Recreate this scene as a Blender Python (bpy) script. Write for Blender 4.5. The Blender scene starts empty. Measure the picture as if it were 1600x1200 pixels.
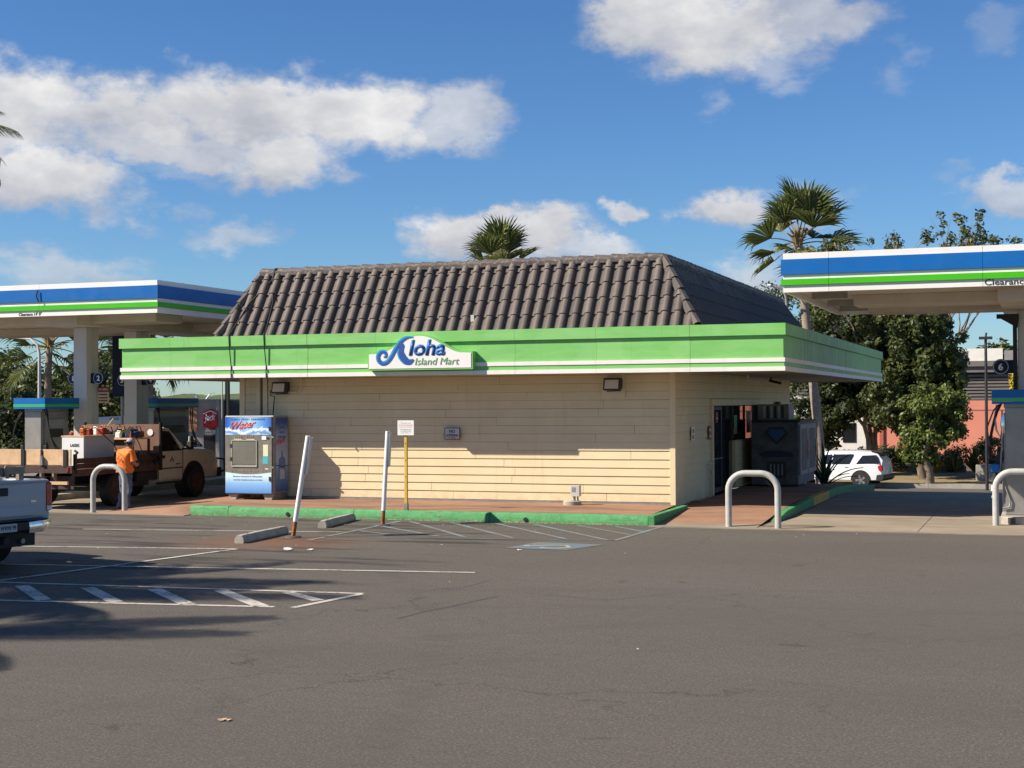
import bpy, bmesh, math, random
from math import radians as R, sin, cos, pi, sqrt, atan2
from mathutils import Matrix, Vector, noise
random.seed(7)
SC = bpy.context.scene
COL = SC.collection
# ------------------------------------------------------------------ camera
cam_d = bpy.data.cameras.new('camera')
cam = bpy.data.objects.new('camera', cam_d); COL.objects.link(cam)
cam.location = (0, 0, 2.45)
cam.rotation_euler = (1.583876, 0.005991, 0.346548)
cam_d.sensor_width = 36.0; cam_d.lens = 51.525
cam_d.clip_start = 0.1; cam_d.clip_end = 3000
SC.camera = cam
# ------------------------------------------------------------------ light
SUN = Vector((1.95, 1.2, -1.85)).normalized()          # direction the light travels
ELEV = math.asin(-SUN.z)
world = bpy.data.worlds.new('World'); SC.world = world; world.use_nodes = True
sd = bpy.data.lights.new('sun', 'SUN'); sd.energy = 5.0; sd.angle = R(0.5); sd.color = (1.0, 0.90, 0.76)
sun = bpy.data.objects.new('sun', sd); COL.objects.link(sun)
sun.rotation_euler = SUN.to_track_quat('-Z', 'Y').to_euler()
SC.view_settings.view_transform = 'Standard'
try: SC.view_settings.look = 'None'
except Exception: pass
SC.view_settings.exposure = 0.72; SC.view_settings.gamma = 1.0
SC.view_settings.use_curve_mapping = False
SC.cycles.max_bounces = 6
SC.cycles.diffuse_bounces = 3


class NT:
    def __init__(s, tree): s.t = tree; s.n = tree.nodes; s.l = tree.links
    def new(s, typ, **kw):
        n = s.n.new(typ)
        for k, v in kw.items(): setattr(n, k, v)
        return n
    def inp(s, sock, v):
        if v is None: return
        if hasattr(v, 'is_linked') or hasattr(v, 'links'): s.l.new(v, sock)
        else: sock.default_value = v
    def math(s, op, a, b=None, c=None, clamp=False):
        n = s.new('ShaderNodeMath', operation=op); n.use_clamp = clamp
        s.inp(n.inputs[0], a); s.inp(n.inputs[1], b); s.inp(n.inputs[2], c)
        return n.outputs[0]
    def vmath(s, op, a, b=None):
        n = s.new('ShaderNodeVectorMath', operation=op)
        s.inp(n.inputs[0], a); s.inp(n.inputs[1], b)
        return n.outputs['Value'] if op in ('LENGTH', 'DOT_PRODUCT') else n.outputs[0]
    def rng(s, v, a, b, c=0.0, d=1.0, smooth=False):
        n = s.new('ShaderNodeMapRange'); n.clamp = True
        if smooth: n.interpolation_type = 'SMOOTHSTEP'
        s.inp(n.inputs[0], v)
        for i, q in enumerate((a, b, c, d)): s.inp(n.inputs[i + 1], q)
        return n.outputs[0]
    def mix(s, f, a, b, typ='MIX'):
        n = s.new('ShaderNodeMix', data_type='RGBA', blend_type=typ)
        s.inp(n.inputs[0], f); s.inp(n.inputs[6], a); s.inp(n.inputs[7], b)
        return n.outputs[2]
    def noise(s, vec, scale, detail=2.0, rough=0.5, dist=0.0, color=False):
        n = s.new('ShaderNodeTexNoise'); s.inp(n.inputs['Vector'], vec)
        n.inputs['Scale'].default_value = scale; n.inputs['Detail'].default_value = detail
        n.inputs['Roughness'].default_value = rough; n.inputs['Distortion'].default_value = dist
        return n.outputs[1] if color else n.outputs[0]
    def ramp(s, f, stops):
        n = s.new('ShaderNodeValToRGB'); cr = n.color_ramp
        while len(cr.elements) < len(stops): cr.elements.new(0.5)
        for e, (p, c) in zip(cr.elements, stops): e.position = p; e.color = c if len(c) == 4 else (*c, 1)
        s.inp(n.inputs[0], f); return n.outputs[0]
    def sep(s, v):
        n = s.new('ShaderNodeSeparateXYZ'); s.inp(n.inputs[0], v); return n.outputs
    def comb(s, x, y, z=0.0):
        n = s.new('ShaderNodeCombineXYZ'); s.inp(n.inputs[0], x); s.inp(n.inputs[1], y); s.inp(n.inputs[2], z); return n.outputs[0]


def C4(c): return (c[0], c[1], c[2], 1.0)

# ---- sky with fair-weather cumulus, laid out by azimuth / elevation
def build_world():
    t = NT(world.node_tree); t.n.clear()
    out = t.new('ShaderNodeOutputWorld'); bg = t.new('ShaderNodeBackground')
    sky = t.new('ShaderNodeTexSky', sky_type='NISHITA')
    sky.sun_disc = False; sky.sun_elevation = ELEV
    sky.sun_rotation = atan2(-SUN.x, -SUN.y)
    sky.altitude = 20; sky.air_density = 1.0; sky.dust_density = 0.05; sky.ozone_density = 3.0
    STR = 0.052
    g = t.new('ShaderNodeTexCoord').outputs['Generated']
    x, y, z = t.sep(g)
    az = t.math('ARCTAN2', x, y); el = t.math('ARCSINE', z)
    uv = t.comb(az, el, 0.0)
    w1 = t.noise(t.vmath('MULTIPLY', uv, (1.0, 1.5, 1.0)), 9.0, 3.0, 0.55, color=True)
    w2 = t.noise(t.vmath('MULTIPLY', uv, (1.0, 1.4, 1.0)), 34.0, 6.0, 0.60, color=True)
    o1 = t.vmath('MULTIPLY', t.vmath('SUBTRACT', w1, (0.5, 0.5, 0.5)), (0.085, 0.05, 0))
    o2 = t.vmath('MULTIPLY', t.vmath('SUBTRACT', w2, (0.5, 0.5, 0.5)), (0.05, 0.038, 0))
    p = t.vmath('ADD', t.vmath('ADD', uv, o1), o2)
    # each cloud: azimuth, elevation, half width, half height, opacity
    dens = None; shade = None
    er = t.math('MULTIPLY', t.math('SUBTRACT', t.noise(t.vmath('MULTIPLY', uv, (1.0, 1.5, 1.0)), 22.0, 9.0, 0.62), 0.5), 1.25)
    er2 = t.math('MULTIPLY', t.math('SUBTRACT', t.noise(t.vmath('MULTIPLY', uv, (1.0, 2.6, 1.0)), 14.0, 9.0, 0.68), 0.5), 2.6)
    for (a, e, ra, re, op) in CLOUDS:
        q = t.vmath('MULTIPLY', t.vmath('SUBTRACT', p, (a, e, 0)), (1 / ra, 1 / re, 0))
        L = t.math('ADD', t.vmath('LENGTH', q), er if op > .7 else er2)
        d = t.rng(L, 1.18, 0.48 if op > .7 else 0.05, 0.0, op, True)
        # underside is greyer than the lit top
        sh = t.math('MULTIPLY_ADD', t.sep(q)[1], 0.5, 0.5, clamp=True)
        sw = t.math('MULTIPLY', sh, d)
        dens = d if dens is None else t.math('MAXIMUM', dens, d)
        shade = sw if shade is None else t.math('MAXIMUM', shade, sw)
    # the same broken cloud carries on round the rest of the sky
    gn = t.noise(t.vmath('MULTIPLY', g, (1.0, 1.0, 2.6)), 2.6, 7.0, 0.55)
    gd = t.rng(gn, 0.57, 0.68, 0.0, 0.85, True)
    off = t.rng(t.math('ABSOLUTE', t.math('ADD', az, 0.347)), 0.40, 0.62, 0.0, 1.0, True)
    high = t.rng(el, 0.30, 0.42, 0.0, 1.0, True)
    gd = t.math('MULTIPLY', gd, t.math('MAXIMUM', off, high))
    gd = t.math('MULTIPLY', gd, t.rng(el, 0.0, 0.08, 0.0, 1.0))
    dens = t.math('MAXIMUM', dens, gd)
    shade = t.math('MAXIMUM', shade, t.math('MULTIPLY', gd, 0.6))
    tex = t.noise(t.vmath('MULTIPLY', uv, (1.0, 1.6, 1.0)), 30.0, 8.0, 0.60)
    big = t.noise(t.vmath('MULTIPLY', uv, (1.0, 1.8, 1.0)), 10.0, 4.0, 0.5)
    sv = t.math('ADD', t.math('MULTIPLY_ADD', shade, 0.50, 0.13), t.math('MULTIPLY', t.math('SUBTRACT', tex, 0.5), 0.9))
    sv = t.math('ADD', sv, t.math('MULTIPLY', t.math('SUBTRACT', big, 0.52), 1.7))
    ccol = t.ramp(sv, [(0.0, (0.29, 0.305, 0.345)), (0.42, (0.42, 0.425, 0.44)), (0.95, (0.64, 0.62, 0.60))])
    skyc = t.vmath('SCALE', sky.outputs[0]); skyc.node.inputs[3].default_value = STR
    hs = t.new('ShaderNodeHueSaturation'); t.l.new(skyc, hs.inputs['Color'])
    hs.inputs['Saturation'].default_value = SKY_SAT; hs.inputs['Value'].default_value = SKY_VAL
    skyt = t.vmath('MULTIPLY', hs.outputs[0], (0.78, 1.05, 1.36))
    col = t.mix(dens, skyt, ccol)
    t.l.new(col, bg.inputs[0]); bg.inputs[1].default_value = 1.0
    t.l.new(bg.outputs[0], out.inputs[0])
    world.cycles.sampling_method = 'MANUAL'; world.cycles.sample_map_resolution = 512

SKY_SAT, SKY_VAL = 1.12, 1.0
CLOUDS = [(-0.6745,0.1942,0.0668,0.0314,1.00), (-0.6064,0.1945,0.0579,0.0288,1.00), (-0.5272,0.1987,0.0846,0.0314,1.00),
          (-0.4522,0.1949,0.0668,0.0288,1.00), (-0.4975,0.1659,0.0531,0.0227,1.00), (-0.6588,0.1465,0.0662,0.0240,1.00),
          (-0.3891,0.1924,0.0423,0.0210,0.75), (-0.7171,0.1638,0.0620,0.0480,1.00), (-0.5817,0.1762,0.0710,0.0175,0.90),
          (-0.5881,0.1302,0.0203,0.0148,0.55), (-0.5318,0.1124,0.0352,0.0114,0.60), (-0.5561,0.1310,0.0150,0.0079,0.30),
          (-0.5797,0.1584,0.0354,0.0087,0.35), (-0.6470,0.0892,0.0614,0.0148,0.60), (-0.3895,0.1168,0.0396,0.0183,1.00),
          (-0.3240,0.1165,0.0506,0.0192,1.00), (-0.2848,0.1031,0.0307,0.0114,0.80), (-0.3545,0.1245,0.0440,0.0114,1.00),
          (-0.2542,0.1302,0.0211,0.0083,0.85), (-0.1947,0.1281,0.0264,0.0162,1.00), (-0.1579,0.1177,0.0220,0.0122,0.50),
          (-0.2619,0.2577,0.0406,0.0262,1.00), (-0.2057,0.2558,0.0767,0.0341,1.00), (-0.1461,0.2550,0.0496,0.0262,0.80),
          (-0.1675,0.2284,0.0403,0.0166,0.50), (-0.1507,0.2153,0.0201,0.0105,0.35), (-0.2126,0.2012,0.0160,0.0131,0.32),
          (-0.0883,0.2193,0.0161,0.0131,0.22), (-0.0820,0.2350,0.0135,0.0105,0.20), (-0.0130,0.1336,0.0375,0.0122,0.75),
          (-0.0296,0.2489,0.0180,0.0148,0.25), (-0.1836,0.0808,0.0329,0.0148,0.70), (-0.0565,0.1440,0.0176,0.0061,0.20),
          (-0.1387,0.1391,0.0265,0.0087,0.25)]
build_world()

# ------------------------------------------------------------------ materials
MATS = {}
def mat(name, col, rough=0.7, metal=0.0, var=0.12, vs=2.0, bump=0.0, bs=40.0, dirt=0.0, spec=0.4, coat=0.0):
    if name in MATS: return MATS[name]
    m = bpy.data.materials.new(name); m.use_nodes = True; MATS[name] = m
    t = NT(m.node_tree); b = t.n['Principled BSDF']
    pos = t.new('ShaderNodeNewGeometry').outputs['Position']
    n1 = t.noise(pos, vs, 5.0, 0.6)
    c = t.mix(t.rng(n1, 0.3, 0.7), C4([k * (1 - var) for k in col]), C4([min(1, k * (1 + var)) for k in col]))
    if dirt > 0:
        st = t.noise(t.vmath('MULTIPLY', pos, (3.0, 3.0, 0.5)), 1.6, 6.0, 0.65)
        c = t.mix(t.rng(st, 0.52, 0.75, 0.0, dirt), c, C4([k * 0.45 + 0.01 for k in col]))
    t.l.new(c, b.inputs['Base Color'])
    b.inputs['Metallic'].default_value = metal
    b.inputs['Specular IOR Level'].default_value = spec
    b.inputs['Coat Weight'].default_value = coat
    rn = t.rng(t.noise(pos, vs * 3, 3.0), 0.3, 0.7, max(0.02, rough - 0.08), min(1, rough + 0.08))
    t.l.new(rn, b.inputs['Roughness'])
    if bump > 0:
        bp = t.new('ShaderNodeBump'); bp.inputs['Strength'].default_value = bump; bp.inputs['Distance'].default_value = 0.01
        t.l.new(t.noise(pos, bs, 4.0, 0.6), bp.inputs['Height']); t.l.new(bp.outputs[0], b.inputs['Normal'])
    return m

def custom(name):
    m = bpy.data.materials.new(name); m.use_nodes = True; MATS[name] = m
    t = NT(m.node_tree); return m, t, t.n['Principled BSDF']

def m_asphalt():
    m, t, b = custom('asphalt')
    pos = t.new('ShaderNodeNewGeometry').outputs['Position']
    px, py, pz = t.sep(pos)
    fine = t.noise(pos, 95.0, 3.0, 0.7)
    grit = t.noise(pos, 260.0, 2.0, 0.6)
    mid = t.noise(pos, 6.0, 6.0, 0.65)
    big = t.noise(t.vmath('MULTIPLY', pos, (0.35, 1.0, 1.0)), 0.35, 5.0, 0.6)
    c = t.mix(t.rng(big, 0.3, 0.7), C4((0.158, 0.141, 0.118)), C4((0.212, 0.189, 0.158)))
    c = t.mix(t.rng(mid, 0.35, 0.72, 0, 0.35), c, C4((0.135, 0.116, 0.095)))
    co = t.noise(pos, 38.0, 3.0, 0.7)
    c = t.mix(t.rng(co, 0.36, 0.60, 0.85, 0.0), c, C4((0.075, 0.066, 0.055)))
    c = t.mix(t.rng(co, 0.56, 0.72, 0.0, 0.65), c, C4((0.36, 0.32, 0.265)))
    c = t.mix(t.rng(fine, 0.40, 0.62, 0.75, 0.0), c, C4((0.075, 0.065, 0.055)))
    c = t.mix(t.rng(fine, 0.58, 0.72, 0.0, 0.6), c, C4((0.25, 0.215, 0.18)))
    vo = t.new('ShaderNodeTexVoronoi'); vo.inputs['Scale'].default_value = 55.0; t.l.new(pos, vo.inputs['Vector'])
    pale = t.math('MULTIPLY', t.rng(vo.outputs['Distance'], 0.22, 0.12), t.rng(t.sep(vo.outputs['Color'])[0], 0.82, 0.9))
    c = t.mix(t.math('MULTIPLY', pale, 0.7), c, C4((0.33, 0.29, 0.24)))
    # oil and tyre stains stretched along the stalls
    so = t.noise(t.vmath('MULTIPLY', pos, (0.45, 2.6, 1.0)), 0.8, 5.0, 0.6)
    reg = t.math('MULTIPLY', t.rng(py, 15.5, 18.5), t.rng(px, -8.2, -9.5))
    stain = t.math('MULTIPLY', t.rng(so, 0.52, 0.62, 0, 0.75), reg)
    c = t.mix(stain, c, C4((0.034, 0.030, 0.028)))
    # oil drips, hair cracks, worn wheel tracks, a resurfaced strip
    v2 = t.new('ShaderNodeTexVoronoi'); v2.inputs['Scale'].default_value = 1.1; t.l.new(t.vmath('ADD', pos, t.vmath('SCALE', t.noise(pos, 5.0, 3.0, 0.6, color=True))), v2.inputs['Vector'])
    drip = t.math('MULTIPLY', t.rng(v2.outputs['Distance'], 0.17, 0.06), t.rng(t.sep(v2.outputs['Color'])[1], 0.72, 0.80))
    c = t.mix(t.math('MULTIPLY', drip, 0.55), c, C4((0.045, 0.04, 0.036)))
    v3 = t.new('ShaderNodeTexVoronoi', feature='DISTANCE_TO_EDGE'); v3.inputs['Scale'].default_value = 0.30
    t.l.new(t.vmath('ADD', pos, t.vmath('MULTIPLY', t.noise(pos, 1.3, 6.0, 0.65, color=True), (1.3, 1.3, 0.0))), v3.inputs['Vector'])
    hair = t.math('MULTIPLY', t.rng(v3.outputs['Distance'], 0.0045, 0.001), t.rng(t.noise(pos, 0.22, 3.0), 0.47, 0.60))
    c = t.mix(t.math('MULTIPLY', hair, 0.75), c, C4((0.04, 0.036, 0.032)))
    for (ccx, ccy, rad_) in ((6.0, 2.0, 15.5), (-30.0, 4.0, 24.5), (2.0, -6.0, 24.0)):
        rr_ = t.vmath('LENGTH', t.vmath('SUBTRACT', t.vmath('MULTIPLY', pos, (1, 1, 0)), (ccx, ccy, 0)))
        for dd_ in (0.0, 1.6):
            band = t.rng(t.math('ABSOLUTE', t.math('SUBTRACT', rr_, rad_ + dd_)), 0.30, 0.05, 0.0, 1.0, True)
            c = t.mix(t.math('MULTIPLY', band, t.rng(t.noise(t.vmath('MULTIPLY', pos, (0.5, 2.0, 1.0)), 0.6, 5.0, 0.7), 0.42, 0.62, 0.0, 0.30)), c, C4((0.085, 0.076, 0.068)))
    pl = t.math('ADD', t.math('MULTIPLY', px, 0.42), py)
    pl = t.math('ADD', pl, t.math('MULTIPLY', t.math('SUBTRACT', t.noise(pos, 2.0, 4.0), 0.5), 0.12))
    strip = t.math('MULTIPLY', t.rng(pl, 14.2, 14.26), t.rng(pl, 17.3, 17.24)); strip = t.math('MULTIPLY', strip, t.rng(px, -5.0, -4.2))
    c = t.mix(t.math('MULTIPLY', strip, 0.22), c, C4((0.11, 0.10, 0.09)))
    # rusty earth round the leaning posts
    ed = t.vmath('LENGTH', t.vmath('MULTIPLY', t.vmath('SUBTRACT', pos, (-13.0, 23.2, 0)), (0.55, 0.62, 0)))
    en = t.noise(pos, 2.2, 5.0, 0.6)
    c = t.mix(t.math('MULTIPLY', t.rng(t.math('ADD', ed, t.math('MULTIPLY', en, 1.2)), 1.75, 0.7, 0, 0.75), 1.0), c, C4((0.20, 0.095, 0.05)))
    # long faint sealer joints
    for (ang, offs, w, k) in ((0.62, 3.1, 0.02, 0.5), (-0.15, 12.4, 0.03, 0.35)):
        ln = t.math('ABSOLUTE', t.math('ADD', t.math('ADD', t.math('MULTIPLY', px, sin(ang)), t.math('MULTIPLY', py, -cos(ang))), offs + 0.0))
        ln = t.math('ADD', ln, t.math('MULTIPLY', t.math('SUBTRACT', t.noise(pos, 0.9, 4.0), 0.5), 0.6))
        ln = t.math('MULTIPLY', t.rng(t.math('ABSOLUTE', ln), w, 0.0, 0, k), t.rng(t.noise(pos, 0.4, 2.0), 0.45, 0.6))
        c = t.mix(ln, c, C4((0.04, 0.036, 0.033)))
    t.l.new(c, b.inputs['Base Color'])
    t.l.new(t.rng(mid, 0.3, 0.7, 0.78, 0.95), b.inputs['Roughness'])
    b.inputs['Specular IOR Level'].default_value = 0.25
    bp = t.new('ShaderNodeBump'); bp.inputs['Strength'].default_value = 0.8; bp.inputs['Distance'].default_value = 0.008
    t.l.new(t.math('ADD', fine, grit), bp.inputs['Height']); t.l.new(bp.outputs[0], b.inputs['Normal'])
    return m
ASPHALT = m_asphalt()

def m_stained(name, c0, c1, cs, scale, st, bump=0.4):
    m, t, b = custom(name)
    pos = t.new('ShaderNodeNewGeometry').outputs['Position']
    n1 = t.noise(pos, scale, 6.0, 0.6); n2 = t.noise(t.vmath('MULTIPLY', pos, (0.5, 1.6, 1)), scale * 0.45, 6.0, 0.65)
    n3 = t.noise(pos, 70.0, 3.0, 0.6)
    c = t.mix(t.rng(n1, 0.3, 0.7), C4(c0), C4(c1))
    c = t.mix(t.rng(n2, 0.48, 0.70, 0, st), c, C4(cs))
    c = t.mix(t.rng(n3, 0.35, 0.7, 0.25, 0.0), c, C4([k * 0.5 for k in c0]))
    t.l.new(c, b.inputs['Base Color']); b.inputs['Roughness'].default_value = 0.88; b.inputs['Specular IOR Level'].default_value = 0.25
    bp = t.new('ShaderNodeBump'); bp.inputs['Strength'].default_value = bump; bp.inputs['Distance'].default_value = 0.006
    t.l.new(t.math('ADD', n3, n1), bp.inputs['Height']); t.l.new(bp.outputs[0], b.inputs['Normal'])
    return m
APRON = m_stained('apron_concrete', (0.27, 0.225, 0.165), (0.36, 0.30, 0.225), (0.15, 0.12, 0.09), 1.3, 0.6)
WALK = m_stained('red_sidewalk', (0.30, 0.165, 0.100), (0.37, 0.215, 0.140), (0.13, 0.085, 0.06), 1.6, 0.85)
CONC = m_stained('old_concrete', (0.34, 0.31, 0.26), (0.46, 0.43, 0.37), (0.2, 0.18, 0.15), 3.0, 0.5)
GRASSD = m_stained('dry_grass_soil', (0.24, 0.18, 0.09), (0.32, 0.25, 0.13), (0.12, 0.10, 0.05), 2.0, 0.6)

def m_paint(name, col, wear=0.45):
    """worn thermoplastic / road paint: the asphalt shows through"""
    m, t, b = custom(name)
    pos = t.new('ShaderNodeNewGeometry').outputs['Position']
    n = t.noise(pos, 14.0, 6.0, 0.7); n2 = t.noise(pos, 1.6, 3.0, 0.6)
    f = t.rng(t.math('ADD', n, t.math('MULTIPLY', n2, 0.6)), wear + 0.30, wear + 0.42)
    c = t.mix(f, C4(col), C4((0.165, 0.147, 0.122)))
    t.l.new(c, b.inputs['Base Color']); b.inputs['Roughness'].default_value = 0.85
    return m
PWHITE = m_paint('worn_white_paint', (0.50, 0.465, 0.40), 0.52)
PBLUE = m_paint('worn_blue_paint', (0.16, 0.255, 0.285), 0.41)
PBLUE2 = m_paint('blue_symbol_paint', (0.085, 0.17, 0.22), 0.44)
PWHITE2 = m_paint('symbol_white_paint', (0.42, 0.42, 0.35), 0.55)

def m_siding():
    m, t, b = custom('cream_siding')
    g = t.new('ShaderNodeNewGeometry'); pos = g.outputs['Position']
    rnd = t.new('ShaderNodeObjectInfo').outputs['Random']
    n = t.noise(pos, 1.4, 5.0, 0.6); gr = t.noise(t.vmath('MULTIPLY', pos, (0.6, 0.6, 14.0)), 9.0, 4.0, 0.6)
    c = t.mix(t.rng(n, 0.3, 0.7), C4((0.655, 0.545, 0.335)), C4((0.725, 0.610, 0.385)))
    c = t.mix(t.math('MULTIPLY', rnd, 0.12), c, C4((0.56, 0.44, 0.30)))
    zz = t.sep(pos)[2]
    low = t.math('MULTIPLY', t.rng(zz, 0.55, 0.18), t.rng(t.noise(pos, 5.0, 5.0, 0.7), 0.40, 0.62))
    c = t.mix(t.math('MULTIPLY', low, 0.5), c, C4((0.42, 0.27, 0.16)))
    dr = t.noise(t.vmath('MULTIPLY', pos, (5.0, 5.0, 0.35)), 1.5, 5.0, 0.6)
    c = t.mix(t.rng(dr, 0.58, 0.78, 0, 0.28), c, C4((0.40, 0.30, 0.20)))
    t.l.new(c, b.inputs['Base Color']); b.inputs['Roughness'].default_value = 0.6; b.inputs['Specular IOR Level'].default_value = 0.3
    bp = t.new('ShaderNodeBump'); bp.inputs['Strength'].default_value = 0.25; bp.inputs['Distance'].default_value = 0.004
    t.l.new(gr, bp.inputs['Height']); t.l.new(bp.outputs[0], b.inputs['Normal'])
    return m
SIDING = m_siding()

def m_green():
    m, t, b = custom('green_fascia_paint')
    pos = t.new('ShaderNodeNewGeometry').outputs['Position']
    a = t.noise(t.vmath('MULTIPLY', pos, (0.8, 0.8, 4.0)), 1.6, 6.0, 0.65)
    c = t.mix(t.rng(a, 0.3, 0.7), C4((0.165, 0.47, 0.10)), C4((0.235, 0.55, 0.16)))
    pat = t.noise(t.vmath('MULTIPLY', pos, (0.9, 0.9, 2.2)), 0.9, 2.0, 0.4)
    c = t.mix(t.rng(pat, 0.56, 0.60, 0, 0.35), c, C4((0.30, 0.58, 0.22)))
    rnd = t.new('ShaderNodeObjectInfo').outputs['Random']
    c = t.mix(t.math('MULTIPLY', rnd, 0.25), c, C4((0.15, 0.42, 0.12)))
    dr = t.noise(t.vmath('MULTIPLY', pos, (7.0, 7.0, 0.5)), 1.3, 6.0, 0.65)
    c = t.mix(t.rng(dr, 0.60, 0.78, 0, 0.30), c, C4((0.12, 0.24, 0.07)))
    # run-down mildew on the side
    mx, my, mz = t.sep(pos)
    side = t.math('MULTIPLY', t.rng(mx, -5.3, -5.1), t.math('MULTIPLY', t.rng(my, 31.0, 34.0), t.rng(my, 44.0, 40.0)))
    st = t.noise(t.vmath('MULTIPLY', pos, (6.0, 6.0, 0.4)), 1.1, 5.0, 0.6)
    c = t.mix(t.math('MULTIPLY', side, t.rng(st, 0.40, 0.60, 0.25, 0.85)), c, C4((0.10, 0.16, 0.04)))
    t.l.new(c, b.inputs['Base Color']); b.inputs['Roughness'].default_value = 0.5
    return m
GREEN = m_green()

def m_leaf(name, c0, c1, c2, trans=0.25):
    m, t, b = custom(name)
    g = t.new('ShaderNodeNewGeometry'); r = g.outputs['Random Per Island']
    n = t.noise(g.outputs['Position'], 0.8, 3.0, 0.6)
    c = t.ramp(r, [(0.0, c0), (0.55, c1), (1.0, c2)])
    c = t.mix(t.rng(n, 0.35, 0.65, 0.0, 0.45), c, C4([k * 0.6 for k in c0]))
    t.l.new(c, b.inputs['Base Color']); b.inputs['Roughness'].default_value = 0.5
    b.inputs['Specular IOR Level'].default_value = 0.35
    tr = t.new('ShaderNodeBsdfTranslucent'); t.l.new(t.mix(0.5, c, C4((0.10, 0.16, 0.02))), tr.inputs[0])
    ms = t.new('ShaderNodeMixShader'); ms.inputs[0].default_value = trans
    t.l.new(b.outputs[0], ms.inputs[1]); t.l.new(tr.outputs[0], ms.inputs[2])
    t.l.new(ms.outputs[0], t.n['Material Output'].inputs[0])
    return m
LEAF = m_leaf('leaf_mid', (0.045, 0.062, 0.018), (0.085, 0.105, 0.030), (0.155, 0.165, 0.055))
LEAFB = m_leaf('leaf_bright', (0.07, 0.105, 0.02), (0.13, 0.17, 0.035), (0.22, 0.25, 0.06))
LEAFD = m_leaf('leaf_dark', (0.028, 0.040, 0.014), (0.05, 0.066, 0.022), (0.085, 0.10, 0.035))
LEAFO = m_leaf('leaf_olive', (0.05, 0.06, 0.018), (0.10, 0.115, 0.032), (0.21, 0.20, 0.07))
PALM = m_leaf('palm_frond', (0.055, 0.075, 0.020), (0.14, 0.16, 0.045), (0.34, 0.33, 0.13), 0.25)
HILLM = m_leaf('hill_forest', (0.07, 0.10, 0.025), (0.09, 0.12, 0.03), (0.11, 0.14, 0.035), 0.0)
BARK = mat('bark', (0.17, 0.135, 0.10), 0.9, var=0.35, vs=5, bump=0.8, bs=20)
PBARK = mat('palm_bark', (0.27, 0.215, 0.165), 0.9, var=0.25, vs=6, bump=0.8, bs=14)
TWIG = mat('bare_twig', (0.22, 0.18, 0.15), 0.9, var=0.2)
PETI = mat('palm_petiole', (0.28, 0.20, 0.09), 0.7, var=0.3)

WHITE = mat('white_trim', (0.78, 0.75, 0.70), 0.55, var=0.04, vs=2, dirt=0.18)
WHITEC = mat('white_canopy_paint', (0.80, 0.77, 0.72), 0.5, var=0.03, vs=1, dirt=0.08)
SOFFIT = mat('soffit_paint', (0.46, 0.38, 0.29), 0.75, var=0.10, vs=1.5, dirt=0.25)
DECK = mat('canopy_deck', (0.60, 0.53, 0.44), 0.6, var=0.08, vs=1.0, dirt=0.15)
COLM = mat('canopy_column_paint', (0.56, 0.53, 0.50), 0.5, var=0.05, vs=1.5, dirt=0.12)
BLUE = mat('canopy_blue', (0.006, 0.125, 0.41), 0.45, var=0.06, vs=1.2, dirt=0.06, spec=0.3)
LIME = mat('canopy_green', (0.060, 0.46, 0.008), 0.45, var=0.05, vs=1.2, spec=0.3)
DLIME = mat('dispenser_green', (0.045, 0.38, 0.13), 0.35, var=0.04, spec=0.5)
NAVY = mat('navy_panel', (0.006, 0.020, 0.065), 0.7, var=0.1)
TILE = None
def m_tile():
    m, t, b = custom('roof_tile_concrete')
    pos = t.new('ShaderNodeNewGeometry').outputs['Position']
    rnd = t.new('ShaderNodeObjectInfo').outputs['Random']
    n = t.noise(pos, 3.0, 6.0, 0.65); n2 = t.noise(pos, 26.0, 4.0, 0.7)
    c = t.mix(t.rng(n, 0.3, 0.7), C4((0.098, 0.076, 0.063)), C4((0.140, 0.112, 0.094)))
    c = t.mix(t.math('MULTIPLY', t.math('POWER', rnd, 1.5), 0.8), c, C4((0.058, 0.048, 0.043)))
    lich = t.noise(t.vmath('MULTIPLY', pos, (1.2, 1.2, 0.5)), 1.8, 6.0, 0.7)
    c = t.mix(t.rng(lich, 0.56, 0.70, 0, 0.35), c, C4((0.17, 0.145, 0.125)))
    c = t.mix(t.math('MULTIPLY', t.rng(t.sep(pos)[2], 5.35, 5.55), t.rng(t.noise(pos, 12.0, 4.0, 0.7), 0.52, 0.62, 0, 0.6)), c, C4((0.26, 0.23, 0.20)))
    c = t.mix(t.rng(n2, 0.6, 0.8, 0, 0.45), c, C4((0.21, 0.18, 0.15)))
    t.l.new(c, b.inputs['Base Color']); b.inputs['Roughness'].default_value = 0.62; b.inputs['Specular IOR Level'].default_value = 0.45
    bp = t.new('ShaderNodeBump'); bp.inputs['Strength'].default_value = 0.3; bp.inputs['Distance'].default_value = 0.006
    t.l.new(n2, bp.inputs['Height']); t.l.new(bp.outputs[0], b.inputs['Normal'])
    return m
TILE = m_tile()
MORTAR = mat('mortar', (0.42, 0.38, 0.33), 0.9, var=0.2, bump=0.5)
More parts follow.
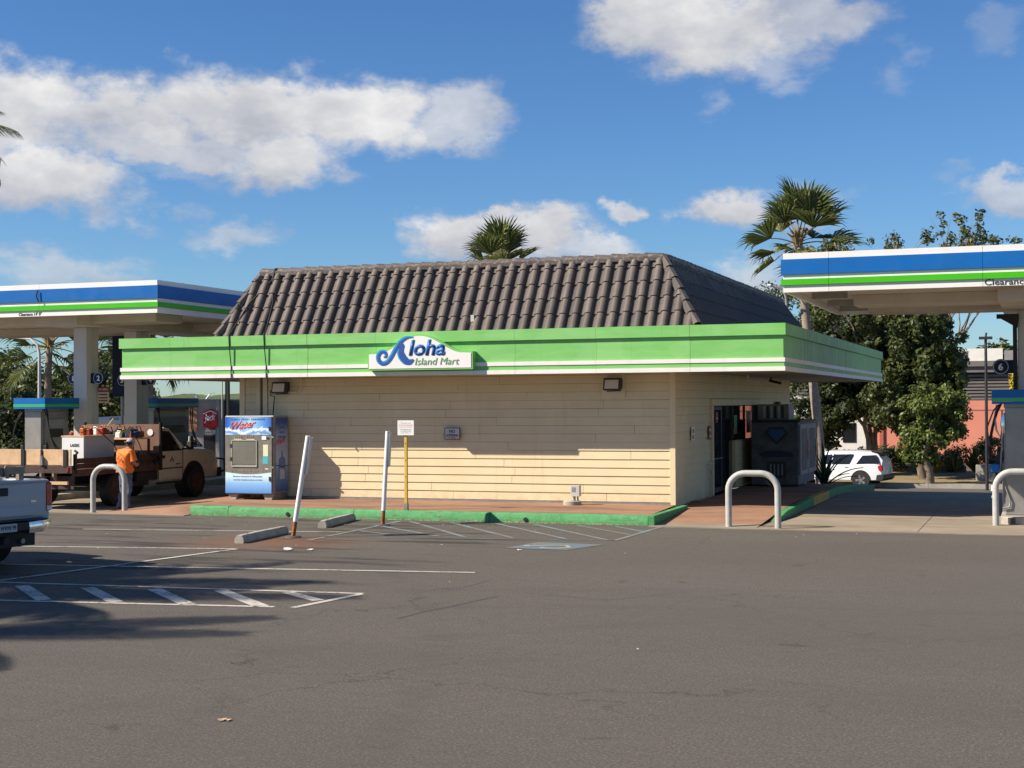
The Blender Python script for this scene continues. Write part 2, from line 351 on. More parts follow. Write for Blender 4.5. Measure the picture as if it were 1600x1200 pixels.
def m_kerb():
    m, t, b = custom('green_curb_paint')
    pos = t.new('ShaderNodeNewGeometry').outputs['Position']
    n = t.noise(pos, 5.0, 5.0, 0.65)
    c = t.mix(t.rng(n, 0.3, 0.7), C4((0.035, 0.22, 0.06)), C4((0.075, 0.33, 0.11)))
    chip = t.noise(pos, 17.0, 6.0, 0.75)
    c = t.mix(t.rng(chip, 0.60, 0.64, 0, 0.8), c, C4((0.34, 0.31, 0.25)))
    low = t.math('MULTIPLY', t.rng(t.sep(pos)[2], 0.09, 0.0), t.rng(t.noise(pos, 9.0, 5.0, 0.7), 0.42, 0.58))
    c = t.mix(t.math('MULTIPLY', low, 0.9), c, C4((0.13, 0.10, 0.05)))
    sc = t.noise(t.vmath('MULTIPLY', pos, (1.2, 1.2, 16.0)), 2.2, 5.0, 0.6)
    c = t.mix(t.rng(sc, 0.60, 0.68, 0, 0.6), c, C4((0.03, 0.05, 0.03)))
    t.l.new(c, b.inputs['Base Color']); b.inputs['Roughness'].default_value = 0.7
    bp = t.new('ShaderNodeBump'); bp.inputs['Strength'].default_value = 0.7; bp.inputs['Distance'].default_value = 0.012
    t.l.new(t.math('ADD', n, chip), bp.inputs['Height']); t.l.new(bp.outputs[0], b.inputs['Normal'])
    return m
CURB = m_kerb()
YCURB = mat('yellow_curb_paint', (0.55, 0.33, 0.03), 0.6, var=0.25, vs=6, bump=0.5, bs=25, dirt=0.3)
STEEL = mat('brushed_steel', (0.30, 0.28, 0.255), 0.40, 0.35, var=0.10, vs=3, dirt=0.15)
STEELD = mat('dull_steel', (0.30, 0.29, 0.28), 0.5, 0.6, var=0.15, vs=4, dirt=0.2)
BOLL = mat('grey_bollard_paint', (0.42, 0.415, 0.385), 0.45, var=0.12, vs=7, dirt=0.35, bump=0.15)
BLACK = mat('black_rubber', (0.018, 0.018, 0.018), 0.6, var=0.2)
DARK = mat('dark_plastic', (0.03, 0.03, 0.032), 0.5, var=0.2)
DGREY = mat('dark_grey', (0.075, 0.072, 0.07), 0.6, var=0.15)
MGREY = mat('mid_grey', (0.25, 0.24, 0.23), 0.6, var=0.12, dirt=0.1)
LGREY = mat('light_grey', (0.50, 0.49, 0.47), 0.55, var=0.08, dirt=0.1)
PWHT = mat('white_plastic', (0.78, 0.77, 0.74), 0.4, var=0.04, dirt=0.06)
RED = mat('red_plastic', (0.26, 0.020, 0.014), 0.45, var=0.35, vs=9)
REDT = mat('red_print', (0.62, 0.07, 0.03), 0.5, var=0.03)
DBLUE = mat('logo_blue', (0.03, 0.085, 0.32), 0.4, var=0.04)
LBLUE = mat('logo_light_blue', (0.04, 0.30, 0.52), 0.4, var=0.04)
SGREEN = mat('logo_green', (0.16, 0.36, 0.13), 0.5, var=0.03)
BLK = mat('black_print', (0.03, 0.03, 0.035), 0.6, var=0.02)
YEL = mat('yellow_post_paint', (0.66, 0.42, 0.07), 0.5, var=0.12, dirt=0.2)
RUST = mat('rust', (0.30, 0.10, 0.03), 0.85, var=0.45, vs=9, bump=0.6)
BROWN = mat('brown_steel_paint', (0.072, 0.040, 0.030), 0.6, var=0.3, vs=5, dirt=0.35, bump=0.3)
PLYWOOD = mat('brown_plywood', (0.20, 0.105, 0.070), 0.75, var=0.2, vs=3, dirt=0.3)
WOODP = mat('pale_plank', (0.66, 0.43, 0.24), 0.75, var=0.18, vs=4, dirt=0.3, bump=0.3)
WOODD = mat('dark_plank', (0.060, 0.036, 0.022), 0.8, var=0.4, vs=5, dirt=0.3, bump=0.4)
WOODG = mat('weathered_wood', (0.26, 0.21, 0.16), 0.85, var=0.25, vs=6, bump=0.4)
BEIGE = mat('beige_car_paint', (0.68, 0.64, 0.53), 0.32, var=0.05, vs=2, dirt=0.08, spec=0.5, coat=0.4)
CARW = mat('white_car_paint', (0.74, 0.74, 0.74), 0.28, var=0.02, spec=0.5, coat=0.6)
GLASS = mat('dark_car_glass', (0.012, 0.014, 0.016), 0.08, var=0.0, spec=0.6)
CHROME = mat('chrome', (0.75, 0.75, 0.76), 0.15, 1.0, var=0.04)
ALLOY = mat('alloy_rim', (0.48, 0.48, 0.49), 0.3, 0.8, var=0.08)
TAIL = mat('tail_lamp_red', (0.42, 0.012, 0.012), 0.15, var=0.1, spec=0.7)
STUCCO = mat('grey_stucco', (0.40, 0.365, 0.32), 0.85, var=0.08, vs=1.5, bump=0.3)
CHAR = mat('charcoal_wall', (0.062, 0.062, 0.066), 0.75, var=0.1)
SALMON = mat('salmon_stucco', (0.66, 0.25, 0.17), 0.85, var=0.06, vs=0.6, bump=0.2, bs=8)
LOUV = mat('grey_brown_louvre', (0.17, 0.15, 0.14), 0.7, var=0.1)
WALLW = mat('white_building', (0.72, 0.69, 0.63), 0.7, var=0.06, dirt=0.1)
SKIN = mat('skin', (0.34, 0.17, 0.10), 0.5, var=0.08, vs=10)
SHIRT = mat('orange_shirt', (0.86, 0.20, 0.025), 0.8, var=0.08, vs=8, bump=0.4, bs=12)
JEANS = mat('blue_jeans', (0.085, 0.115, 0.17), 0.85, var=0.25, vs=8, bump=0.3)
SHOE = mat('brown_boot', (0.16, 0.075, 0.035), 0.7, var=0.2)
CAPM = mat('grey_white_cap', (0.33, 0.32, 0.31), 0.8, var=0.1, vs=12)
HAIR = mat('dark_hair', (0.03, 0.022, 0.018), 0.7, var=0.2)
ICE = mat('freezer_side_print', (0.085, 0.095, 0.105), 0.6, var=0.5, vs=3.5)
LENS = mat('lamp_lens', (0.62, 0.56, 0.45), 0.3, var=0.1)
CREAMT = mat('cream_trim', (0.69, 0.575, 0.36), 0.6, var=0.05, vs=2, dirt=0.15)

def m_glassdoor():
    m, t, b = custom('shop_glass')
    b.inputs['Base Color'].default_value = (0.015, 0.018, 0.02, 1); b.inputs['Roughness'].default_value = 0.03
    b.inputs['Specular IOR Level'].default_value = 0.45
    return m
SHOPGL = m_glassdoor()

def m_water(name, top, side=False):
    """printed water picture: blue with a pale wave"""
    m, t, b = custom(name)
    pos = t.new('ShaderNodeNewGeometry').outputs['Position']
    x, y, z = t.sep(pos)
    h = y if side else x
    wob = t.math('MULTIPLY', t.noise(t.vmath('MULTIPLY', pos, (1, 1, 0.3)), 3.5, 3.0), 0.25)
    if top:
        f = t.math('ADD', t.rng(t.math('ABSOLUTE', t.math('ADD', x, 17.55)), 0.0, 0.68), wob)
        c = t.ramp(f, [(0.1, (0.42, 0.66, 0.88)), (0.55, (0.15, 0.40, 0.78)), (1.0, (0.02, 0.12, 0.50))])
        wv = t.math('ADD', t.math('MULTIPLY', t.math('SINE', t.math('MULTIPLY', x, 7.0)), 0.045), t.math('MULTIPLY', t.noise(pos, 9.0, 5.0, 0.7), 0.22))
        k = t.math('ADD', z, wv)
        c = t.mix(t.rng(k, 1.99, 1.96), c, C4((0.80, 0.86, 0.90)))
        c = t.mix(t.rng(k, 1.93, 1.89), c, C4((0.13, 0.34, 0.66)))
        c = t.mix(t.rng(k, 1.86, 1.84, 0, 0.8), c, C4((0.60, 0.74, 0.86)))
    elif side:
        f = t.math('ADD', t.rng(z, 0.35, 2.15), t.math('MULTIPLY', wob, 0.6))
        c = t.ramp(f, [(0.06, (0.02, 0.06, 0.25)), (0.30, (0.16, 0.26, 0.45)), (0.52, (0.46, 0.50, 0.54)), (0.86, (0.26, 0.36, 0.52)), (1.0, (0.03, 0.09, 0.30))])
    else:
        f = t.math('ADD', t.rng(z, 0.36, 0.80), t.math('MULTIPLY', wob, 0.5))
        c = t.ramp(f, [(0.1, (0.09, 0.27, 0.66)), (0.6, (0.26, 0.50, 0.80)), (0.95, (0.62, 0.80, 0.86))])
    t.l.new(c, b.inputs['Base Color']); b.inputs['Roughness'].default_value = 0.35
    return m
WTOP = m_water('water_print_top', True); WBOT = m_water('water_print_bottom', False); WSIDE = m_water('water_print_side', False, True)

# ------------------------------------------------------------------ mesh helpers
INV = {}
class MB:
    def __init__(s): s.v = []; s.f = []; s.m = []
    def add(s, vs, fs, mi=0):
        o = len(s.v); s.v += [tuple(v) for v in vs]
        for f in fs: s.f.append([i + o for i in f]); s.m.append(mi)
        return s
    def box(s, x0, x1, y0, y1, z0, z1, mi=0):
        return s.add([(x0, y0, z0), (x1, y0, z0), (x1, y1, z0), (x0, y1, z0), (x0, y0, z1), (x1, y0, z1), (x1, y1, z1), (x0, y1, z1)],
                     [(0, 3, 2, 1), (4, 5, 6, 7), (0, 1, 5, 4), (1, 2, 6, 5), (2, 3, 7, 6), (3, 0, 4, 7)], mi)
    def quad(s, a, b, c, d, mi=0): return s.add([a, b, c, d], [(0, 1, 2, 3)], mi)
    def prism(s, pts, axis, a, b, mi=0):
        """pts: 2D outline; axis 'x' -> (y,z), 'y' -> (x,z), 'z' -> (x,y)"""
        def P(p, t): return {'x': (t, p[0], p[1]), 'y': (p[0], t, p[1]), 'z': (p[0], p[1], t)}[axis]
        n = len(pts); vs = [P(p, a) for p in pts] + [P(p, b) for p in pts]
        fs = [list(range(n))[::-1], list(range(n, 2 * n))] + [(i, (i + 1) % n, n + (i + 1) % n, n + i) for i in range(n)]
        return s.add(vs, fs, mi)
    def tube(s, path, r, n=8, mi=0, cap=True):
        path = [Vector(p) for p in path]; rs = r if isinstance(r, (list, tuple)) else [r] * len(path)
        up = Vector((0, 0, 1)); vs = []; fs = []
        prev = None
        for i, p in enumerate(path):
            d = (path[min(i + 1, len(path) - 1)] - path[max(i - 1, 0)])
            if d.length < 1e-9: d = Vector((0, 0, 1))
            d.normalize()
            if prev is None:
                a = d.cross(up) if abs(d.z) < 0.95 else d.cross(Vector((1, 0, 0)))
            else:
                a = prev - d * prev.dot(d)
            a.normalize(); prev = a; b = d.cross(a)
            for k in range(n):
                t = 2 * pi * k / n; vs.append(p + (a * cos(t) + b * sin(t)) * rs[i])
        for i in range(len(path) - 1):
            for k in range(n):
                k2 = (k + 1) % n; fs.append((i * n + k, i * n + k2, (i + 1) * n + k2, (i + 1) * n + k))
        if cap: fs.append(list(range(n))); fs.append([(len(path) - 1) * n + k for k in range(n)][::-1])
        return s.add(vs, fs, mi)
    def lathe(s, prof, n=24, axis='z', c=(0, 0, 0), mi=0):
        """prof: (radius, height) pairs"""
        vs = []; fs = []
        for (r, h) in prof:
            for k in range(n):
                t = 2 * pi * k / n; a, b = r * cos(t), r * sin(t)
                p = {'z': (a, b, h), 'x': (h, a, b), 'y': (a, h, b)}[axis]
                vs.append((p[0] + c[0], p[1] + c[1], p[2] + c[2]))
        for i in range(len(prof) - 1):
            for k in range(n):
                k2 = (k + 1) % n; fs.append((i * n + k, i * n + k2, (i + 1) * n + k2, (i + 1) * n + k))
        fs.append(list(range(n))); fs.append([(len(prof) - 1) * n + k for k in range(n)][::-1])
        return s.add(vs, fs, mi)
    def xf(s, M):
        s.v = [tuple(M @ Vector(v)) for v in s.v]; return s
    def build(s, name, mats, parent=None, smooth=None, bevel=0.0, fix=True):
        me = bpy.data.meshes.new(name); me.from_pydata(s.v, [], s.f)
        mats = mats if isinstance(mats, (list, tuple)) else [mats]
        for m in mats: me.materials.append(m)
        if len(mats) > 1:
            me.polygons.foreach_set('material_index', s.m)
        if fix and len(s.f) < 20000:
            bm = bmesh.new(); bm.from_mesh(me); bmesh.ops.recalc_face_normals(bm, faces=bm.faces); bm.to_mesh(me); bm.free()
        if smooth is not None:
            me.polygons.foreach_set('use_smooth', [True] * len(me.polygons))
            if smooth < 179: me.set_sharp_from_angle(angle=R(smooth))
        me.update()
        o = link(name, me, parent)
        if bevel > 0:
            bv = o.modifiers.new('bevel', 'BEVEL'); bv.width = bevel; bv.segments = 2; bv.limit_method = 'ANGLE'; bv.angle_limit = R(40)
        return o

def link(name, me, parent=None):
    o = bpy.data.objects.new(name, me); COL.objects.link(o)
    if parent is not None:
        o.parent = parent; o.matrix_parent_inverse = INV.get(parent.name, Matrix())
    return o
def tag(o, label, cat, group=None):
    o['label'] = label; o['category'] = cat
    if group: o['group'] = group
    return o
def thing(name, label, cat, loc=(0, 0, 0), rz=0.0, group=None):
    o = bpy.data.objects.new(name, None); COL.objects.link(o)
    o.location = loc; o.rotation_euler = (0, 0, rz); o.empty_display_size = 0.2
    INV[o.name] = (Matrix.Translation(loc) @ Matrix.Rotation(rz, 4, 'Z')).inverted()
    return tag(o, label, cat, group)
def struct(o): o['kind'] = 'structure'; return o
def stuff(o): o['kind'] = 'stuff'; return o
def dup(root, loc, rz=None, label=None, scale=None):
    def cp(o, par):
        c = o.copy(); COL.objects.link(c)
        if par is not None: c.parent = par
        for ch in KIDS(o): cp(ch, c)
        return c
    r = cp(root, None); r.location = loc
    if rz is not None: r.rotation_euler = (0, 0, rz)
    if label: r['label'] = label
    if scale: r.scale = scale
    return r
def KIDS(o): return [c for c in list(COL.objects) if c.parent == o]

def frame(o, right, up):
    r = Vector(right).normalized(); u = Vector(up).normalized(); n = r.cross(u)
    M = Matrix((r, u, n)).transposed().to_4x4(); M.translation = Vector(o); return M
def text(s, o, right, up, m, parent, w=None, h=0.1, name='lettering', shear=0.0, bold=0.0, ext=0.002, center=False):
    cu = bpy.data.curves.new(name, 'FONT'); cu.body = s; cu.size = 1.0; cu.shear = shear; cu.offset = bold; cu.extrude = 0.0
    cu.resolution_u = 3
    tmp = bpy.data.objects.new('tmp', cu); COL.objects.link(tmp)
    dg = bpy.context.evaluated_depsgraph_get()
    me = bpy.data.meshes.new_from_object(tmp.evaluated_get(dg))
    bpy.data.objects.remove(tmp)
    xs = [v.co.x for v in me.vertices]; ys = [v.co.y for v in me.vertices]
    x0, x1, y0, y1 = min(xs), max(xs), min(ys), max(ys)
    sy = h / (y1 - y0); sx = sy if w is None else w / (x1 - x0)
    ox = -(x0 + x1) / 2 if center else -x0
    for v in me.vertices: v.co.x = (v.co.x + ox) * sx; v.co.y = (v.co.y - y0) * sy
    me.transform(frame(o, right, up)); me.materials.append(m); me.name = name
    ob = link(name, me, parent)
    if ext > 0:
        so = ob.modifiers.new('thickness', 'SOLIDIFY'); so.thickness = ext; so.offset = 0
    return ob

def gz(x, y):
    """terrain height: flat forecourt, falling to the road behind"""
    t = max(0.0, min(1.0, (y - 39.0) / 30.0))
    z = -1.65 * (t * t * (3 - 2 * t) * 0.5 + t * 0.5)
    return z

# ------------------------------------------------------------------ ground
def sheet(name, xs, ys, zoff, m, thick=None):
    b = MB(); nx, ny = len(xs), len(ys)
    vs = [(x, y, gz(x, y) + zoff) for y in ys for x in xs]
    fs = [(j * nx + i, j * nx + i + 1, (j + 1) * nx + i + 1, (j + 1) * nx + i) for j in range(ny - 1) for i in range(nx - 1)]
    b.add(vs, fs); return b.build(name, m, fix=False)
def lin(a, b, n): return [a + (b - a) * i / n for i in range(n + 1)]
gx = [-1500, -600, -300, -150, -80] + lin(-60, 40, 20) + [60, 100, 200, 500, 1500]
gy = [-400, -100, -30, 0, 20, 30, 39] + lin(40, 69, 18)[1:] + [75, 90, 120, 200, 400, 800, 1600]
struct(sheet('ground', gx, gy, 0.0, ASPHALT))
struct(sheet('concrete_apron', [-4.98, 0, 6, 20, 40], [28.2, 32, 36, 39] + lin(40, 46, 4)[1:], 0.004, APRON))
struct(sheet('concrete_apron', [-60, -40, -24, -20, -18.35], [28.2, 32, 36, 39] + lin(40, 46, 4)[1:], 0.004, APRON))
# verge behind the road
gv = sheet('grass_verge', lin(-60, 60, 24), [71.4, 73, 76, 80, 86], 0.16, GRASSD); struct(gv)
b = MB()
for i in range(24):
    x = -60 + i * 5; b.box(x, x + 4.99, 71.2, 71.4, gz(0, 71.3) - 0.05, gz(0, 71.3) + 0.2)
struct(b.build('road_kerb', CONC))
# apron expansion joints
b = MB()
for y in (31.4, 34.6, 37.8): b.box(-4.98, 20, y, y + 0.012, 0.004, 0.0075)
for x in (-2.2, 0.9, 4.0): b.box(x, x + 0.012, 28.2, 39, 0.004, 0.0075)
for y in (31.4, 34.6, 37.8): b.box(-60, -18.35, y, y + 0.012, 0.004, 0.0075)
struct(b.build('apron_joint', DGREY))
# thin raised lip between asphalt and concrete
b = MB(); b.box(-4.98, 20, 28.02, 28.2, -0.02, 0.016); b.box(-60, -17.85, 28.02, 28.2, -0.02, 0.016); b.box(-7.3, -4.98, 28.02, 28.2, -0.02, 0.016)
struct(b.build('concrete_edge', APRON))

# sidewalk: front strip, right ramp + side walk, left ramp
b = MB()
b.quad((-17.83, 28.40, 0.2), (-7.36, 28.40, 0.2), (-7.5, 31.3, 0.215), (-17.83, 31.3, 0.215))
# left ramp
b.add([(-20.3, 28.21, 0.012), (-17.83, 28.21, 0.012), (-17.83, 28.40, 0.2), (-17.83, 31.3, 0.215), (-18.9, 31.3, 0.19), (-20.3, 31.0, 0.012)],
      [(0, 1, 2), (0, 2, 3, 4), (0, 4, 5)])
b.quad((-18.9, 31.3, 0.19), (-17.83, 31.3, 0.215), (-17.83, 46, 0.215), (-18.9, 46, 0.19))
b.quad((-20.3, 31.0, 0.012), (-18.9, 31.3, 0.19), (-18.9, 46, 0.19), (-19.9, 46, 0.012))
# right: ramp then level walk
for (y0, y1, z0, z1) in ((28.75, 31.0, 0.039, 0.15), (31.0, 33.0, 0.15, 0.2), (33.0, 39.0, 0.2, 0.2), (39.0, 42.0, 0.2, .2 + gz(0, 42)), (42.0, 45.0, .2 + gz(0, 42), .2 + gz(0, 45)), (45.0, 48.0, .2 + gz(0, 45), .2 + gz(0, 48))):
    b.quad((-7.34, y0, z0), (-5.2, y0, z0), (-5.2, y1, z1), (-7.52, y1, z1))
struct(b.build('sidewalk', WALK, fix=False))
b = MB(); b.quad((-7.34, 28.2, .012), (-5.2, 28.2, .012), (-5.2, 28.748, .039), (-7.36, 28.748, .039)); b.quad((-5.2, 28.2, .012), (-4.98, 28.2, .006), (-4.98, 29.6, .006), (-5.2, 29.6, .03))
struct(b.build('ramp_threshold', APRON, fix=False))
# green kerb across the front, in poured lengths
kb = struct(bpy.data.objects.new('green_kerb', None)); COL.objects.link(kb)
xk = [-17.83, -16.86, -13.8, -10.7, -7.35]
for i in range(4):
    b = MB(); dz = 0.012 if i == 0 else 0
    n = 14; top = []
    for k in range(n + 1):
        x = xk[i] + 0.006 + (xk[i + 1] - xk[i] - 0.012) * k / n
        top.append((x, noise.noise((x * 2.3, 1.0, 0)) * 0.008))
    vs = []; fs = []
    for (x, q) in top:
        vs += [(x, 28.24 + q, -0.02), (x, 28.25 + q, 0.17 + dz), (x, 28.28 + q, 0.204 + dz + q * 0.5), (x, 28.40, 0.206 + dz)]
    for k in range(n):
        for j in range(3): fs.append((k * 4 + j, (k + 1) * 4 + j, (k + 1) * 4 + j + 1, k * 4 + j + 1))
    fs.append((3, 2, 1, 0)); fs.append((n * 4, n * 4 + 1, n * 4 + 2, n * 4 + 3))
    b.add(vs, fs); b.build('kerb_length', CURB, kb, smooth=40)
b = MB(); b.prism([(28.25, -0.02), (31.15, -0.02), (31.15, 0.215), (28.25, 0.205)], 'x', -7.36, -7.22); b.build('kerb_end', CURB, kb, bevel=0.012)
# drain holes in the kerb face
for x in (-15.38, -9.92):
    b = MB(); b.lathe([(0.045, 28.225), (0.045, 28.26)], 14, 'y', (x, 0, 0.075)); b.build('drain_hole', BLACK, kb)
# side kerb, green with a yellow length, wedge start
sk = struct(bpy.data.objects.new('side_kerb', None)); COL.objects.link(sk)
segs = [(29.6, 31.0, 0.03, 0.15, CURB), (31.0, 34.8, 0.15, 0.2, CURB), (34.8, 37.4, 0.2, 0.2, YCURB), (37.4, 39.0, 0.2, 0.2, CURB), (39.0, 42.0, 0.2, .2 + gz(0, 42), CURB), (42.0, 45.0, .2 + gz(0, 42), .2 + gz(0, 45), CURB), (45.0, 48.0, .2 + gz(0, 45), .2 + gz(0, 48), CURB)]
for (y0, y1, z0, z1, m) in segs:
    b = MB(); b.prism([(y0 + .004, gz(0, y0) - 0.02), (y1 - .004, gz(0, y1) - 0.02), (y1 - .004, z1 + 0.006), (y0 + .004, z0 + 0.006)], 'x', -5.2, -5.04)
    b.build('kerb_length', m, sk, bevel=0.012)

# ------------------------------------------------------------------ painted markings
def stripe(bm, a, b_, w, z=0.006):
    a = Vector((a[0], a[1])); b2 = Vector((b_[0], b_[1])); d = (b2 - a).normalized(); n = Vector((-d.y, d.x)) * w / 2
    bm.quad((*(a - n), z), (*(b2 - n), z), (*(b2 + n), z), (*(a + n), z))
def marking(name, segs, w, m, z=0.006):
    root = bpy.data.objects.new(name, None); COL.objects.link(root); struct(root)
    for s_ in segs:
        b = MB(); stripe(b, s_[0], s_[1], s_[2] if len(s_) > 2 else w, z); b.build('painted_stripe', m, root, fix=False)
    return root
marking('white_stall_line', [((-20, 18.0), (-7.73, 19.78))], 0.10, PWHITE)
marking('white_stall_line', [((-17.9, 21.0), (-12.87, 21.85))], 0.09, PWHITE)
marking('white_stall_line', [((-17.9, 24.48), (-12.6, 25.3))], 0.08, PWHITE)
marking('diagonal_line', [((-13.75, 16.9), (-12.85, 21.80))], 0.10, PWHITE, 0.010)
marking('white_hatched_island', [((-20, 16.3), (-8.26, 17.17)), ((-18, 14.4), (-8.75, 15.72)), ((-8.26, 17.12), (-8.50, 15.72)),
        ((-13.10, 16.55), (-11.85, 15.40), 0.19), ((-12.10, 16.64), (-10.85, 15.50), 0.19), ((-11.13, 16.76), (-9.88, 15.60), 0.19), ((-10.20, 16.9), (-8.92, 15.72), 0.19), ((-9.25, 16.98), (-8.50, 16.40), 0.17)], 0.10, PWHITE)
hb2 = [((-12.43, 23.54), (-12.60, 28.0)), ((-12.6, 28.05), (-7.04, 28.12), 0.05), ((-7.04, 28.10), (-7.14, 25.07)), ((-12.5, 24.3), (-7.14, 25.10), 0.05)]
for (a, c) in (((-12.40, 25.65), (-11.25, 24.95)), ((-12.45, 26.75), (-10.5, 25.0)), ((-12.35, 27.95), (-9.97, 25.0)), ((-11.45, 27.95), (-9.04, 25.05)), ((-10.45, 27.95), (-8.07, 25.15)), ((-9.65, 28.0), (-7.30, 25.15)), ((-8.75, 28.0), (-7.17, 26.25)), ((-7.95, 27.98), (-7.13, 26.97))):
    hb2.append((a, c, .10))
marking('blue_hatched_area', hb2, 0.10, PBLUE)
# wheelchair symbol on a blue square
ws = bpy.data.objects.new('wheelchair_symbol', None); COL.objects.link(ws); struct(ws)
b = MB(); b.quad((-8.55, 23.28, 0.006), (-7.45, 23.24, 0.006), (-7.10, 24.30, 0.006), (-8.35, 24.42, 0.006)); b.build('blue_square', PBLUE2, ws, fix=False)
b = MB()
def arc(cx_, cy_, r, a0, a1, w, n=16, z=0.010):
    for i in range(n):
        t0 = a0 + (a1 - a0) * i / n; t1 = a0 + (a1 - a0) * (i + 1) / n
        b.quad((cx_ + (r - w) * cos(t0), cy_ + (r - w) * sin(t0), z), (cx_ + r * cos(t0), cy_ + r * sin(t0), z),
               (cx_ + r * cos(t1), cy_ + r * sin(t1), z), (cx_ + (r - w) * cos(t1), cy_ + (r - w) * sin(t1), z))
arc(-7.80, 23.66, 0.27, -2.6, 2.0, 0.055)
stripe(b, (-8.22, 23.72), (-7.95, 23.80), 0.07, 0.014); stripe(b, (-7.98, 23.80), (-7.62, 23.88), 0.075, 0.018); stripe(b, (-7.62, 23.85), (-7.50, 23.55), 0.07, 0.014)
b.lathe([(0.065, 0.010), (0.065, 0.0105)], 12, 'z', (-8.3, 23.70, 0))
b.build('white_figure', PWHITE2, ws, fix=False)
# tar-filled cracks
cr = bpy.data.objects.new('asphalt_crack', None); COL.objects.link(cr); struct(cr)
for pts in ([(-6.93, 15.29), (-6.86, 15.9), (-6.70, 16.5), (-6.62, 17.0), (-6.51, 17.44)], [(-7.4, 17.6), (-7.25, 18.3), (-7.2, 19.0)], [(-6.3, 17.9), (-5.1, 17.5), (-4.3, 18.6)]):
    b = MB()
    for p, q in zip(pts, pts[1:]): stripe(b, p, q, 0.022 if pts[0][0] == -6.93 else 0.010, 0.003)
    b.build('tar_line', DGREY, cr, fix=False)

# ------------------------------------------------------------------ the store
store = thing('convenience_store', 'cream sided single storey shop with brown tiled mansard roof and green fascia', 'shop', (-12.9, 39, 0))
WX0, WX1, WY0, WY1 = -18.30, -7.50, 31.20, 46.95
b = MB()
# wall core with a recess for the side entrance
b.box(WX0 + 0.05, WX1 - 0.05, WY0 + 0.05, 35.1, 0, 3.14); b.box(WX0 + 0.05, WX1 - 0.05, 41.75, WY1 - 0.05, 0, 3.14)
b.box(WX0 + 0.05, -8.6, 35.1, 41.75, 0, 3.14); b.box(-8.6, WX1 - 0.05, 35.1, 41.75, 2.36, 3.14)
b.build('wall_core', mat('sheathing', (.20, .15, .10), .9), store)
# lap siding boards
EXPO = 0.187
def board(frame_o, L, name='siding_board'):
    """one lapped board: origin lower left of exposed face; local x along, y outward"""
    b = MB(); t0 = 0.024; t1 = 0.006; g0 = 0.004
    b.add([(0, 0, g0), (L, 0, g0), (L, -t0, g0), (0, -t0, g0), (0, 0, EXPO - .001), (L, 0, EXPO - .001), (L, -t1, EXPO - .001), (0, -t1, EXPO - .001)],
          [(0, 3, 2, 1), (4, 5, 6, 7), (0, 1, 5, 4), (1, 2, 6, 5), (2, 3, 7, 6), (3, 0, 4, 7)])
    b.xf(frame_o); return b.build(name, SIDING, store)
rr = random.Random(3)
def side_run(p0, rz, length, z0, z1, gaps=()):
    nrow = int(math.ceil((z1 - z0) / EXPO))
    for i in range(nrow):
        z = z0 + i * EXPO; x = 0.0; j = rr.uniform(1.2, 3.6)
        cuts = [0.0]
        while j < length - 0.8: cuts.append(j); j += 3.66
        cuts.append(length)
        for a, c in zip(cuts, cuts[1:]):
            parts = [(a, c)]
            for (g0, g1, gz0, gz1) in gaps:
                if z + EXPO > gz0 + 0.02 and z < gz1 - 0.02:
                    nw = []
                    for (u, v) in parts:
                        if v <= g0 or u >= g1: nw.append((u, v)); continue
                        if u < g0: nw.append((u, g0))
                        if v > g1: nw.append((g1, v))
                    parts = nw
            for (u, v) in parts:
                if v - u < 0.05: continue
                M = Matrix.Translation(p0) @ Matrix.Rotation(rz, 4, 'Z') @ Matrix.Translation((u + 0.004, 0, z)) @ Matrix.Rotation(rr.uniform(-.0008, .0008), 4, 'Y')
                board(M, v - u - 0.008)
side_run((WX0 + 0.14, WY0 + 0.05, 0), 0, 10.8 - 0.14 - 0.12, 0.26, 3.12, gaps=((0.40, 0.62, 0, 4),))
side_run((WX1 - 0.05, WY0 + 0.13, 0), pi / 2, 15.6, 0.10, 3.12, gaps=((3.62, 10.55, 0, 2.42),))
# corner boards, base trim
def part(name, m, x0, x1, y0, y1, z0, z1, parent=None, bevel=0.0):
    b = MB(); b.box(x0, x1, y0, y1, z0, z1); return b.build(name, m, parent, bevel=bevel)
part('corner_board', CREAMT, WX1 - 0.12, WX1 - 0.002, WY0 + 0.012, WY0 + 0.049, 0.0, 3.12, store)
part('corner_board', CREAMT, WX1 - 0.049, WX1 - 0.012 + 0.004, WY0 + 0.051, WY0 + 0.13, 0.0, 3.12, store)
part('corner_board', CREAMT, WX0 + 0.0, WX0 + 0.14, WY0 + 0.012, WY0 + 0.049, 0.2, 3.12, store)
part('trim_board', CREAMT, WX0 + 0.46, WX0 + 0.56, WY0 + 0.010, WY0 + 0.049, 0.2, 3.12, store)
part('trim_board', CREAMT, WX0 + 0.64, WX0 + 0.76, WY0 + 0.010, WY0 + 0.020, 0.2, 3.12, store)
part('base_trim', STEELD, WX0 + 0.1, WX1 - 0.13, WY0 + 0.016, WY0 + 0.049, 0.205, 0.255, store)
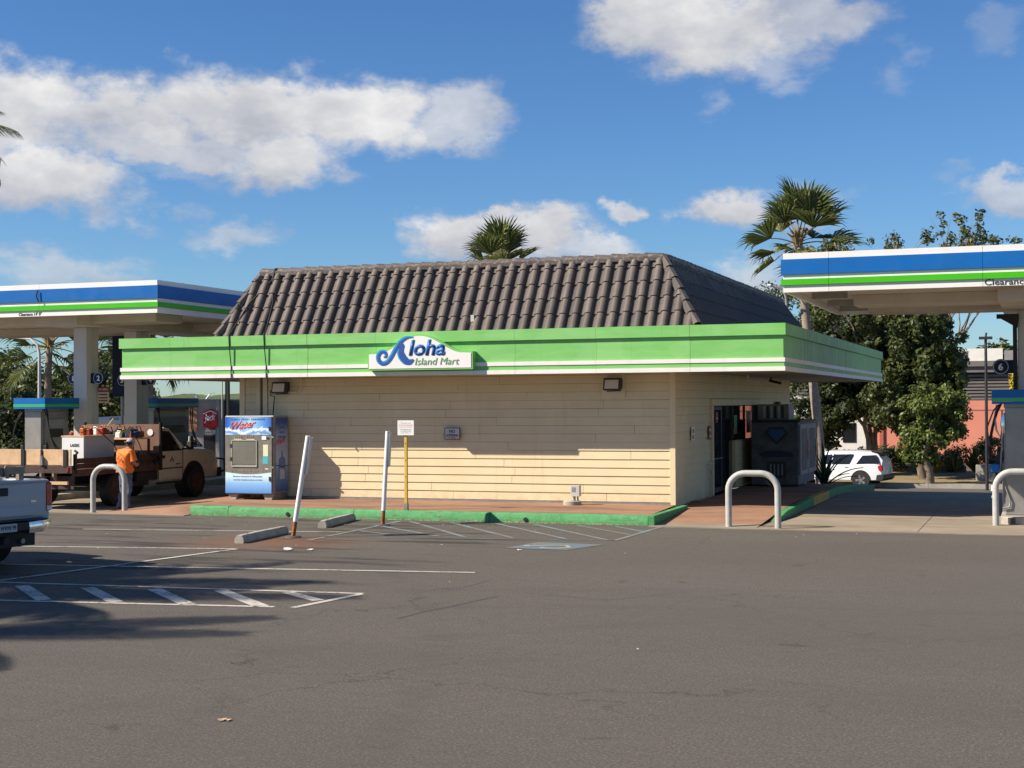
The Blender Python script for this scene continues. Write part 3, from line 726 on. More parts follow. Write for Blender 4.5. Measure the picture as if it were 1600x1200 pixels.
# soffit and fascia
FX0, FX1, FY0, FY1 = -20.92, -4.99, 30.21, 49.70
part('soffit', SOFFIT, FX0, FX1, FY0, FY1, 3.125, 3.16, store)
part('fascia_backing', WOODG, FX0 + 0.02, FX1 - 0.02, FY0 + 0.02, FY1 - 0.02, 3.162, 4.0, store)
def fascia_side(p0, rz, L, cuts):
    M0 = Matrix.Translation(p0) @ Matrix.Rotation(rz, 4, 'Z')
    zz = [0, 0]
    cuts = [0.0] + cuts + [L]
    for i, (a, c) in enumerate(zip(cuts, cuts[1:])):
        g = 0.002
        j = rr.uniform(-0.003, 0.003)
        for (nm, m, d, z0, z1) in (('fascia_cap', GREEN, 0.075, 3.825, 4.065), ('fascia_panel', GREEN, 0.020, 3.362, 3.822),
                                   ('fascia_white_band', WHITE, 0.055, 3.270, 3.358), ('fascia_green_band', GREEN, 0.040, 3.178, 3.268), ('fascia_white_band', WHITE, 0.060, 3.085, 3.176)):
            sd_ = abs(sin(rz)) > .5
            e0 = ((.0135 if sd_ else -d) if i == 0 else a + g); e1 = ((L - .0135 if sd_ else L + d) if i == len(cuts) - 2 else c - g)
            if nm != 'fascia_cap' and nm != 'fascia_panel' and i % 2: pass
            b = MB(); b.box(e0, e1, -d - j, 0.012, z0, z1); b.xf(M0); b.build(nm, m, store)
fascia_side((FX0, FY0, 0), 0, FX1 - FX0, [1.35, 3.55, 5.02, 6.75, 8.1, 10.1, 11.95, 14.0])
fascia_side((FX1, FY0, 0), pi / 2, FY1 - FY0, [2.5, 5.0, 7.5, 10.0, 12.5, 15.0, 17.3])
fascia_side((FX1, FY1, 0), pi, FX1 - FX0, [4, 8, 12])
fascia_side((FX0, FY1, 0), -pi / 2, FY1 - FY0, [4.9, 9.8, 14.7])
part('fascia_roof_flange', MGREY, FX0 + 0.015, FX1 - 0.015, FY0 + 0.015, FY1 - 0.015, 4.002, 4.03, store)

# mansard roof
TZ, BZ = 5.60, 4.03
RB = (-18.38, -6.80, 30.32, 47.6); RT = (-17.68, -7.76, 31.30, 46.4)
b = MB()
vb = [(RB[0], RB[2], BZ), (RB[1], RB[2], BZ), (RB[1], RB[3], BZ), (RB[0], RB[3], BZ)]
vt = [(RT[0], RT[2], TZ), (RT[1], RT[2], TZ), (RT[1], RT[3], TZ), (RT[0], RT[3], TZ)]
b.add(vb + vt, [(0, 3, 2, 1), (4, 5, 6, 7), (0, 1, 5, 4), (1, 2, 6, 5), (2, 3, 7, 6), (3, 0, 4, 7)])
roof = b.build('roof', DGREY, store)
TW, TL = 0.285, 0.41
def tile_geo():
    prof = [(0.0, 0.012), (0.02, 0.002), (0.075, 0.0)]
    for k in range(7):
        t = pi - pi * k / 6; prof.append((0.182 + 0.092 * cos(t), 0.002 + 0.092 * sin(t) ** 0.8 if 0 < k < 6 else 0.004))
    prof.append((0.292, 0.0))
    n = len(prof); vs = []
    L = TL + 0.03; th = 0.016
    for (w, h) in prof: vs.append((w, 0.0, h - 0.004))               # upper end
    for (w, h) in prof: vs.append((w, L, h + 0.022))                  # lower end, lifted over the next course
    for (w, h) in prof: vs.append((w, L, h + 0.022 - th))             # lower lip
    fs = [(i, i + 1, n + i + 1, n + i) for i in range(n - 1)] + [(n + i, n + i + 1, 2 * n + i + 1, 2 * n + i) for i in range(n - 1)]
    return vs, fs
TV, TF = tile_geo()
tile_me = None
tile_far = MB()
NT_ = [0]
def roof_face(o, W, S, Lt, Ls, dl, dr, limit, mode):
    """o: top corner; W along the ridge, S down the slope"""
    global tile_me
    W = Vector(W).normalized(); S = Vector(S).normalized(); N = W.cross(S) * -1
    if N.z < 0: N = -N
    M = Matrix((W, S, N)).transposed().to_4x4(); M.translation = Vector(o) + N * 0.015
    rows = int(math.ceil(Ls / TL)); i0 = -int(math.ceil(dl / TW)) - 1; i1 = int(math.ceil((Lt + dr) / TW)) + 1
    for r in range(rows):
        s0 = Ls - (rows - r) * TL + 0.005        # courses are set out from the eaves
        for i in range(i0, i1):
            w0 = i * TW
            smid = s0 + TL
            lo = -dl * smid / Ls; hi = Lt + dr * smid / Ls
            if w0 + TW < lo + 0.02 or w0 > hi - 0.02: continue
            lo0 = -dl * max(s0, 0) / Ls; hi0 = Lt + dr * max(s0, 0) / Ls
            inside = w0 > lo0 - 0.01 and w0 + TW < hi0 + 0.01 and s0 >= -0.02
            j = Matrix.Translation((rr.uniform(-.004, .004), rr.uniform(-.006, .006), rr.uniform(0, .004))) @ Matrix.Rotation(rr.uniform(-.012, .012), 4, 'Z')
            if inside and mode == 'parts' and NT_[0] < limit:
                if tile_me is None:
                    q = MB(); q.add(TV, TF); ob = q.build('roof_tile', TILE, roof, smooth=50, fix=False); tile_me = ob.data
                else: ob = link('roof_tile', tile_me, roof)
                ob.matrix_basis = M @ Matrix.Translation((w0, s0, 0)) @ j; NT_[0] += 1
            else:
                bm = bmesh.new(); bv = [bm.verts.new(v) for v in TV]
                for f in TF: bm.faces.new([bv[k] for k in f])
                bmesh.ops.transform(bm, matrix=Matrix.Translation((w0, s0, 0)) @ j, verts=bm.verts)
                def cut(p, nrm):
                    g = bm.verts[:] + bm.edges[:] + bm.faces[:]
                    if g: bmesh.ops.bisect_plane(bm, geom=g, plane_co=p, plane_no=nrm, clear_outer=True)
                cut((0, 0, 0), (0, -1, 0))
                cut((0, 0, 0), (-Ls, -dl, 0)); cut((Lt, 0, 0), (Ls, -dr, 0))
                if len(bm.faces) == 0: bm.free(); continue
                bmesh.ops.transform(bm, matrix=M, verts=bm.verts)
                bm.verts.ensure_lookup_table(); bm.verts.index_update()
                vs = [v.co.copy() for v in bm.verts]; fs = [[v.index for v in f.verts] for f in bm.faces]
                if mode == 'parts' and NT_[0] < limit:
                    q = MB(); q.add(vs, fs); q.build('roof_tile', TILE, roof, smooth=50, fix=False); NT_[0] += 1
                else: tile_far.add(vs, fs)
                bm.free()
        if mode == 'stuff': pass
def V3(a, b_): return (b_[0] - a[0], b_[1] - a[1], b_[2] - a[2])
def face_args(t0, t1, b0, b1):
    """t0->t1 top edge, b0->b1 bottom edge (same direction)"""
    t0, t1, b0, b1 = map(Vector, (t0, t1, b0, b1)); W = (t1 - t0).normalized()
    d = b0 - t0; al = d.dot(W); S = d - W * al; Ls = S.length
    dr = (b1 - t1).dot(W)
    return t0, W, S, (t1 - t0).length, Ls, -al, dr
roof_face(*face_args(vt[0], vt[1], vb[0], vb[1]), 300, 'parts')
n_front = NT_[0]
roof_face(*face_args(vt[1], vt[2], vb[1], vb[2]), 280, 'parts')
roof_face(*face_args(vt[3], vt[0], vb[3], vb[0]), 0, 'stuff')
ts = tile_far.build('roof_tiles_joined', TILE, roof, smooth=50, fix=False); stuff(ts)
# ridge and hip caps
cap_me = None
def cap_run(a, c, up, n, wd=0.15, name='ridge_tile'):
    global cap_me
    a = Vector(a); c = Vector(c); d = (c - a); L = d.length; d.normalize(); up = Vector(up); up = (up - d * up.dot(d)).normalized(); s = d.cross(up)
    if cap_me is None:
        q = MB(); pr = [(-0.15, -0.05), (-0.125, 0.035), (-0.06, 0.075), (0.06, 0.075), (0.125, 0.035), (0.15, -0.05)]
        k = len(pr); vs = [(x, 0.0, z * 0.9 - 0.004) for x, z in pr] + [(x * 1.06, 0.43, z + 0.022) for x, z in pr] + [(x * 0.92, 0.43, z + 0.002) for x, z in pr] + [(x * 0.92, 0.0, z * 0.9 - 0.03) for x, z in pr]
        fs = []
        for r0, r1 in ((0, 1), (1, 2), (2, 3), (3, 0)):
            for i in range(k - 1): fs.append((r0 * k + i, r0 * k + i + 1, r1 * k + i + 1, r1 * k + i))
        q.add(vs, fs); tmp = q.build(name, TILE, roof, fix=False); cap_me = tmp.data; first = tmp
    else: first = None
    M = Matrix((s, d, up)).transposed().to_4x4()
    for i in range(n):
        ob = first if (i == 0 and first) else link(name, cap_me, roof)
        p = a + d * (L * i / n); sc = (L / n) / 0.40
        Mi = M.copy(); Mi.translation = p + up * rr.uniform(-0.004, 0.006)
        ob.matrix_basis = Mi @ Matrix.Diagonal((wd / 0.15, sc, 1, 1)) @ Matrix.Rotation(rr.uniform(-.02, .02), 4, 'Z')
cap_run(Vector(vt[1]) + Vector((0, 0, .04)), Vector(vt[0]) + Vector((0, 0, .04)), (0, -0.35, 1), 26)
cap_run(Vector(vt[1]) + Vector((0, 0, .04)), Vector(vt[2]) + Vector((0, 0, .04)), (0.35, 0, 1), 38)
cap_run(Vector(vt[1]) + Vector((0, 0, .05)), Vector(vb[1]) + Vector((0, 0, .06)), (0.6, -0.6, 0.5), 6, 0.10, 'hip_tile')
cap_run(Vector(vt[0]) + Vector((0, 0, .05)), Vector(vb[0]) + Vector((0, 0, .06)), (-0.6, -0.6, 0.5), 6, 0.10, 'hip_tile')
b = MB()
fW = Vector((1, 0, 0))
for i in range(36):
    if rr.random() < 0.65:
        x = RT[0] + 0.12 + i * TW + rr.uniform(-.04, .04)
        if x > RT[1] - 0.05: break
        y = RT[2] - 0.05; z = TZ - 0.06
        b.lathe([(0.005, -0.02), (rr.uniform(.02, .035), 0.0), (rr.uniform(.015, .03), 0.03), (0.003, 0.05)], 7, 'z', (x, y - 0.05, z))
stuff(b.build('mortar_dabs', MORTAR, roof, smooth=60))
# rooftop vent stub seen over the fascia
b = MB(); b.tube([(-11.9, 30.42, 4.0), (-11.9, 30.42, 4.32)], 0.018, 8); b.box(-11.94, -11.86, 30.38, 30.46, 4.27, 4.42); b.build('roof_clip', LGREY, store)
# cables over the roof and fascia
for (x, xb) in ((-17.30, -17.95), (-17.28, -17.02)):
    b = MB(); y0 = RT[2] - 0.02
    pts = [(x, y0 + 0.3, TZ + 0.12), (x, y0 - 0.10, TZ + 0.12), (x - 0.06, y0 - 0.14, TZ - 0.16), ((x + xb) / 2 + (0.06 if xb > x else -0.1), (RT[2] + RB[2]) / 2 - 0.11, (TZ + BZ) / 2 + 0.06), (xb, RB[2] - 0.1, BZ + 0.12), (xb, FY0 - 0.09, 4.09), (xb + 0.015, FY0 - 0.085, 3.83), (xb + 0.05, FY0 - 0.06, 3.35), (xb + 0.06, FY0 - 0.085, 3.05)]
    b.tube(pts, 0.014, 6)
    tag(b.build('roof_cable', BLACK, smooth=60), ('left one of two dark cables running down the tiles and green fascia' if xb < -17.5 else 'right one of two dark cables running down the tiles and green fascia'), 'cable')

# side entrance ------------------------------------------------------
X = WX1
part('door_frame', CREAMT, X - 0.045, X + 0.03, 34.93, 35.10, 0.1, 2.52, store)
part('door_frame', CREAMT, X - 0.045, X + 0.03, 41.75, 41.92, 0.1, 2.52, store)
part('door_frame', CREAMT, X - 0.045, X + 0.032, 35.10, 41.75, 2.36, 2.52, store)
dr = part('door', DARK, X - 0.16, X - 0.10, 35.12, 35.20, 0.2, 2.34, store)
b = MB(); b.box(X - .16, X - .10, 36.55, 36.66, .2, 2.34); b.box(X - .16, X - .10, 35.2, 36.55, .2, .32); b.box(X - .16, X - .10, 35.2, 36.55, 2.25, 2.34); b.build('door_stile', DARK, dr)
part('door_glass', SHOPGL, X - 0.14, X - 0.125, 35.2, 36.55, 0.32, 2.25, dr)
b = MB(); b.tube([(X - .09, 35.3, 1.05), (X - .04, 35.35, 1.05), (X - .04, 36.4, 1.05), (X - .09, 36.45, 1.05)], 0.014, 8); b.build('door_handle', STEEL, dr, smooth=50)
part('door_sticker', RED, X - 0.123, X - 0.118, 36.02, 36.26, 1.93, 2.20, dr)
text('OPEN', (X - .114, 36.04, 2.0), (0, 1, 0), (0, 0, 1), PWHT, dr, w=.2, h=.07)
wn = part('window', SHOPGL, X - 0.145, X - 0.13, 36.7, 41.7, 1.45, 2.34, store)
for y in (38.0, 39.7): part('mullion', DARK, X - 0.15, X - 0.10, y, y + 0.06, 1.45, 2.34, wn)
part('door_glass', SHOPGL, X - 0.145, X - 0.13, 36.7, 38.06, 0.2, 1.45, store)
bk = part('bulkhead', CREAMT, X - 0.2, X - 0.06, 38.1, 41.74, 0.2, 1.44, store)
for i in range(6): part('siding_board', SIDING, X - 0.06, X - 0.035, 38.14, 41.72, 0.22 + i * .2, 0.41 + i * .2, bk)
b = MB()
for (y0, z0, w, h, m) in ((37.1, 1.2, .3, .9, 0), (38.4, 1.7, .35, .5, 1), (37.5, .6, .35, .5, 2)):
    pass
part('window_poster', SGREEN, X - 0.128, X - 0.124, 38.35, 38.75, 1.6, 2.1, wn)
part('window_poster', LGREY, X - 0.128, X - 0.124, 40.1, 40.7, 1.6, 2.2, wn)
part('window_poster', RED, X - 0.128, X - 0.124, 38.16, 38.34, 1.5, 1.75, wn)
# items on the side wall
b = MB(); b.box(X + .005, X + .012, 32.76, 33.06, 1.58, 1.88)
nt = tag(b.build('wall_notice', PWHT), 'small white framed notice on the shop side wall left of the door', 'notice')
part('notice_print', MGREY, X + .0125, X + .014, 32.82, 33.0, 1.74, 1.84, nt); part('notice_print', MGREY, X + .0125, X + .014, 32.82, 33.0, 1.61, 1.70, nt)
b = MB(); b.box(X + .008, X + .016, 34.62, 34.84, 1.55, 1.88); nt = tag(b.build('wall_notice', RED), 'small faded red notice beside the shop door frame', 'notice')
part('notice_print', PWHT, X + .0165, X + .018, 34.66, 34.8, 1.60, 1.66, nt); part('notice_print', PWHT, X + .0165, X + .018, 34.66, 34.8, 1.75, 1.81, nt)
b = MB(); b.tube([(X + .03, 34.55, 0.16), (X + .03, 34.55, 0.85), (X + .06, 34.6, 0.9)], 0.02, 8); b.tube([(X + .05, 34.45, .95), (X + .05, 34.75, .98)], .02, 8); b.tube([(X + .05, 34.6, .80), (X + .05, 34.75, .72)], .015, 8)
tag(b.build('hose_tap', LGREY, smooth=50), 'grey standpipe with hose tap by the shop door', 'tap')
for (y, z, lb, dx) in ((37.0, 3.04, 'white dome and bullet camera under the side eave, nearer one', 0), (40.4, 3.02, 'dark bullet camera under the side eave, farther one', 1)):
    b = MB(); b.tube([(X + .5, y, 3.12), (X + .5, y, 3.04)], .025, 8); b.tube([(X + .45, y - .02, 3.03), (X + .78, y + .03, 2.95)], [.035, .04], 10)
    c_ = tag(b.build('security_camera', PWHT if dx == 0 else DARK, smooth=50), lb, 'camera')
b = MB(); b.box(X + .01, X + .12, 44.0, 44.3, 2.3, 2.45); tag(b.build('alarm_box', DGREY), 'small dark alarm box high on the side wall near the far corner', 'box')

# flood lights on the front wall
def flood(x, z, label, plate):
    t = thing('flood_light', label, 'flood light', (x, WY0 - .02, z), 0, 'flood lights under the front eave')
    if plate:
        part('mounting_board', CREAMT, x - .29, x + .24, WY0 - .008, WY0 + .02, z - .30, z + .24, t)
    b = MB(); b.prism([(-.02, .13), (-.20, .13), (-.26, -.13), (-.20, -.145), (-.02, -.09)], 'x', -.19, .19); b.xf(Matrix.Translation((x, WY0, z))); b.build('housing', DARK, t, bevel=.008)
    b = MB(); b.add([(x - .155, WY0 - .215, z + .09), (x + .155, WY0 - .215, z + .09), (x + .155, WY0 - .262, z - .105), (x - .155, WY0 - .262, z - .105)], [(0, 1, 2, 3)]); b.build('lens', LENS, t, fix=False)
    b = MB(); b.tube([(x - .12, WY0 - .05, z - .1), (x - .16, WY0 - .05, z - .16), (x + .16, WY0 - .04, z - .15), (x + .12, WY0 - .05, z - .09)], .012, 6); b.build('bracket', DARK, t)
    return t
flood(-8.86, 2.86, 'black flood light on a cream board under the eave near the right corner', True)
flood(-17.10, 2.86, 'black flood light with loose wires above the water vending machine', False)
b = MB(); b.tube([(-17.3, WY0 - .08, 2.83), (-17.42, WY0 - .06, 2.78), (-17.40, WY0 - .05, 2.66), (-17.30, WY0 - .06, 2.64), (-17.34, WY0 - .03, 2.45), (-17.38, WY0 - .03, 2.0)], .012, 6)
tag(b.build('loose_wire', BLACK, smooth=60), 'black loose wire dangling left of the flood light above the vending machine', 'wire')
b = MB(); b.tube([(-16.93, WY0 - .02, 2.74), (-16.72, WY0 - .02, 2.74), (-16.62, WY0 - .02, 2.80), (-16.60, WY0 - .02, 3.12)], .016, 8)
tag(b.build('conduit', SIDING, smooth=60), 'cream painted conduit curving up to the eave beside the left flood light', 'conduit')

# NO LOITERING sign
t = thing('wall_sign', 'white NO LOITERING sign with black border on the cream siding', 'sign', (-12.72, 31.2, 1.76))
part('sign_plate', BLK, -12.905, -12.525, 31.16, 31.178, 1.625, 1.895, t)
part('sign_face', LGREY, -12.89, -12.54, 31.157, 31.161, 1.64, 1.88, t)
text('NO', (-12.715, 31.155, 1.775), (1, 0, 0), (0, 0, 1), BLK, t, w=.145, h=.075, bold=.02, center=True)
text('LOITERING', (-12.715, 31.155, 1.69), (1, 0, 0), (0, 0, 1), BLK, t, w=.30, h=.062, bold=.02, center=True)
text('VIOLATORS PROSECUTED', (-12.715, 31.155, 1.653), (1, 0, 0), (0, 0, 1), BLK, t, w=.20, h=.018, center=True)

# electrical pedestal in front of the wall
t = thing('electrical_pedestal', 'grey meter box on a round concrete footing against the front wall', 'electrical box', (-9.62, 30.75, .2))
b = MB(); b.lathe([(.20, 0.0), (.20, .09), (.185, .10)], 24, 'z', (-9.70, 30.72, .2)); b.build('concrete_footing', CONC, t, smooth=40)
b = MB(); b.tube([(-9.66, 30.74, .28), (-9.66, 30.74, .42)], .03, 10); b.tube([(-9.58, 30.74, .28), (-9.58, 30.74, .40)], .02, 10); b.build('conduit', STEELD, t, smooth=50)
part('meter_box', LGREY, -9.72, -9.52, 30.66, 30.80, .40, .64, t, bevel=.006)
part('label_plate', MGREY, -9.69, -9.61, 30.655, 30.66, .50, .60, t)

# ------------------------------------------------------------------ shop sign
t = thing('shop_sign', 'white Aloha Island Mart shop sign with blue wave on the green fascia', 'sign', (-13.0, 30.1, 3.2))
def arch(off):
    pts = [(-14.28 + off, 3.205 + off), (-11.74 - off, 3.205 + off), (-11.74 - off, 3.60 - off)]
    N = 28
    for i in range(N + 1):
        u = i / N; x = -11.98 - off + (-14.04 + 11.98 + 2 * off) * u
        pts.append((x, 3.61 - off + 0.385 * (0.5 - 0.5 * cos(2 * pi * u)) ** 0.85))
    pts.append((-14.28 + off, 3.60 - off)); return pts
b = MB(); b.prism(arch(0), 'y', 29.98, 30.19); b.build('sign_cabinet', GREEN, t)
b = MB(); b.prism(arch(0.035), 'y', 29.970, 29.985); b.build('sign_face', mat('sign_face_acrylic', (0.80, 0.76, 0.75), .35, var=.01), t)
# logo, traced in sign units
def PX(x, y): return (-14.28 + (x - 113) / 1292 * 2.54, 3.22 + (603 - y) / 1292 * 2.54 * 1.0)
def stroke(pts, name, m, yy, grow=0.0, dx=0, dz=0):
    # smooth variable-width ribbon
    P = [Vector((p[0] + dx, p[1] + dz)) for p in pts]; Wd = [p[2] + grow for p in pts]
    Q = []; WW = []
    for i in range(len(P) - 1):
        p0 = P[max(i - 1, 0)]; p1 = P[i]; p2 = P[i + 1]; p3 = P[min(i + 2, len(P) - 1)]
        for k in range(6):
            u = k / 6; Q.append(0.5 * ((2 * p1) + (p2 - p0) * u + (2 * p0 - 5 * p1 + 4 * p2 - p3) * u * u + (3 * p1 - p0 - 3 * p2 + p3) * u ** 3)); WW.append(Wd[i] * (1 - u) + Wd[i + 1] * u)
    Q.append(P[-1]); WW.append(Wd[-1])
    L = []; Rr = []
    for i, q in enumerate(Q):
        d = (Q[min(i + 1, len(Q) - 1)] - Q[max(i - 1, 0)]); d.normalize(); n = Vector((-d.y, d.x)) * WW[i] / 2
        L.append(q + n); Rr.append(q - n)
    b = MB(); vs = []; fs = []
    for l, r_ in zip(L, Rr):
        a = PX(l.x, l.y); c = PX(r_.x, r_.y); vs += [(a[0], yy, a[1]), (c[0], yy, c[1]), (a[0], yy + .006, a[1]), (c[0], yy + .006, c[1])]
    for i in range(len(L) - 1):
        o = i * 4; fs += [(o, o + 1, o + 5, o + 4), (o, o + 4, o + 6, o + 2), (o + 1, o + 3, o + 7, o + 5)]
    b.add(vs, fs); return b.build(name, m, t, fix=False)
sw = [(690, 243, 3), (640, 240, 14), (580, 258, 34), (520, 305, 42), (465, 380, 42), (420, 455, 42), (370, 515, 42), (310, 537, 46), (262, 505, 48), (252, 450, 44), (280, 408, 38), (325, 402, 34), (350, 425, 34), (345, 455, 24), (322, 465, 10)]
cr_ = [(545, 300, 8), (545, 330, 60), (530, 390, 72), (545, 450, 88), (590, 505, 84), (640, 520, 62), (690, 492, 4)]
stroke(sw, 'logo_wave', LBLUE, 29.966, 10, -5, -4); stroke(cr_, 'logo_wave', LBLUE, 29.9655, 8, -5, -3)
stroke([(p[0], p[1], p[2] * .72) for p in sw], 'logo_wave', DBLUE, 29.961, 0, 4, 3); stroke([(p[0], p[1], p[2] * .86) for p in cr_], 'logo_wave', DBLUE, 29.9605, 0, 5, 3)
p0 = PX(628, 450); text('loha', (p0[0], 29.962, p0[1]), (1, 0, 0), (0, 0, 1), LBLUE, t, w=(1080 - 628) / 1292 * 2.54, h=(450 - 268) / 1292 * 2.54, shear=.18, bold=.035)
text('loha', (p0[0] + .012, 29.957, p0[1] + .004), (1, 0, 0), (0, 0, 1), DBLUE, t, w=(1074 - 634) / 1292 * 2.54, h=(446 - 272) / 1292 * 2.54, shear=.18, bold=.012)
p0 = PX(706, 556); text('Island Mart', (p0[0], 29.962, p0[1]), (1, 0, 0), (0, 0, 1), SGREEN, t, w=(1245 - 706) / 1292 * 2.54, h=(556 - 476) / 1292 * 2.54, shear=.22, bold=0)
# ------------------------------------------------------------------ water vending machine
t = thing('water_vending_machine', 'tall steel water vending machine with blue Water print on feet by the wall', 'vending machine', (-17.55, 30.8, .2))
MX0, MX1, MY0, MY1 = -18.22, -16.93, 30.42, 31.14
part('cabinet', STEEL, MX0, MX1, MY0, MY1, .345, 2.19, t, bevel=.012)
for (x0, x1) in ((MX0 + .06, MX0 + .30), (MX1 - .30, MX1 - .03)):
    b = MB(); b.prism([(x0, .335), (x1, .335), (x1 - .05, .215), (x0 + .05, .215)], 'y', MY0 + .03, MY1 - .03); b.build('foot', CONC, t)
part('door_panel', mat('machine_grey', (.215, .195, .165), .45, .15, var=.18, vs=5, dirt=.3), MX0 + .01, MX1 - .03, MY0 - .035, MY0 - .001, .36, 2.17, t, bevel=.006)
part('top_print', WTOP, MX0 + .02, MX1 - .045, MY0 - .040, MY0 - .036, 1.74, 2.155, t)
b = MB()
pr = [(MX0 + .02, .37), (MX1 - .045, .37), (MX1 - .045, .86)] + [(MX1 - .045 - 1.225 * k / 10, .86 - .05 * sin(pi * k / 10)) for k in range(1, 10)] + [(MX0 + .02, .86)]
b.prism(pr, 'y', MY0 - .040, MY0 - .036); b.build('bottom_print', WBOT, t)
yy = MY0 - .043
text('CLEAN  FRESH  DRINKING', ((MX0 + MX1) / 2 - .02, yy, 2.085), (1, 0, 0), (0, 0, 1), DBLUE, t, w=.92, h=.042, center=True)
text('Water', (MX0 + .19, yy, 1.85), (1, 0, .10), (0, 0, 1), REDT, t, w=.66, h=.19, shear=.45, bold=.02)
b = MB(); b.tube([(MX0 + .22, yy, 2.03), (MX0 + .19, yy, 1.98), (MX0 + .24, yy, 1.87)], .009, 6); b.build('lettering', REDT, t)
text('Reverse Osmosis & Ultraviolet', ((MX0 + MX1) / 2 - .03, yy, .745), (1, 0, 0), (0, 0, 1), DBLUE, t, w=.78, h=.034, shear=.15, center=True)
text('WATER PURIFICATION SYSTEM', ((MX0 + MX1) / 2 - .03, yy, .665), (1, 0, 0), (0, 0, 1), DBLUE, t, w=.78, h=.026, center=True)
# fill chamber: a recess built as frame + dark glass box
part('fill_chamber', mat('chamber_grey', (.30, .29, .24), .4, .3), MX0 + .20, MX0 + .86, MY0 - .037, MY0 - .0355, 1.02, 1.60, t)
ch = part('chamber_door', mat('chamber_glass', (.22, .215, .18), .12, .3, spec=.8), MX0 + .22, MX0 + .84, MY0 - .048, MY0 - .040, 1.05, 1.58, t)
b = MB(); b.box(MX0 + .19, MX0 + .87, MY0 - .056, MY0 - .037, .985, 1.02); b.box(MX0 + .19, MX0 + .21, MY0 - .056, MY0 - .037, 1.02, 1.60); b.box(MX0 + .85, MX0 + .87, MY0 - .056, MY0 - .037, 1.02, 1.60); b.box(MX0 + .19, MX0 + .87, MY0 - .056, MY0 - .037, 1.60, 1.615); b.build('chamber_frame', mat('pale_brass', (.6, .55, .40), .4, .6), t)
for z in (1.17, 1.48): part('hinge', BLACK, MX0 + .155, MX0 + .20, MY0 - .065, MY0 - .037, z - .045, z + .045, t, bevel=.005)
for gx0 in (.27, .58):
    for k in range(4): part('button', mat('brass_button', (.55, .38, .12), .3, .6), MX0 + gx0 + k * .05, MX0 + gx0 + .03 + k * .05, MY0 - .045, MY0 - .036, 1.665, 1.715, t)
part('button_label', PWHT, MX0 + .25, MX0 + .46, MY0 - .038, MY0 - .036, 1.63, 1.645, t); part('button_label', PWHT, MX0 + .58, MX0 + .80, MY0 - .038, MY0 - .036, 1.63, 1.645, t)
part('coin_slot', PWHT, MX0 + 1.00, MX0 + 1.12, MY0 - .047, MY0 - .036, 1.62, 1.71, t, bevel=.004)
part('coin_button', BLACK, MX0 + 1.14, MX0 + 1.18, MY0 - .05, MY0 - .036, 1.645, 1.685, t)
part('instruction_sticker', mat('pale_yellow_sticker', (.70, .70, .48), .5), MX0 + 1.03, MX0 + 1.16, MY0 - .038, MY0 - .036, 1.24, 1.51, t)
part('instruction_sticker', mat('teal_sticker', (.06, .42, .45), .5), MX0 + 1.02, MX0 + 1.16, MY0 - .038, MY0 - .036, 1.06, 1.235, t)
part('slot_label', PWHT, MX0 + 1.08, MX0 + 1.16, MY0 - .038, MY0 - .036, .93, .955, t)
for (x, z) in [(MX0 + .2 + .1 * k, .88 + .01 * (k % 2)) for k in range(10)] + [(MX0 + .98, 1.75), (MX0 + 1.2, 1.75), (MX0 + .98, 1.55), (MX0 + 1.2, 1.55), (MX0 + .9, 1.35), (MX0 + .9, 1.15), (MX0 + .15, 1.32)]:
    b = MB(); b.lathe([(.010, MY0 - .044), (.012, MY0 - .036)], 8, 'y', (x, 0, z)); b.build('rivet', CHROME, t, smooth=40)
for z in (.98, 1.69): 
    b = MB(); b.lathe([(.026, MY0 - .052), (.032, MY0 - .036)], 12, 'y', (MX1 - .012, 0, z)); b.build('lock', CHROME, t, smooth=40)
part('latch', BLACK, MX1 - .10, MX1 - .06, MY0 - .062, MY0 - .036, 1.83, 1.93, t); part('latch', BLACK, MX1 - .10, MX1 - .06, MY0 - .062, MY0 - .036, .66, .76, t)
# side print
sp = part('side_print', WSIDE, MX1 + .001, MX1 + .005, MY0 + .10, MY1 - .05, .40, 2.14, t)
for i, w_ in enumerate(('CLEAN', 'FRESH', 'DRINKING')):
    text(w_, (MX1 + .007, (MY0 + MY1) / 2 + .02, 1.88 - i * .11), (0, 1, 0), (0, 0, 1), DBLUE, t, w=(.24, .24, .36)[i], h=.05, center=True)
text('Water', (MX1 + .007, MY0 + .13, 1.47), (0, 1, .25), (0, 0, 1), REDT, t, w=.48, h=.16, shear=.4, bold=.02)
b = MB(); yc = (MY0 + MY1) / 2 + .03
b.lathe([(.0, .0)], 3) if False else None
ol = [(-.16, .70), (-.16, 1.10), (-.15, 1.17), (-.04, 1.22), (-.025, 1.36), (.025, 1.36), (.04, 1.22), (.15, 1.17), (.16, 1.10), (.16, .70), (.13, .66), (-.13, .66)]
b.prism([(yc + p[0], p[1]) for p in ol], 'x', MX1 + .005, MX1 + .008); b.build('bottle_print', mat('bottle_blue', (.13, .20, .36), .4, var=.3, vs=8), t)
b = MB(); b.prism([(yc + p[0] * .75, .70 + (p[1] - .70) * .42) for p in ol[:3]] + [(yc - .10, .93), (yc + .10, .93)] + [(yc + p[0] * .75, .70 + (p[1] - .70) * .42) for p in ol[7:]], 'x', MX1 + .008, MX1 + .0095)
b.build('bottle_print', mat('bottle_pale', (.42, .47, .53), .4, var=.2, vs=8), t)
b = MB(); b.tube([(MX1 + .008, MY0 + .1, 1.02), (MX1 + .008, yc - .1, 1.0), (MX1 + .008, yc, .97), (MX1 + .008, yc + .15, 1.0), (MX1 + .008, MY1 - .05, .99)], .012, 5); b.build('wave_print', DBLUE, t)

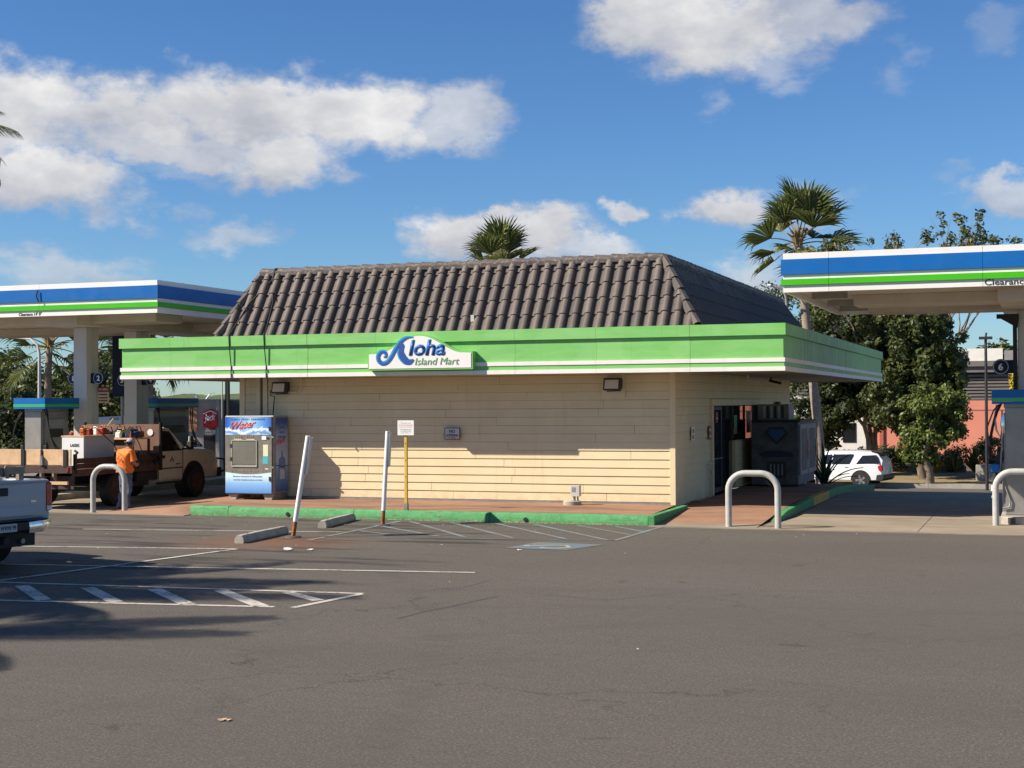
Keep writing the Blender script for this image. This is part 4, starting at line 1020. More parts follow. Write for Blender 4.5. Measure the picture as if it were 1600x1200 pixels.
# ------------------------------------------------------------------ bollards
def hoop(x0, x1, y, label, h=1.06):
    t = thing('hoop_bollard', label, 'bollard', ((x0 + x1) / 2, y, 0), 0, 'grey hoop bollards along the concrete edge')
    r = 0.33; pts = [(x0, y, -.05), (x0, y, h - r)]
    for k in range(1, 9): a = pi - pi / 2 * k / 8; pts.append((x0 + r + r * cos(a), y, h - r + r * sin(a)))
    for k in range(9): a = pi / 2 - pi / 2 * k / 8; pts.append((x1 - r + r * cos(a), y, h - r + r * sin(a)))
    pts.append((x1, y, -.05))
    b = MB(); b.tube(pts, .062, 18); b.build('pipe', BOLL, t, smooth=60)
    return t
hoop(-20.45, -19.60, 28.34, 'grey hoop bollard in front of the flatbed truck and the man')
t = hoop(-5.76, -4.80, 28.36, 'grey hoop bollard in front of the shop side door')
b = MB()
for k in range(5): b.box(-5.02 + k * .02, -5.012 + k * .02, 28.29, 28.297, .90 - k * .022, .93 - k * .018)
b.build('scratch_marks', BLACK, t)
t = hoop(-.86, .10, 30.2, 'grey hoop bollard protecting the right pump island')

# ------------------------------------------------------------------ leaning sign posts
def lean_post(bx, by, tx, tz, label):
    t = thing('leaning_post', label, 'post', (bx, by, 0), 0, 'white sign posts leaning on the lot')
    d = Vector((tx - bx, 0.02, tz))
    L = d.length; d.normalize(); M = Matrix.Translation((bx, by, 0)) @ d.to_track_quat('Z', 'Y').to_matrix().to_4x4()
    b = MB(); b.tube([(0, 0, .30), (0, 0, L)], .045, 12); b.xf(M); b.build('sleeve', PWHT, t, smooth=60)
    b = MB(); b.tube([(0, 0, -.02), (0, 0, .31)], .04, 10); b.xf(M); b.build('rusty_stub', RUST, t, smooth=60)
    b = MB(); b.lathe([(.16, .004), (.15, .02), (.06, .03)], 16, 'z', (bx, by, 0)); b.build('base_plate', DGREY, t, smooth=60)
    # sign plate seen edge-on behind the post
    b = MB(); b.box(.047, .059, -.02, .28, L - .72, L - .04); b.xf(Matrix.Translation((bx, by, 0)) @ Matrix.Rotation(atan2(tx - bx, tz), 4, 'Y') @ Matrix.Rotation(R(17), 4, 'Z')); b.build('sign_plate', LGREY, t)
    b = MB(); b.tube([(0, 0, L - .2), (.06, .05, L - .2)], .01, 6); b.tube([(0, 0, L - .55), (.06, .05, L - .55)], .01, 6); b.xf(M); b.build('bolt', STEELD, t)
    return t
lean_post(-12.99, 24.05, -12.68, 1.87, 'white sleeved post leaning furthest to the right, nearer the camera')
lean_post(-12.52, 26.95, -12.41, 1.90, 'white sleeved post nearly upright at the corner of the blue hatching')
t = thing('yellow_sign_post', 'yellow square post with a small white parking notice behind the green kerb', 'sign', (-12.68, 28.5, .2))
b = MB(); b.box(-12.71, -12.65, 28.45, 28.51, .34, 2.0); b.build('post', YEL, t, bevel=.004)
part('base_sleeve', STEELD, -12.72, -12.64, 28.44, 28.52, .2, .34, t)
for z in (.9, 1.25, 1.6): part('bolt_hole', BLACK, -12.688, -12.672, 28.4465, 28.4495, z, z + .02, t)
part('sign_plate', PWHT, -12.85, -12.475, 28.425, 28.44, 1.785, 2.10, t)
for i, (s_, m, w_, h_, z) in enumerate((('Reserved', MGREY, .22, .018, 2.035), ('5 Minute Parking', REDT, .31, .026, 1.985), ('Customer Parking Only', REDT, .29, .02, 1.95), ('VIOLATORS WILL BE TOWED', MGREY, .26, .016, 1.90), ('AT OWNERS EXPENSE', MGREY, .25, .016, 1.865), ('HRS 290-11', MGREY, .22, .014, 1.83))):
    text(s_, (-12.66, 28.423, z), (1, 0, 0), (0, 0, 1), m, t, w=w_, h=h_, center=True, ext=.001)

# ------------------------------------------------------------------ wheel stops
def wstop(a, c, label):
    t = thing('wheel_stop', label, 'wheel stop', (a[0], a[1], 0), 0, 'concrete wheel stops by the leaning posts')
    a = Vector((a[0], a[1], 0)); c = Vector((c[0], c[1], 0)); d = (c - a); L = d.length; d.normalize(); s = d.cross(Vector((0, 0, 1)))
    M = Matrix((s, d, Vector((0, 0, 1)))).transposed().to_4x4(); M.translation = a
    pr = [(-.085, 0), (-.10, .03), (-.085, .10), (-.05, .145), (.05, .145), (.085, .10), (.10, .03), (.085, 0)]
    b = MB(); n = len(pr); N = 14; vs = []; fs = []
    for j in range(N + 1):
        y = L * j / N; k = 0.94 if j in (0, N) else 1
        for (x, z) in pr:
            q = noise.noise((x * 9 + a.x, y * 5, z * 9)) * .010; vs.append((x * k + q, y, z * k + (q if z > .02 else 0)))
    for j in range(N):
        for i in range(n): fs.append((j * n + i, j * n + (i + 1) % n, (j + 1) * n + (i + 1) % n, (j + 1) * n + i))
    fs += [list(range(n)), [N * n + i for i in range(n)][::-1]]
    b.add(vs, fs); b.xf(M); b.build('concrete_bar', CONC, t, smooth=35)
    b = MB(); b.lathe([(.018, .14), (.018, .150)], 8, 'z', (0, .35, 0)); b.lathe([(.018, .14), (.018, .150)], 8, 'z', (0, L - .35, 0)); b.xf(M); b.build('anchor_pin', RUST, t)
wstop((-13.36, 22.75), (-13.55, 24.75), 'pale concrete wheel stop, the nearer of the two, left of the leaning post')
wstop((-13.42, 26.05), (-13.72, 28.0), 'concrete wheel stop lying against the green kerb')

# ------------------------------------------------------------------ coolers at the side wall
t = thing('ice_freezer', 'tall printed ice freezer with diamond logo against the shop side wall', 'freezer', (-6.6, 40.2, .2))
part('cabinet', ICE, -7.28, -6.04, 38.9, 41.8, .24, 1.90, t, bevel=.01)
part('side_print', ICE, -7.26, -6.08, 38.885, 38.899, .28, 1.86, t)
b = MB(); b.prism([(-6.92, 1.62), (-6.80, 1.78), (-6.42, 1.78), (-6.28, 1.62), (-6.60, 1.30)], 'y', 38.87, 38.884); b.build('diamond_logo', BLK, t)
b = MB(); b.prism([(-6.84, 1.63), (-6.76, 1.72), (-6.45, 1.72), (-6.37, 1.63), (-6.60, 1.38)], 'y', 38.860, 38.869); b.build('diamond_logo', mat('ice_blue', (.02, .09, .20), .5), t)
b = MB(); b.prism([(-7.1, 1.06), (-6.9, 1.14), (-6.5, 1.16), (-6.2, 1.10), (-6.15, 1.0), (-6.6, .98), (-6.95, .98)], 'y', 38.87, 38.884); b.build('lettering_block', mat('ink_blue', (.015, .02, .06), .5), t)
b = MB(); b.box(-6.86, -6.36, 38.87, 38.884, .42, .86); b.build('can_print', BLK, t)
for k in range(4): part('claw_stripe', mat('dull_silver', (.25, .26, .24), .4, .3), -6.78 + k * .1, -6.74 + k * .1, 38.862, 38.869, .50, .80, t)
for k in range(2):
    y0 = 39.0 + k * 1.4
    d_ = part('freezer_door', MGREY, -6.035, -5.99, y0, y0 + 1.35, .5, 1.84, t, bevel=.006)
    part('door_window', DGREY, -5.989, -5.984, y0 + .2, y0 + 1.15, .62, 1.72, d_)
    part('door_handle', CHROME, -5.984, -5.95, y0 + 1.22, y0 + 1.26, .9, 1.4, d_)
part('lid', BLACK, -7.28, -5.99, 38.9, 41.85, 1.905, 1.95, t)
t = thing('window_air_conditioner', 'grey slatted air conditioner unit on top of the ice freezer', 'air conditioner', (-7.0, 40, 1.95))
part('case', MGREY, -7.30, -6.45, 40.0, 40.9, 1.955, 2.38, t, bevel=.01)
for k in range(6): part('slat', DARK if k % 2 else LGREY, -7.15 + k * .10, -7.09 + k * .10, 39.985, 39.999, 2.0, 2.33, t)

# ------------------------------------------------------------------ canopies
def canopy(x0, x1, y0, y1, zb, name_label, cuts_f, cuts_s, cols, beams_y, hs=1.0):
    t = thing('fuel_canopy', name_label, 'canopy', ((x0 + x1) / 2, (y0 + y1) / 2, 0), 0, 'flat fuel canopies beside the shop')
    bands = [('white_coping', WHITEC, .63, .745, .01), ('blue_panel', BLUE, .335, .627, .045), ('white_band', WHITEC, .25, .332, .01), ('green_band', LIME, .135, .247, .045), ('white_band', WHITEC, 0.0, .132, .01)]
    def side(p0, rz, L, cuts):
        M = Matrix.Translation(p0) @ Matrix.Rotation(rz, 4, 'Z'); cuts = [0] + cuts + [L]
        for i, (a, c) in enumerate(zip(cuts, cuts[1:])):
            for (nm, m, za, zc, d) in bands:
                sd_ = abs(sin(rz)) > .5
                e0 = ((.052 if sd_ else -d) if i == 0 else a + .003); e1 = ((L - .052 if sd_ else L + d) if i == len(cuts) - 2 else c - .003)
                b = MB(); b.box(e0, e1, -d, .05, zb + za * hs, zb + zc * hs); b.xf(M); b.build(nm, m, t)
    side((x0, y0, 0), 0, x1 - x0, cuts_f); side((x1, y0, 0), pi / 2, y1 - y0, cuts_s)
    side((x1, y1, 0), pi, x1 - x0, []); side((x0, y1, 0), -pi / 2, y1 - y0, [])
    part('roof_deck', LGREY, x0 + .055, x1 - .055, y0 + .055, y1 - .055, zb + .60 * hs, zb + .70 * hs, t)
    # ribbed decking above the beams
    n = int((x1 - x0) / .6)
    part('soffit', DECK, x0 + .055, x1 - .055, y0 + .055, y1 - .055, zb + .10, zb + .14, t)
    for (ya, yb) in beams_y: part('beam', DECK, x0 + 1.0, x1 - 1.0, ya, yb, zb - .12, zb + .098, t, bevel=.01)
    xs = x0 + 2
    for (xa, xb) in cols['xbeams']: part('beam', DECK, xa, xb, y0 + .8, y1 - .8, zb - .20, zb + .096, t, bevel=.01)
    for (xa, xb, ya, yb) in cols['c']:
        c_ = part('column', COLM, xa, xb, ya, yb, 0, zb - .205, t, bevel=.012)
        part('column_strip', LGREY, xb + .001, xb + .006, (ya + yb) / 2 - .05, (ya + yb) / 2 + .05, .1, zb - .22, c_)
    return t
RC = canopy(-4.60, 9.4, 28.05, 35.9, 4.53, 'right fuel canopy with blue and green bands, Clearance lettering at its front', [.85, 3.62, 6.5, 9.5, 12], [4], {'xbeams': [(-.75, .3)], 'c': [(-.45, .05, 32.2, 32.75)]}, [(30.6, 31.6), (33.3, 34.4)])
text('Clearance 14\' 0"', (-.95, 28.035, 4.545), (1, 0, 0), (0, 0, 1), BLK, RC, w=1.25, h=.115, bold=.01)
LC = canopy(-42, -20.98, 31.75, 41.2, 4.79, 'left fuel canopy with blue and green bands behind the shop corner', [4, 8.6, 12.9, 17.45], [.6, 4.8], {'xbeams': [(-25.3, -24.0)], 'c': [(-24.87, -24.45, 33.6, 34.15), (-24.87, -24.45, 35.95, 36.55)]}, [(33.2, 34.5), (38.2, 39.6)], 1.112)
text('Clearance 14\' 0"', (-25.2, 31.735, 4.81), (1, 0, 0), (0, 0, 1), BLK, LC, w=.72, h=.085, bold=.02)
b = MB(); b.tube([(-24.55, 31.66, 5.46), (-24.57, 31.64, 5.3), (-24.50, 31.65, 5.15)], .016, 6); tag(b.build('hanging_cable', BLACK), 'short dark cable hanging down the blue band of the left canopy', 'cable')
# side gutter tabs under the right canopy's left edge
for y in (29.6, 31.9, 33.9): part('edge_bracket', STEELD, -4.3, -3.6, y, y + .06, 4.50, 4.62, RC)
# dark conduit on the right column
b = MB(); b.tube([(-.50, 32.16, .2), (-.50, 32.16, 4.15)], .045, 10); b.box(-.86, -.42, 32.08, 32.24, 4.15, 4.24); b.prism([(-.78, 4.15), (-.42, 4.15), (-.45, 3.95)], 'y', 32.1, 32.2)
tag(b.build('column_drain_pipe', BLACK, smooth=40), 'black drain pipe with bracket up the left side of the right canopy column', 'pipe')
b = MB(); b.tube([(-24.42, 36.3, 4.2), (-24.0, 36.3, 4.18)], .02, 6); b.tube([(-24.42, 36.1, 4.25), (-24.45, 35.9, 4.4)], .02, 6)
# pump number signs
def numsign(x, y, z, s_, label, flip=False):
    t = thing('pump_number_sign', label, 'sign', (x, y, z), 0, 'blue round pump number signs on the columns')
    sg = -1 if flip else 1
    b = MB(); b.lathe([(.165, y - .02), (.165, y + .02)], 28, 'y', (x, 0, z)); b.box(min(x, x + sg * .30), max(x, x + sg * .30), y - .015, y + .015, z - .14, z + .14); b.build('plate', NAVY, t)
    b = MB(); N = 28
    for k in range(N):
        a0 = 2 * pi * k / N; a1 = 2 * pi * (k + 1) / N
        b.quad((x + .14 * cos(a0), y - .0215, z + .14 * sin(a0)), (x + .155 * cos(a0), y - .0215, z + .155 * sin(a0)), (x + .155 * cos(a1), y - .0215, z + .155 * sin(a1)), (x + .14 * cos(a1), y - .0215, z + .14 * sin(a1)))
    b.build('ring', LGREY, t, fix=False)
    text(s_, (x, y - .024, z - .075), (1, 0, 0), (0, 0, 1), PWHT, t, w=.10 if s_ != '1' else .06, h=.15, bold=.04, center=True)
numsign(-.79, 32.3, 3.15, '6', 'pump number 6 sign on the right canopy column')
numsign(-24.20, 33.8, 3.20, '2', 'pump number 2 sign on the right of the front left column', True)
numsign(-25.02, 33.8, 3.20, '1', 'pump number 1 sign half hidden behind the front left column')
numsign(-25.10, 36.2, 3.18, '3', 'pump number 3 sign on the left of the rear column')
numsign(-24.14, 36.2, 3.18, '4', 'pump number 4 sign on the right of the rear column', True)
t = thing('notice_board', 'red and cream fuel notice hanging right of the front left column', 'notice', (-24.1, 34.0, 2.8))
part('red_panel', RED, -24.38, -24.02, 34.0, 34.02, 2.83, 2.97, t); part('cream_panel', WOODP, -24.38, -24.02, 34.0, 34.02, 2.52, 2.82, t)
text('SELF SERVE', (-24.2, 33.995, 2.87), (1, 0, 0), (0, 0, 1), PWHT, t, w=.30, h=.05, center=True)
for z in (2.74, 2.65, 2.57): part('print_line', BLK, -24.34, -24.06, 33.994, 33.999, z, z + .03, t)

# ------------------------------------------------------------------ dispensers
def dispenser(x0, x1, y0, y1, label, hoses=True, seed=1):
    rg = random.Random(seed)
    t = thing('fuel_dispenser', label, 'fuel pump', ((x0 + x1) / 2, (y0 + y1) / 2, .15), 0, 'steel fuel dispensers on the pump islands')
    w = x1 - x0
    hd = MB(); hd.box(x0, x1, y0, y1, 2.455, 2.66); hd.build('header', BLUE, t)
    part('header_stripe', DLIME, x0 - .004, x1 + .004, y0 - .004, y1 + .004, 2.425, 2.500, t) 
    part('header_base', BLUE, x0, x1, y0, y1, 2.375, 2.423, t)
    bx0, bx1, by0, by1 = x0 + .24, x1 - .24, y0 + .15, y1 - .15
    part('cabinet', STEEL, bx0, bx1, by0, by1, .16, 2.30, t, bevel=.01)
    part('valance', STEELD, bx0 - .02, bx1 + .02, by0 + .02, by1 - .02, 2.301, 2.374, t)
    for sx, s in ((bx0, -1), (bx1, 1)):
        xa, xb = sorted((sx + s * .001, sx + s * .05))
        part('display_panel', MGREY, xa, xb, by0 + .12, by1 - .12, 1.30, 2.1, t, bevel=.005)
        xa, xb = sorted((sx + s * .051, sx + s * .056))
        part('screen', DARK, xa, xb, by0 + .3, by1 - .3, 1.62, 1.85, t)
        xa, xb = sorted((sx + s * .001, sx + s * .06)); part('lower_door', STEELD, xa, xb, by0 + .06, by1 - .06, .22, 1.20, t, bevel=.005)
        for k, yy in enumerate((by0 + .03, by1 - .06)):
            # nozzle boot, nozzle and looping hose
            xa, xb = sorted((sx + s * .06, sx + s * .16))
            nb = part('nozzle_boot', BLACK, xa, xb, yy - .02, yy + .08, 1.10, 1.42, t, bevel=.01)
            b = MB(); b.tube([(sx + s * .12, yy + .03, 1.50), (sx + s * .14, yy + .03, 1.30), (sx + s * .18, yy + .03, 1.16)], [.035, .03, .014], 8); b.build('nozzle', BLACK, t, smooth=60)
            for q in range(2 if hoses else 1):
                yh = yy + q * .10; f = rg.uniform(.8, 1.2)
                b = MB(); P0 = Vector((sx + s * .06, yh, 2.38)); pts = []
                for u in [i / 14 for i in range(15)]:
                    a = u * pi * 1.0
                    pts.append((sx + s * (.08 + .26 * f * sin(u * pi) ** .7), yh - (.14 + .10 * q) * sin(u * pi * 2) + (.10 if k == 0 else -.10) * sin(u * pi), 2.38 - 1.10 * u - .75 * sin(u * pi) * f * .6))
                b.tube(pts, .017, 7); b.build('hose', BLACK, t, smooth=60)
    return t
def island(x0, x1, y0, y1, label):
    b = MB(); r = (x1 - x0) / 2; pts = [(x0, y0 + .15), (x0 + .15, y0), (x1 - .15, y0), (x1, y0 + .15), (x1, y1), (x0, y1)]
    b.prism(pts, 'z', -.02, .155); return tag(b.build('pump_island', CONC, bevel=.02), label, 'pump island', 'raised concrete pump islands')
island(-25.35, -24.0, 30.9, 41.5, 'raised concrete island under the left pumps behind the truck')
island(-.78, .45, 30.45, 35.0, 'raised concrete pump island at the right edge of the frame')
b = MB(); b.box(-.64, -.50, 30.435, 30.448, .02, .14)
tag(b.build('island_socket', DGREY), 'dark square patch on the front face of the right pump island', 'patch')
dispenser(-25.42, -24.43, 31.8, 33.25, 'steel fuel pump with blue header left of the front left column', seed=2)
dispenser(-25.42, -24.43, 37.0, 39.2, 'fuel pump with dark blue header behind the truck cab', seed=3)
D = dispenser(-.93, .06, 30.75, 32.0, 'steel fuel pump with blue header at the right edge of the frame', seed=4)
t = D
b = MB()
b.tube([(-.80, 30.95, 2.36), (-.90, 30.9, 2.25), (-1.03, 30.85, 1.9), (-.98, 30.85, 1.55), (-.84, 30.9, 1.45), (-.76, 30.95, 1.75), (-.73, 30.95, 2.1)], .016, 8); b.build('hose', DGREY, t, smooth=60)
b = MB(); b.tube([(-.84, 30.95, 2.36), (-.88, 30.9, 2.1), (-.85, 30.9, 1.85), (-.76, 30.9, 1.68), (-.70, 30.9, 1.9)], .02, 8); b.build('vapour_hose', LGREY, t, smooth=60)
b = MB(); b.tube([(-.74, 30.9, 2.25), (-.75, 30.9, 1.6), (-.78, 30.88, 1.1), (-.86, 30.87, .9), (-.90, 30.85, .62), (-.95, 30.85, .5)], .016, 8); b.tube([(-.70, 30.9, 2.2), (-.69, 30.9, 1.4), (-.70, 30.88, .75), (-.60, 30.86, .45), (-.62, 30.86, .32), (-.74, 30.86, .30)], .016, 8); b.build('hose', STEELD, t, smooth=60)
b = MB(); b.tube([(-.72, 30.86, 2.15), (-.73, 30.84, 1.98), (-.72, 30.85, 1.8)], [.03, .045, .035], 8); b.build('breakaway_coupling', CHROME, t, smooth=60)
part('nozzle_cover', BLUE, -.96, -.80, 30.74, 30.86, 1.02, 1.18, t, bevel=.02)
b = MB(); b.tube([(-.88, 30.8, 1.02), (-.89, 30.8, .85), (-.93, 30.8, .62)], [.05, .045, .03], 8); b.build('nozzle', DARK, t, smooth=60)
b = MB(); b.tube([(-.92, 30.8, .75), (-.93, 30.8, .64)], .035, 8); b.build('nozzle_collar', PWHT, t, smooth=60)
# navy price pylon behind the left canopy
t = thing('price_pylon', 'tall navy price sign panel on a thin pole behind the left canopy', 'sign', (-28.3, 40.8, 0))
part('panel', NAVY, -28.62, -27.85, 40.7, 40.95, 2.75, 5.3, t, bevel=.02); b = MB(); b.tube([(-28.3, 40.8, -.1), (-28.3, 40.8, 2.75)], .05, 8); b.build('pole', LGREY, t, smooth=60)

# ------------------------------------------------------------------ wheels
def wheel(t, x, y, z, r, w, axis, rimm, spokes=5, face=1, hub=None):
    """axis 'x' or 'y' = axle; face +-1 = outward side"""
    wt = MB(); prof = [(r * .62, -w / 2), (r * .93, -w / 2), (r, -w * .36), (r, w * .36), (r * .93, w / 2), (r * .62, w / 2)]
    wt.lathe(prof, 30, axis, (x, y, z) if False else (0, 0, 0)); wt.xf(Matrix.Translation((x, y, z)))
    o = wt.build('wheel', BLACK, t, smooth=35)
    q = MB(); q.lathe([(r * .60, face * (w / 2 - .05)), (r * .64, face * (w / 2 + .002))], 26, axis); q.xf(Matrix.Translation((x, y, z)))
    q.build('rim', rimm if spokes == 0 else DARK, o, smooth=35)
    if spokes:
        s = MB()
        for k in range(spokes):
            for dd in (-.10, .10):
                a = 2 * pi * k / spokes + dd; c0 = r * .12; c1 = r * .60; hw = r * .075
                f0 = face * (w / 2 - .02); f1 = face * (w / 2 + .008)
                pts = []
                for (rad, sd) in ((c0, -1), (c1, -1), (c1, 1), (c0, 1)):
                    u = rad * cos(a) - sd * hw * sin(a); v = rad * sin(a) + sd * hw * cos(a); pts.append((u, v))
                if axis == 'y': s.prism(pts, 'y', min(f0, f1), max(f0, f1))
                else: s.prism(pts, 'x', min(f0, f1), max(f0, f1))
        s.lathe([(r * .14, face * (w / 2 - .02)), (r * .13, face * (w / 2 + .012))], 14, axis); s.lathe([(r * .58, face * (w / 2 - .02)), (r * .63, face * (w / 2 + .010)), (r * .645, face * (w / 2 - .01))], 26, axis)
        s.xf(Matrix.Translation((x, y, z))); s.build('spokes', rimm, o, smooth=30)
    else:
        s = MB(); s.lathe([(r * .20, face * (w / 2 - .06)), (r * .18, face * (w / 2 + .02)), (r * .10, face * (w / 2 + .04))], 14, axis)
        for k in range(8):
            a = 2 * pi * k / 8; u, v = r * .36 * cos(a), r * .36 * sin(a); c = (u, 0, v) if axis == 'y' else (0, u, v)
            s.lathe([(r * .05, face * (w / 2 - .06)), (r * .05, face * (w / 2 - .02))], 8, axis, (c[0], c[1], c[2]))
        s.xf(Matrix.Translation((x, y, z))); s.build('hub', hub or rimm, o, smooth=35)
    return o
def body_loft(secs, name, m, t, smooth=35, bevel=0.0):
    """secs: list of rings with equal point counts"""
    b = MB(); n = len(secs[0]); vs = [p for s in secs for p in s]; fs = []
    for j in range(len(secs) - 1):
        for i in range(n): fs.append((j * n + i, j * n + (i + 1) % n, (j + 1) * n + (i + 1) % n, (j + 1) * n + i))
    fs += [list(range(n)), [(len(secs) - 1) * n + i for i in range(n)][::-1]]
    b.add(vs, fs); return b.build(name, m, t, smooth=smooth, bevel=bevel)

# ------------------------------------------------------------------ flatbed truck (heads along +Y)
T = thing('flatbed_truck', 'beige flatbed work truck with brown steel bed and pale plank tailboard at the pump', 'truck', (-22.3, 32, 0))
TX0, TX1 = -23.45, -21.15
RW = mat('rusty_wheel', (.085, .042, .028), .8, var=.35, vs=7)
wheel(T, TX1 - .16, 30.32, .41, .41, .26, 'x', RW, 0); wheel(T, TX0 + .16, 30.32, .41, .41, .26, 'x', RW, 0, -1)
wheel(T, TX1 - .18, 33.95, .41, .41, .25, 'x', RW, 0); wheel(T, TX0 + .22, 33.95, .41, .41, .25, 'x', STEELD, 0, -1)
for x in (TX0 + .75, TX1 - .85): part('chassis_rail', BLACK, x, x + .1, 28.7, 35.0, .55, .78, T)
part('axle', BLACK, TX0 + .3, TX1 - .3, 30.26, 30.38, .36, .46, T)
part('underbody_box', DARK, TX0 + .5, TX1 - .25, 31.0, 32.0, .42, .80, T, bevel=.02)
part('bed_floor', WOODD, TX0 + .02, TX1 - .02, 28.56, 32.1, .90, .955, T)
part('bed_rail', BROWN, TX1 - .05, TX1, 28.56, 32.1, .80, .96, T, bevel=.006); part('bed_rail', BROWN, TX0, TX0 + .05, 28.56, 32.1, .80, .96, T)
part('rear_beam', BROWN, TX0, TX1, 28.50, 28.56, .88, 1.06, T, bevel=.006)
part('rear_skirt', BROWN, TX0 + .2, TX1 - .1, 28.7, 28.74, .50, .80, T)
b = MB(); b.box(TX1 - .75, TX1 - .1, 28.46, 28.52, .62, .69); b.build('step_bar', WOODP, T)
# gusset frames under the beam
for x in (TX0 + .2, -22.65, -22.05, -21.7):
    b = MB(); b.prism([(28.5, .88), (28.62, .88), (28.62, .70), (28.5, .80)], 'x', x, x + .05); b.build('gusset', WOODG, T)
xs = [TX0 + .03, -22.54, -22.48 + .03, -21.93, -21.90, -21.30]
for (xa, xb) in ((TX0 + .04, -22.58), (-22.46, -22.02), (-21.97, -21.40), (-21.27, -21.19)):
    part('tail_plank', WOODP, xa, xb, 28.515, 28.55, 1.07, 1.435, T, bevel=.004)
for (xa, w_) in ((-22.57, .10), (-22.015, .035), (-21.385, .10)):
    part('stake_post', BLACK, xa, xa + w_, 28.49, 28.57, 1.03, 1.43, T)
b = MB(); b.prism([(-22.0, 1.07), (-21.92, 1.07), (-21.95, 1.28), (-21.99, 1.30)], 'y', 28.44, 28.51); b.build('latch', STEELD, T)
part('side_lamp', RED, TX1 - .14, TX1 - .08, 28.48, 28.495, .92, 1.02, T)
# side boards
for (ya, yb) in ((28.72, 30.2), (30.28, 31.1), (31.18, 32.06)):
    for z in (.975, 1.10): part('side_plank', WOODD, TX1 - .045, TX1 - .012, ya, yb, z, z + .12, T, bevel=.004)
    part('side_plank', WOODD, TX0 + .012, TX0 + .045, ya, yb, .975, 1.22, T)
for y in (28.62, 30.21, 31.11): part('stake_post', BLACK, TX1 - .05, TX1 + .012, y, y + .07, .86, 1.32, T)
b = MB(); b.tube([(TX1 - .02, 28.66, 1.3), (TX1 + .03, 28.68, 1.36), (TX1 - .06, 28.7, 1.40)], .03, 6); b.build('hanging_rope', BLACK, T); b = MB(); b.tube([(TX1 + .04, 31.7, 1.2), (TX1 + .05, 31.95, 1.22), (TX1 + .05, 32.05, 1.05), (TX1 + .04, 31.8, 1.0)], .05, 8); b.build('hanging_gear', BLACK, T)
part('tool_box', BLACK, TX1 - .35, TX1 - .02, 31.15, 32.05, .56, .795, T, bevel=.02)
# headboard with sticker
hb_ = part('headboard', PLYWOOD, TX0 + .05, TX1 - .02, 32.12, 32.16, .96, 1.97, T)
b = MB(); b.lathe([(.085, 32.10), (.085, 32.119)], 20, 'y', (TX1 - .28, 0, 1.76)); b.build('round_sticker', PWHT, hb_)
b = MB(); b.box(TX1 - .02, TX1 + .02, 32.1, 32.2, .8, 2.02); b.box(TX0, TX0 + .04, 32.1, 32.2, .8, 2.02); b.build('headboard_post', BLACK, T)
# cab: section loft along Y
def cab_sec(y, z_top, z_belt, wb, wt, z0=.46):
    xm = (TX0 + TX1) / 2
    h = [(wb, z0 + .06), (wb + .02, (z0 + z_belt) / 2), (wb - .02, z_belt), (wt + (0 if z_top > z_belt + .2 else .02), z_top - .06 if z_top > z_belt + .2 else z_top - .03), (wt - .10, z_top)]
    r = [(xm + a, y, z) for a, z in h]; l = [(xm - a, y, z) for a, z in reversed(h)]
    return [(xm + wb - .05, y, z0)] + r + l + [(xm - wb + .05, y, z0)]
secs = [cab_sec(32.26, 1.88, 1.26, .95, .80), cab_sec(32.5, 1.91, 1.26, .97, .81), cab_sec(32.95, 1.88, 1.25, .97, .80), cab_sec(33.2, 1.80, 1.25, .97, .78), cab_sec(33.62, 1.36, 1.22, .97, .90),
        cab_sec(33.75, 1.34, 1.20, .97, .90), cab_sec(34.7, 1.29, 1.16, .97, .88), cab_sec(35.12, 1.22, 1.10, .95, .85), cab_sec(35.26, 1.02, .94, .92, .80)]
body_loft(secs, 'cab', BEIGE, T, 32)
b = MB()
xw = (TX0 + TX1) / 2 + .885
b.add([(xw + .085, 32.36, 1.28), (xw + .085, 33.34, 1.28), (xw - .055, 33.06, 1.76), (xw - .06, 32.40, 1.82)], [(0, 1, 2, 3)]); b.build('side_window', GLASS, T, fix=False)
b = MB(); xm = (TX0 + TX1) / 2; b.add([(xm - .80, 33.64, 1.37), (xm + .80, 33.64, 1.37), (xm + .70, 33.22, 1.80), (xm - .70, 33.22, 1.80)], [(0, 1, 2, 3)]); b.build('windscreen', GLASS, T, fix=False)
sx_ = xm + .992
dn = MB(); dn.prism([(32.30, .56), (33.38, .56), (33.40, 1.22), (33.36, 1.26), (32.32, 1.26)], 'x', sx_ - .012, sx_ + .003); door_ = dn.build('door', BEIGE, T, bevel=.006)
part('door_handle', BLACK, sx_ + .003, sx_ + .03, 32.38, 32.56, 1.08, 1.16, door_, bevel=.008)
b = MB(); b.prism([(32.86, 1.02), (32.94, 1.02), (32.90, 1.15)], 'x', sx_ + .004, sx_ + .007); b.prism([(32.80, .98), (32.87, .98), (32.84, 1.06)], 'x', sx_ + .004, sx_ + .007); b.prism([(32.93, .98), (33.0, .98), (32.96, 1.06)], 'x', sx_ + .004, sx_ + .007); b.build('door_logo', BLK, door_)
part('name_badge', BLK, sx_ + .004, sx_ + .007, 33.08, 33.28, .90, .93, door_)
b = MB(); pts = [(33.95 + .53 * cos(a), .44 + .53 * sin(a)) for a in [pi * k / 18 for k in range(19)]] + [(33.95 + .44 * cos(a), .44 + .44 * sin(a)) for a in [pi - pi * k / 18 for k in range(19)]]
b.prism(pts, 'x', sx_ - .03, sx_ + .012); b.build('wheel_arch', BLACK, T)
b = MB(); b.lathe([(.46, sx_ - .3), (.46, sx_ + .001)], 26, 'x', (0, 33.95, .44)); b.build('wheel_well', BLACK, T)
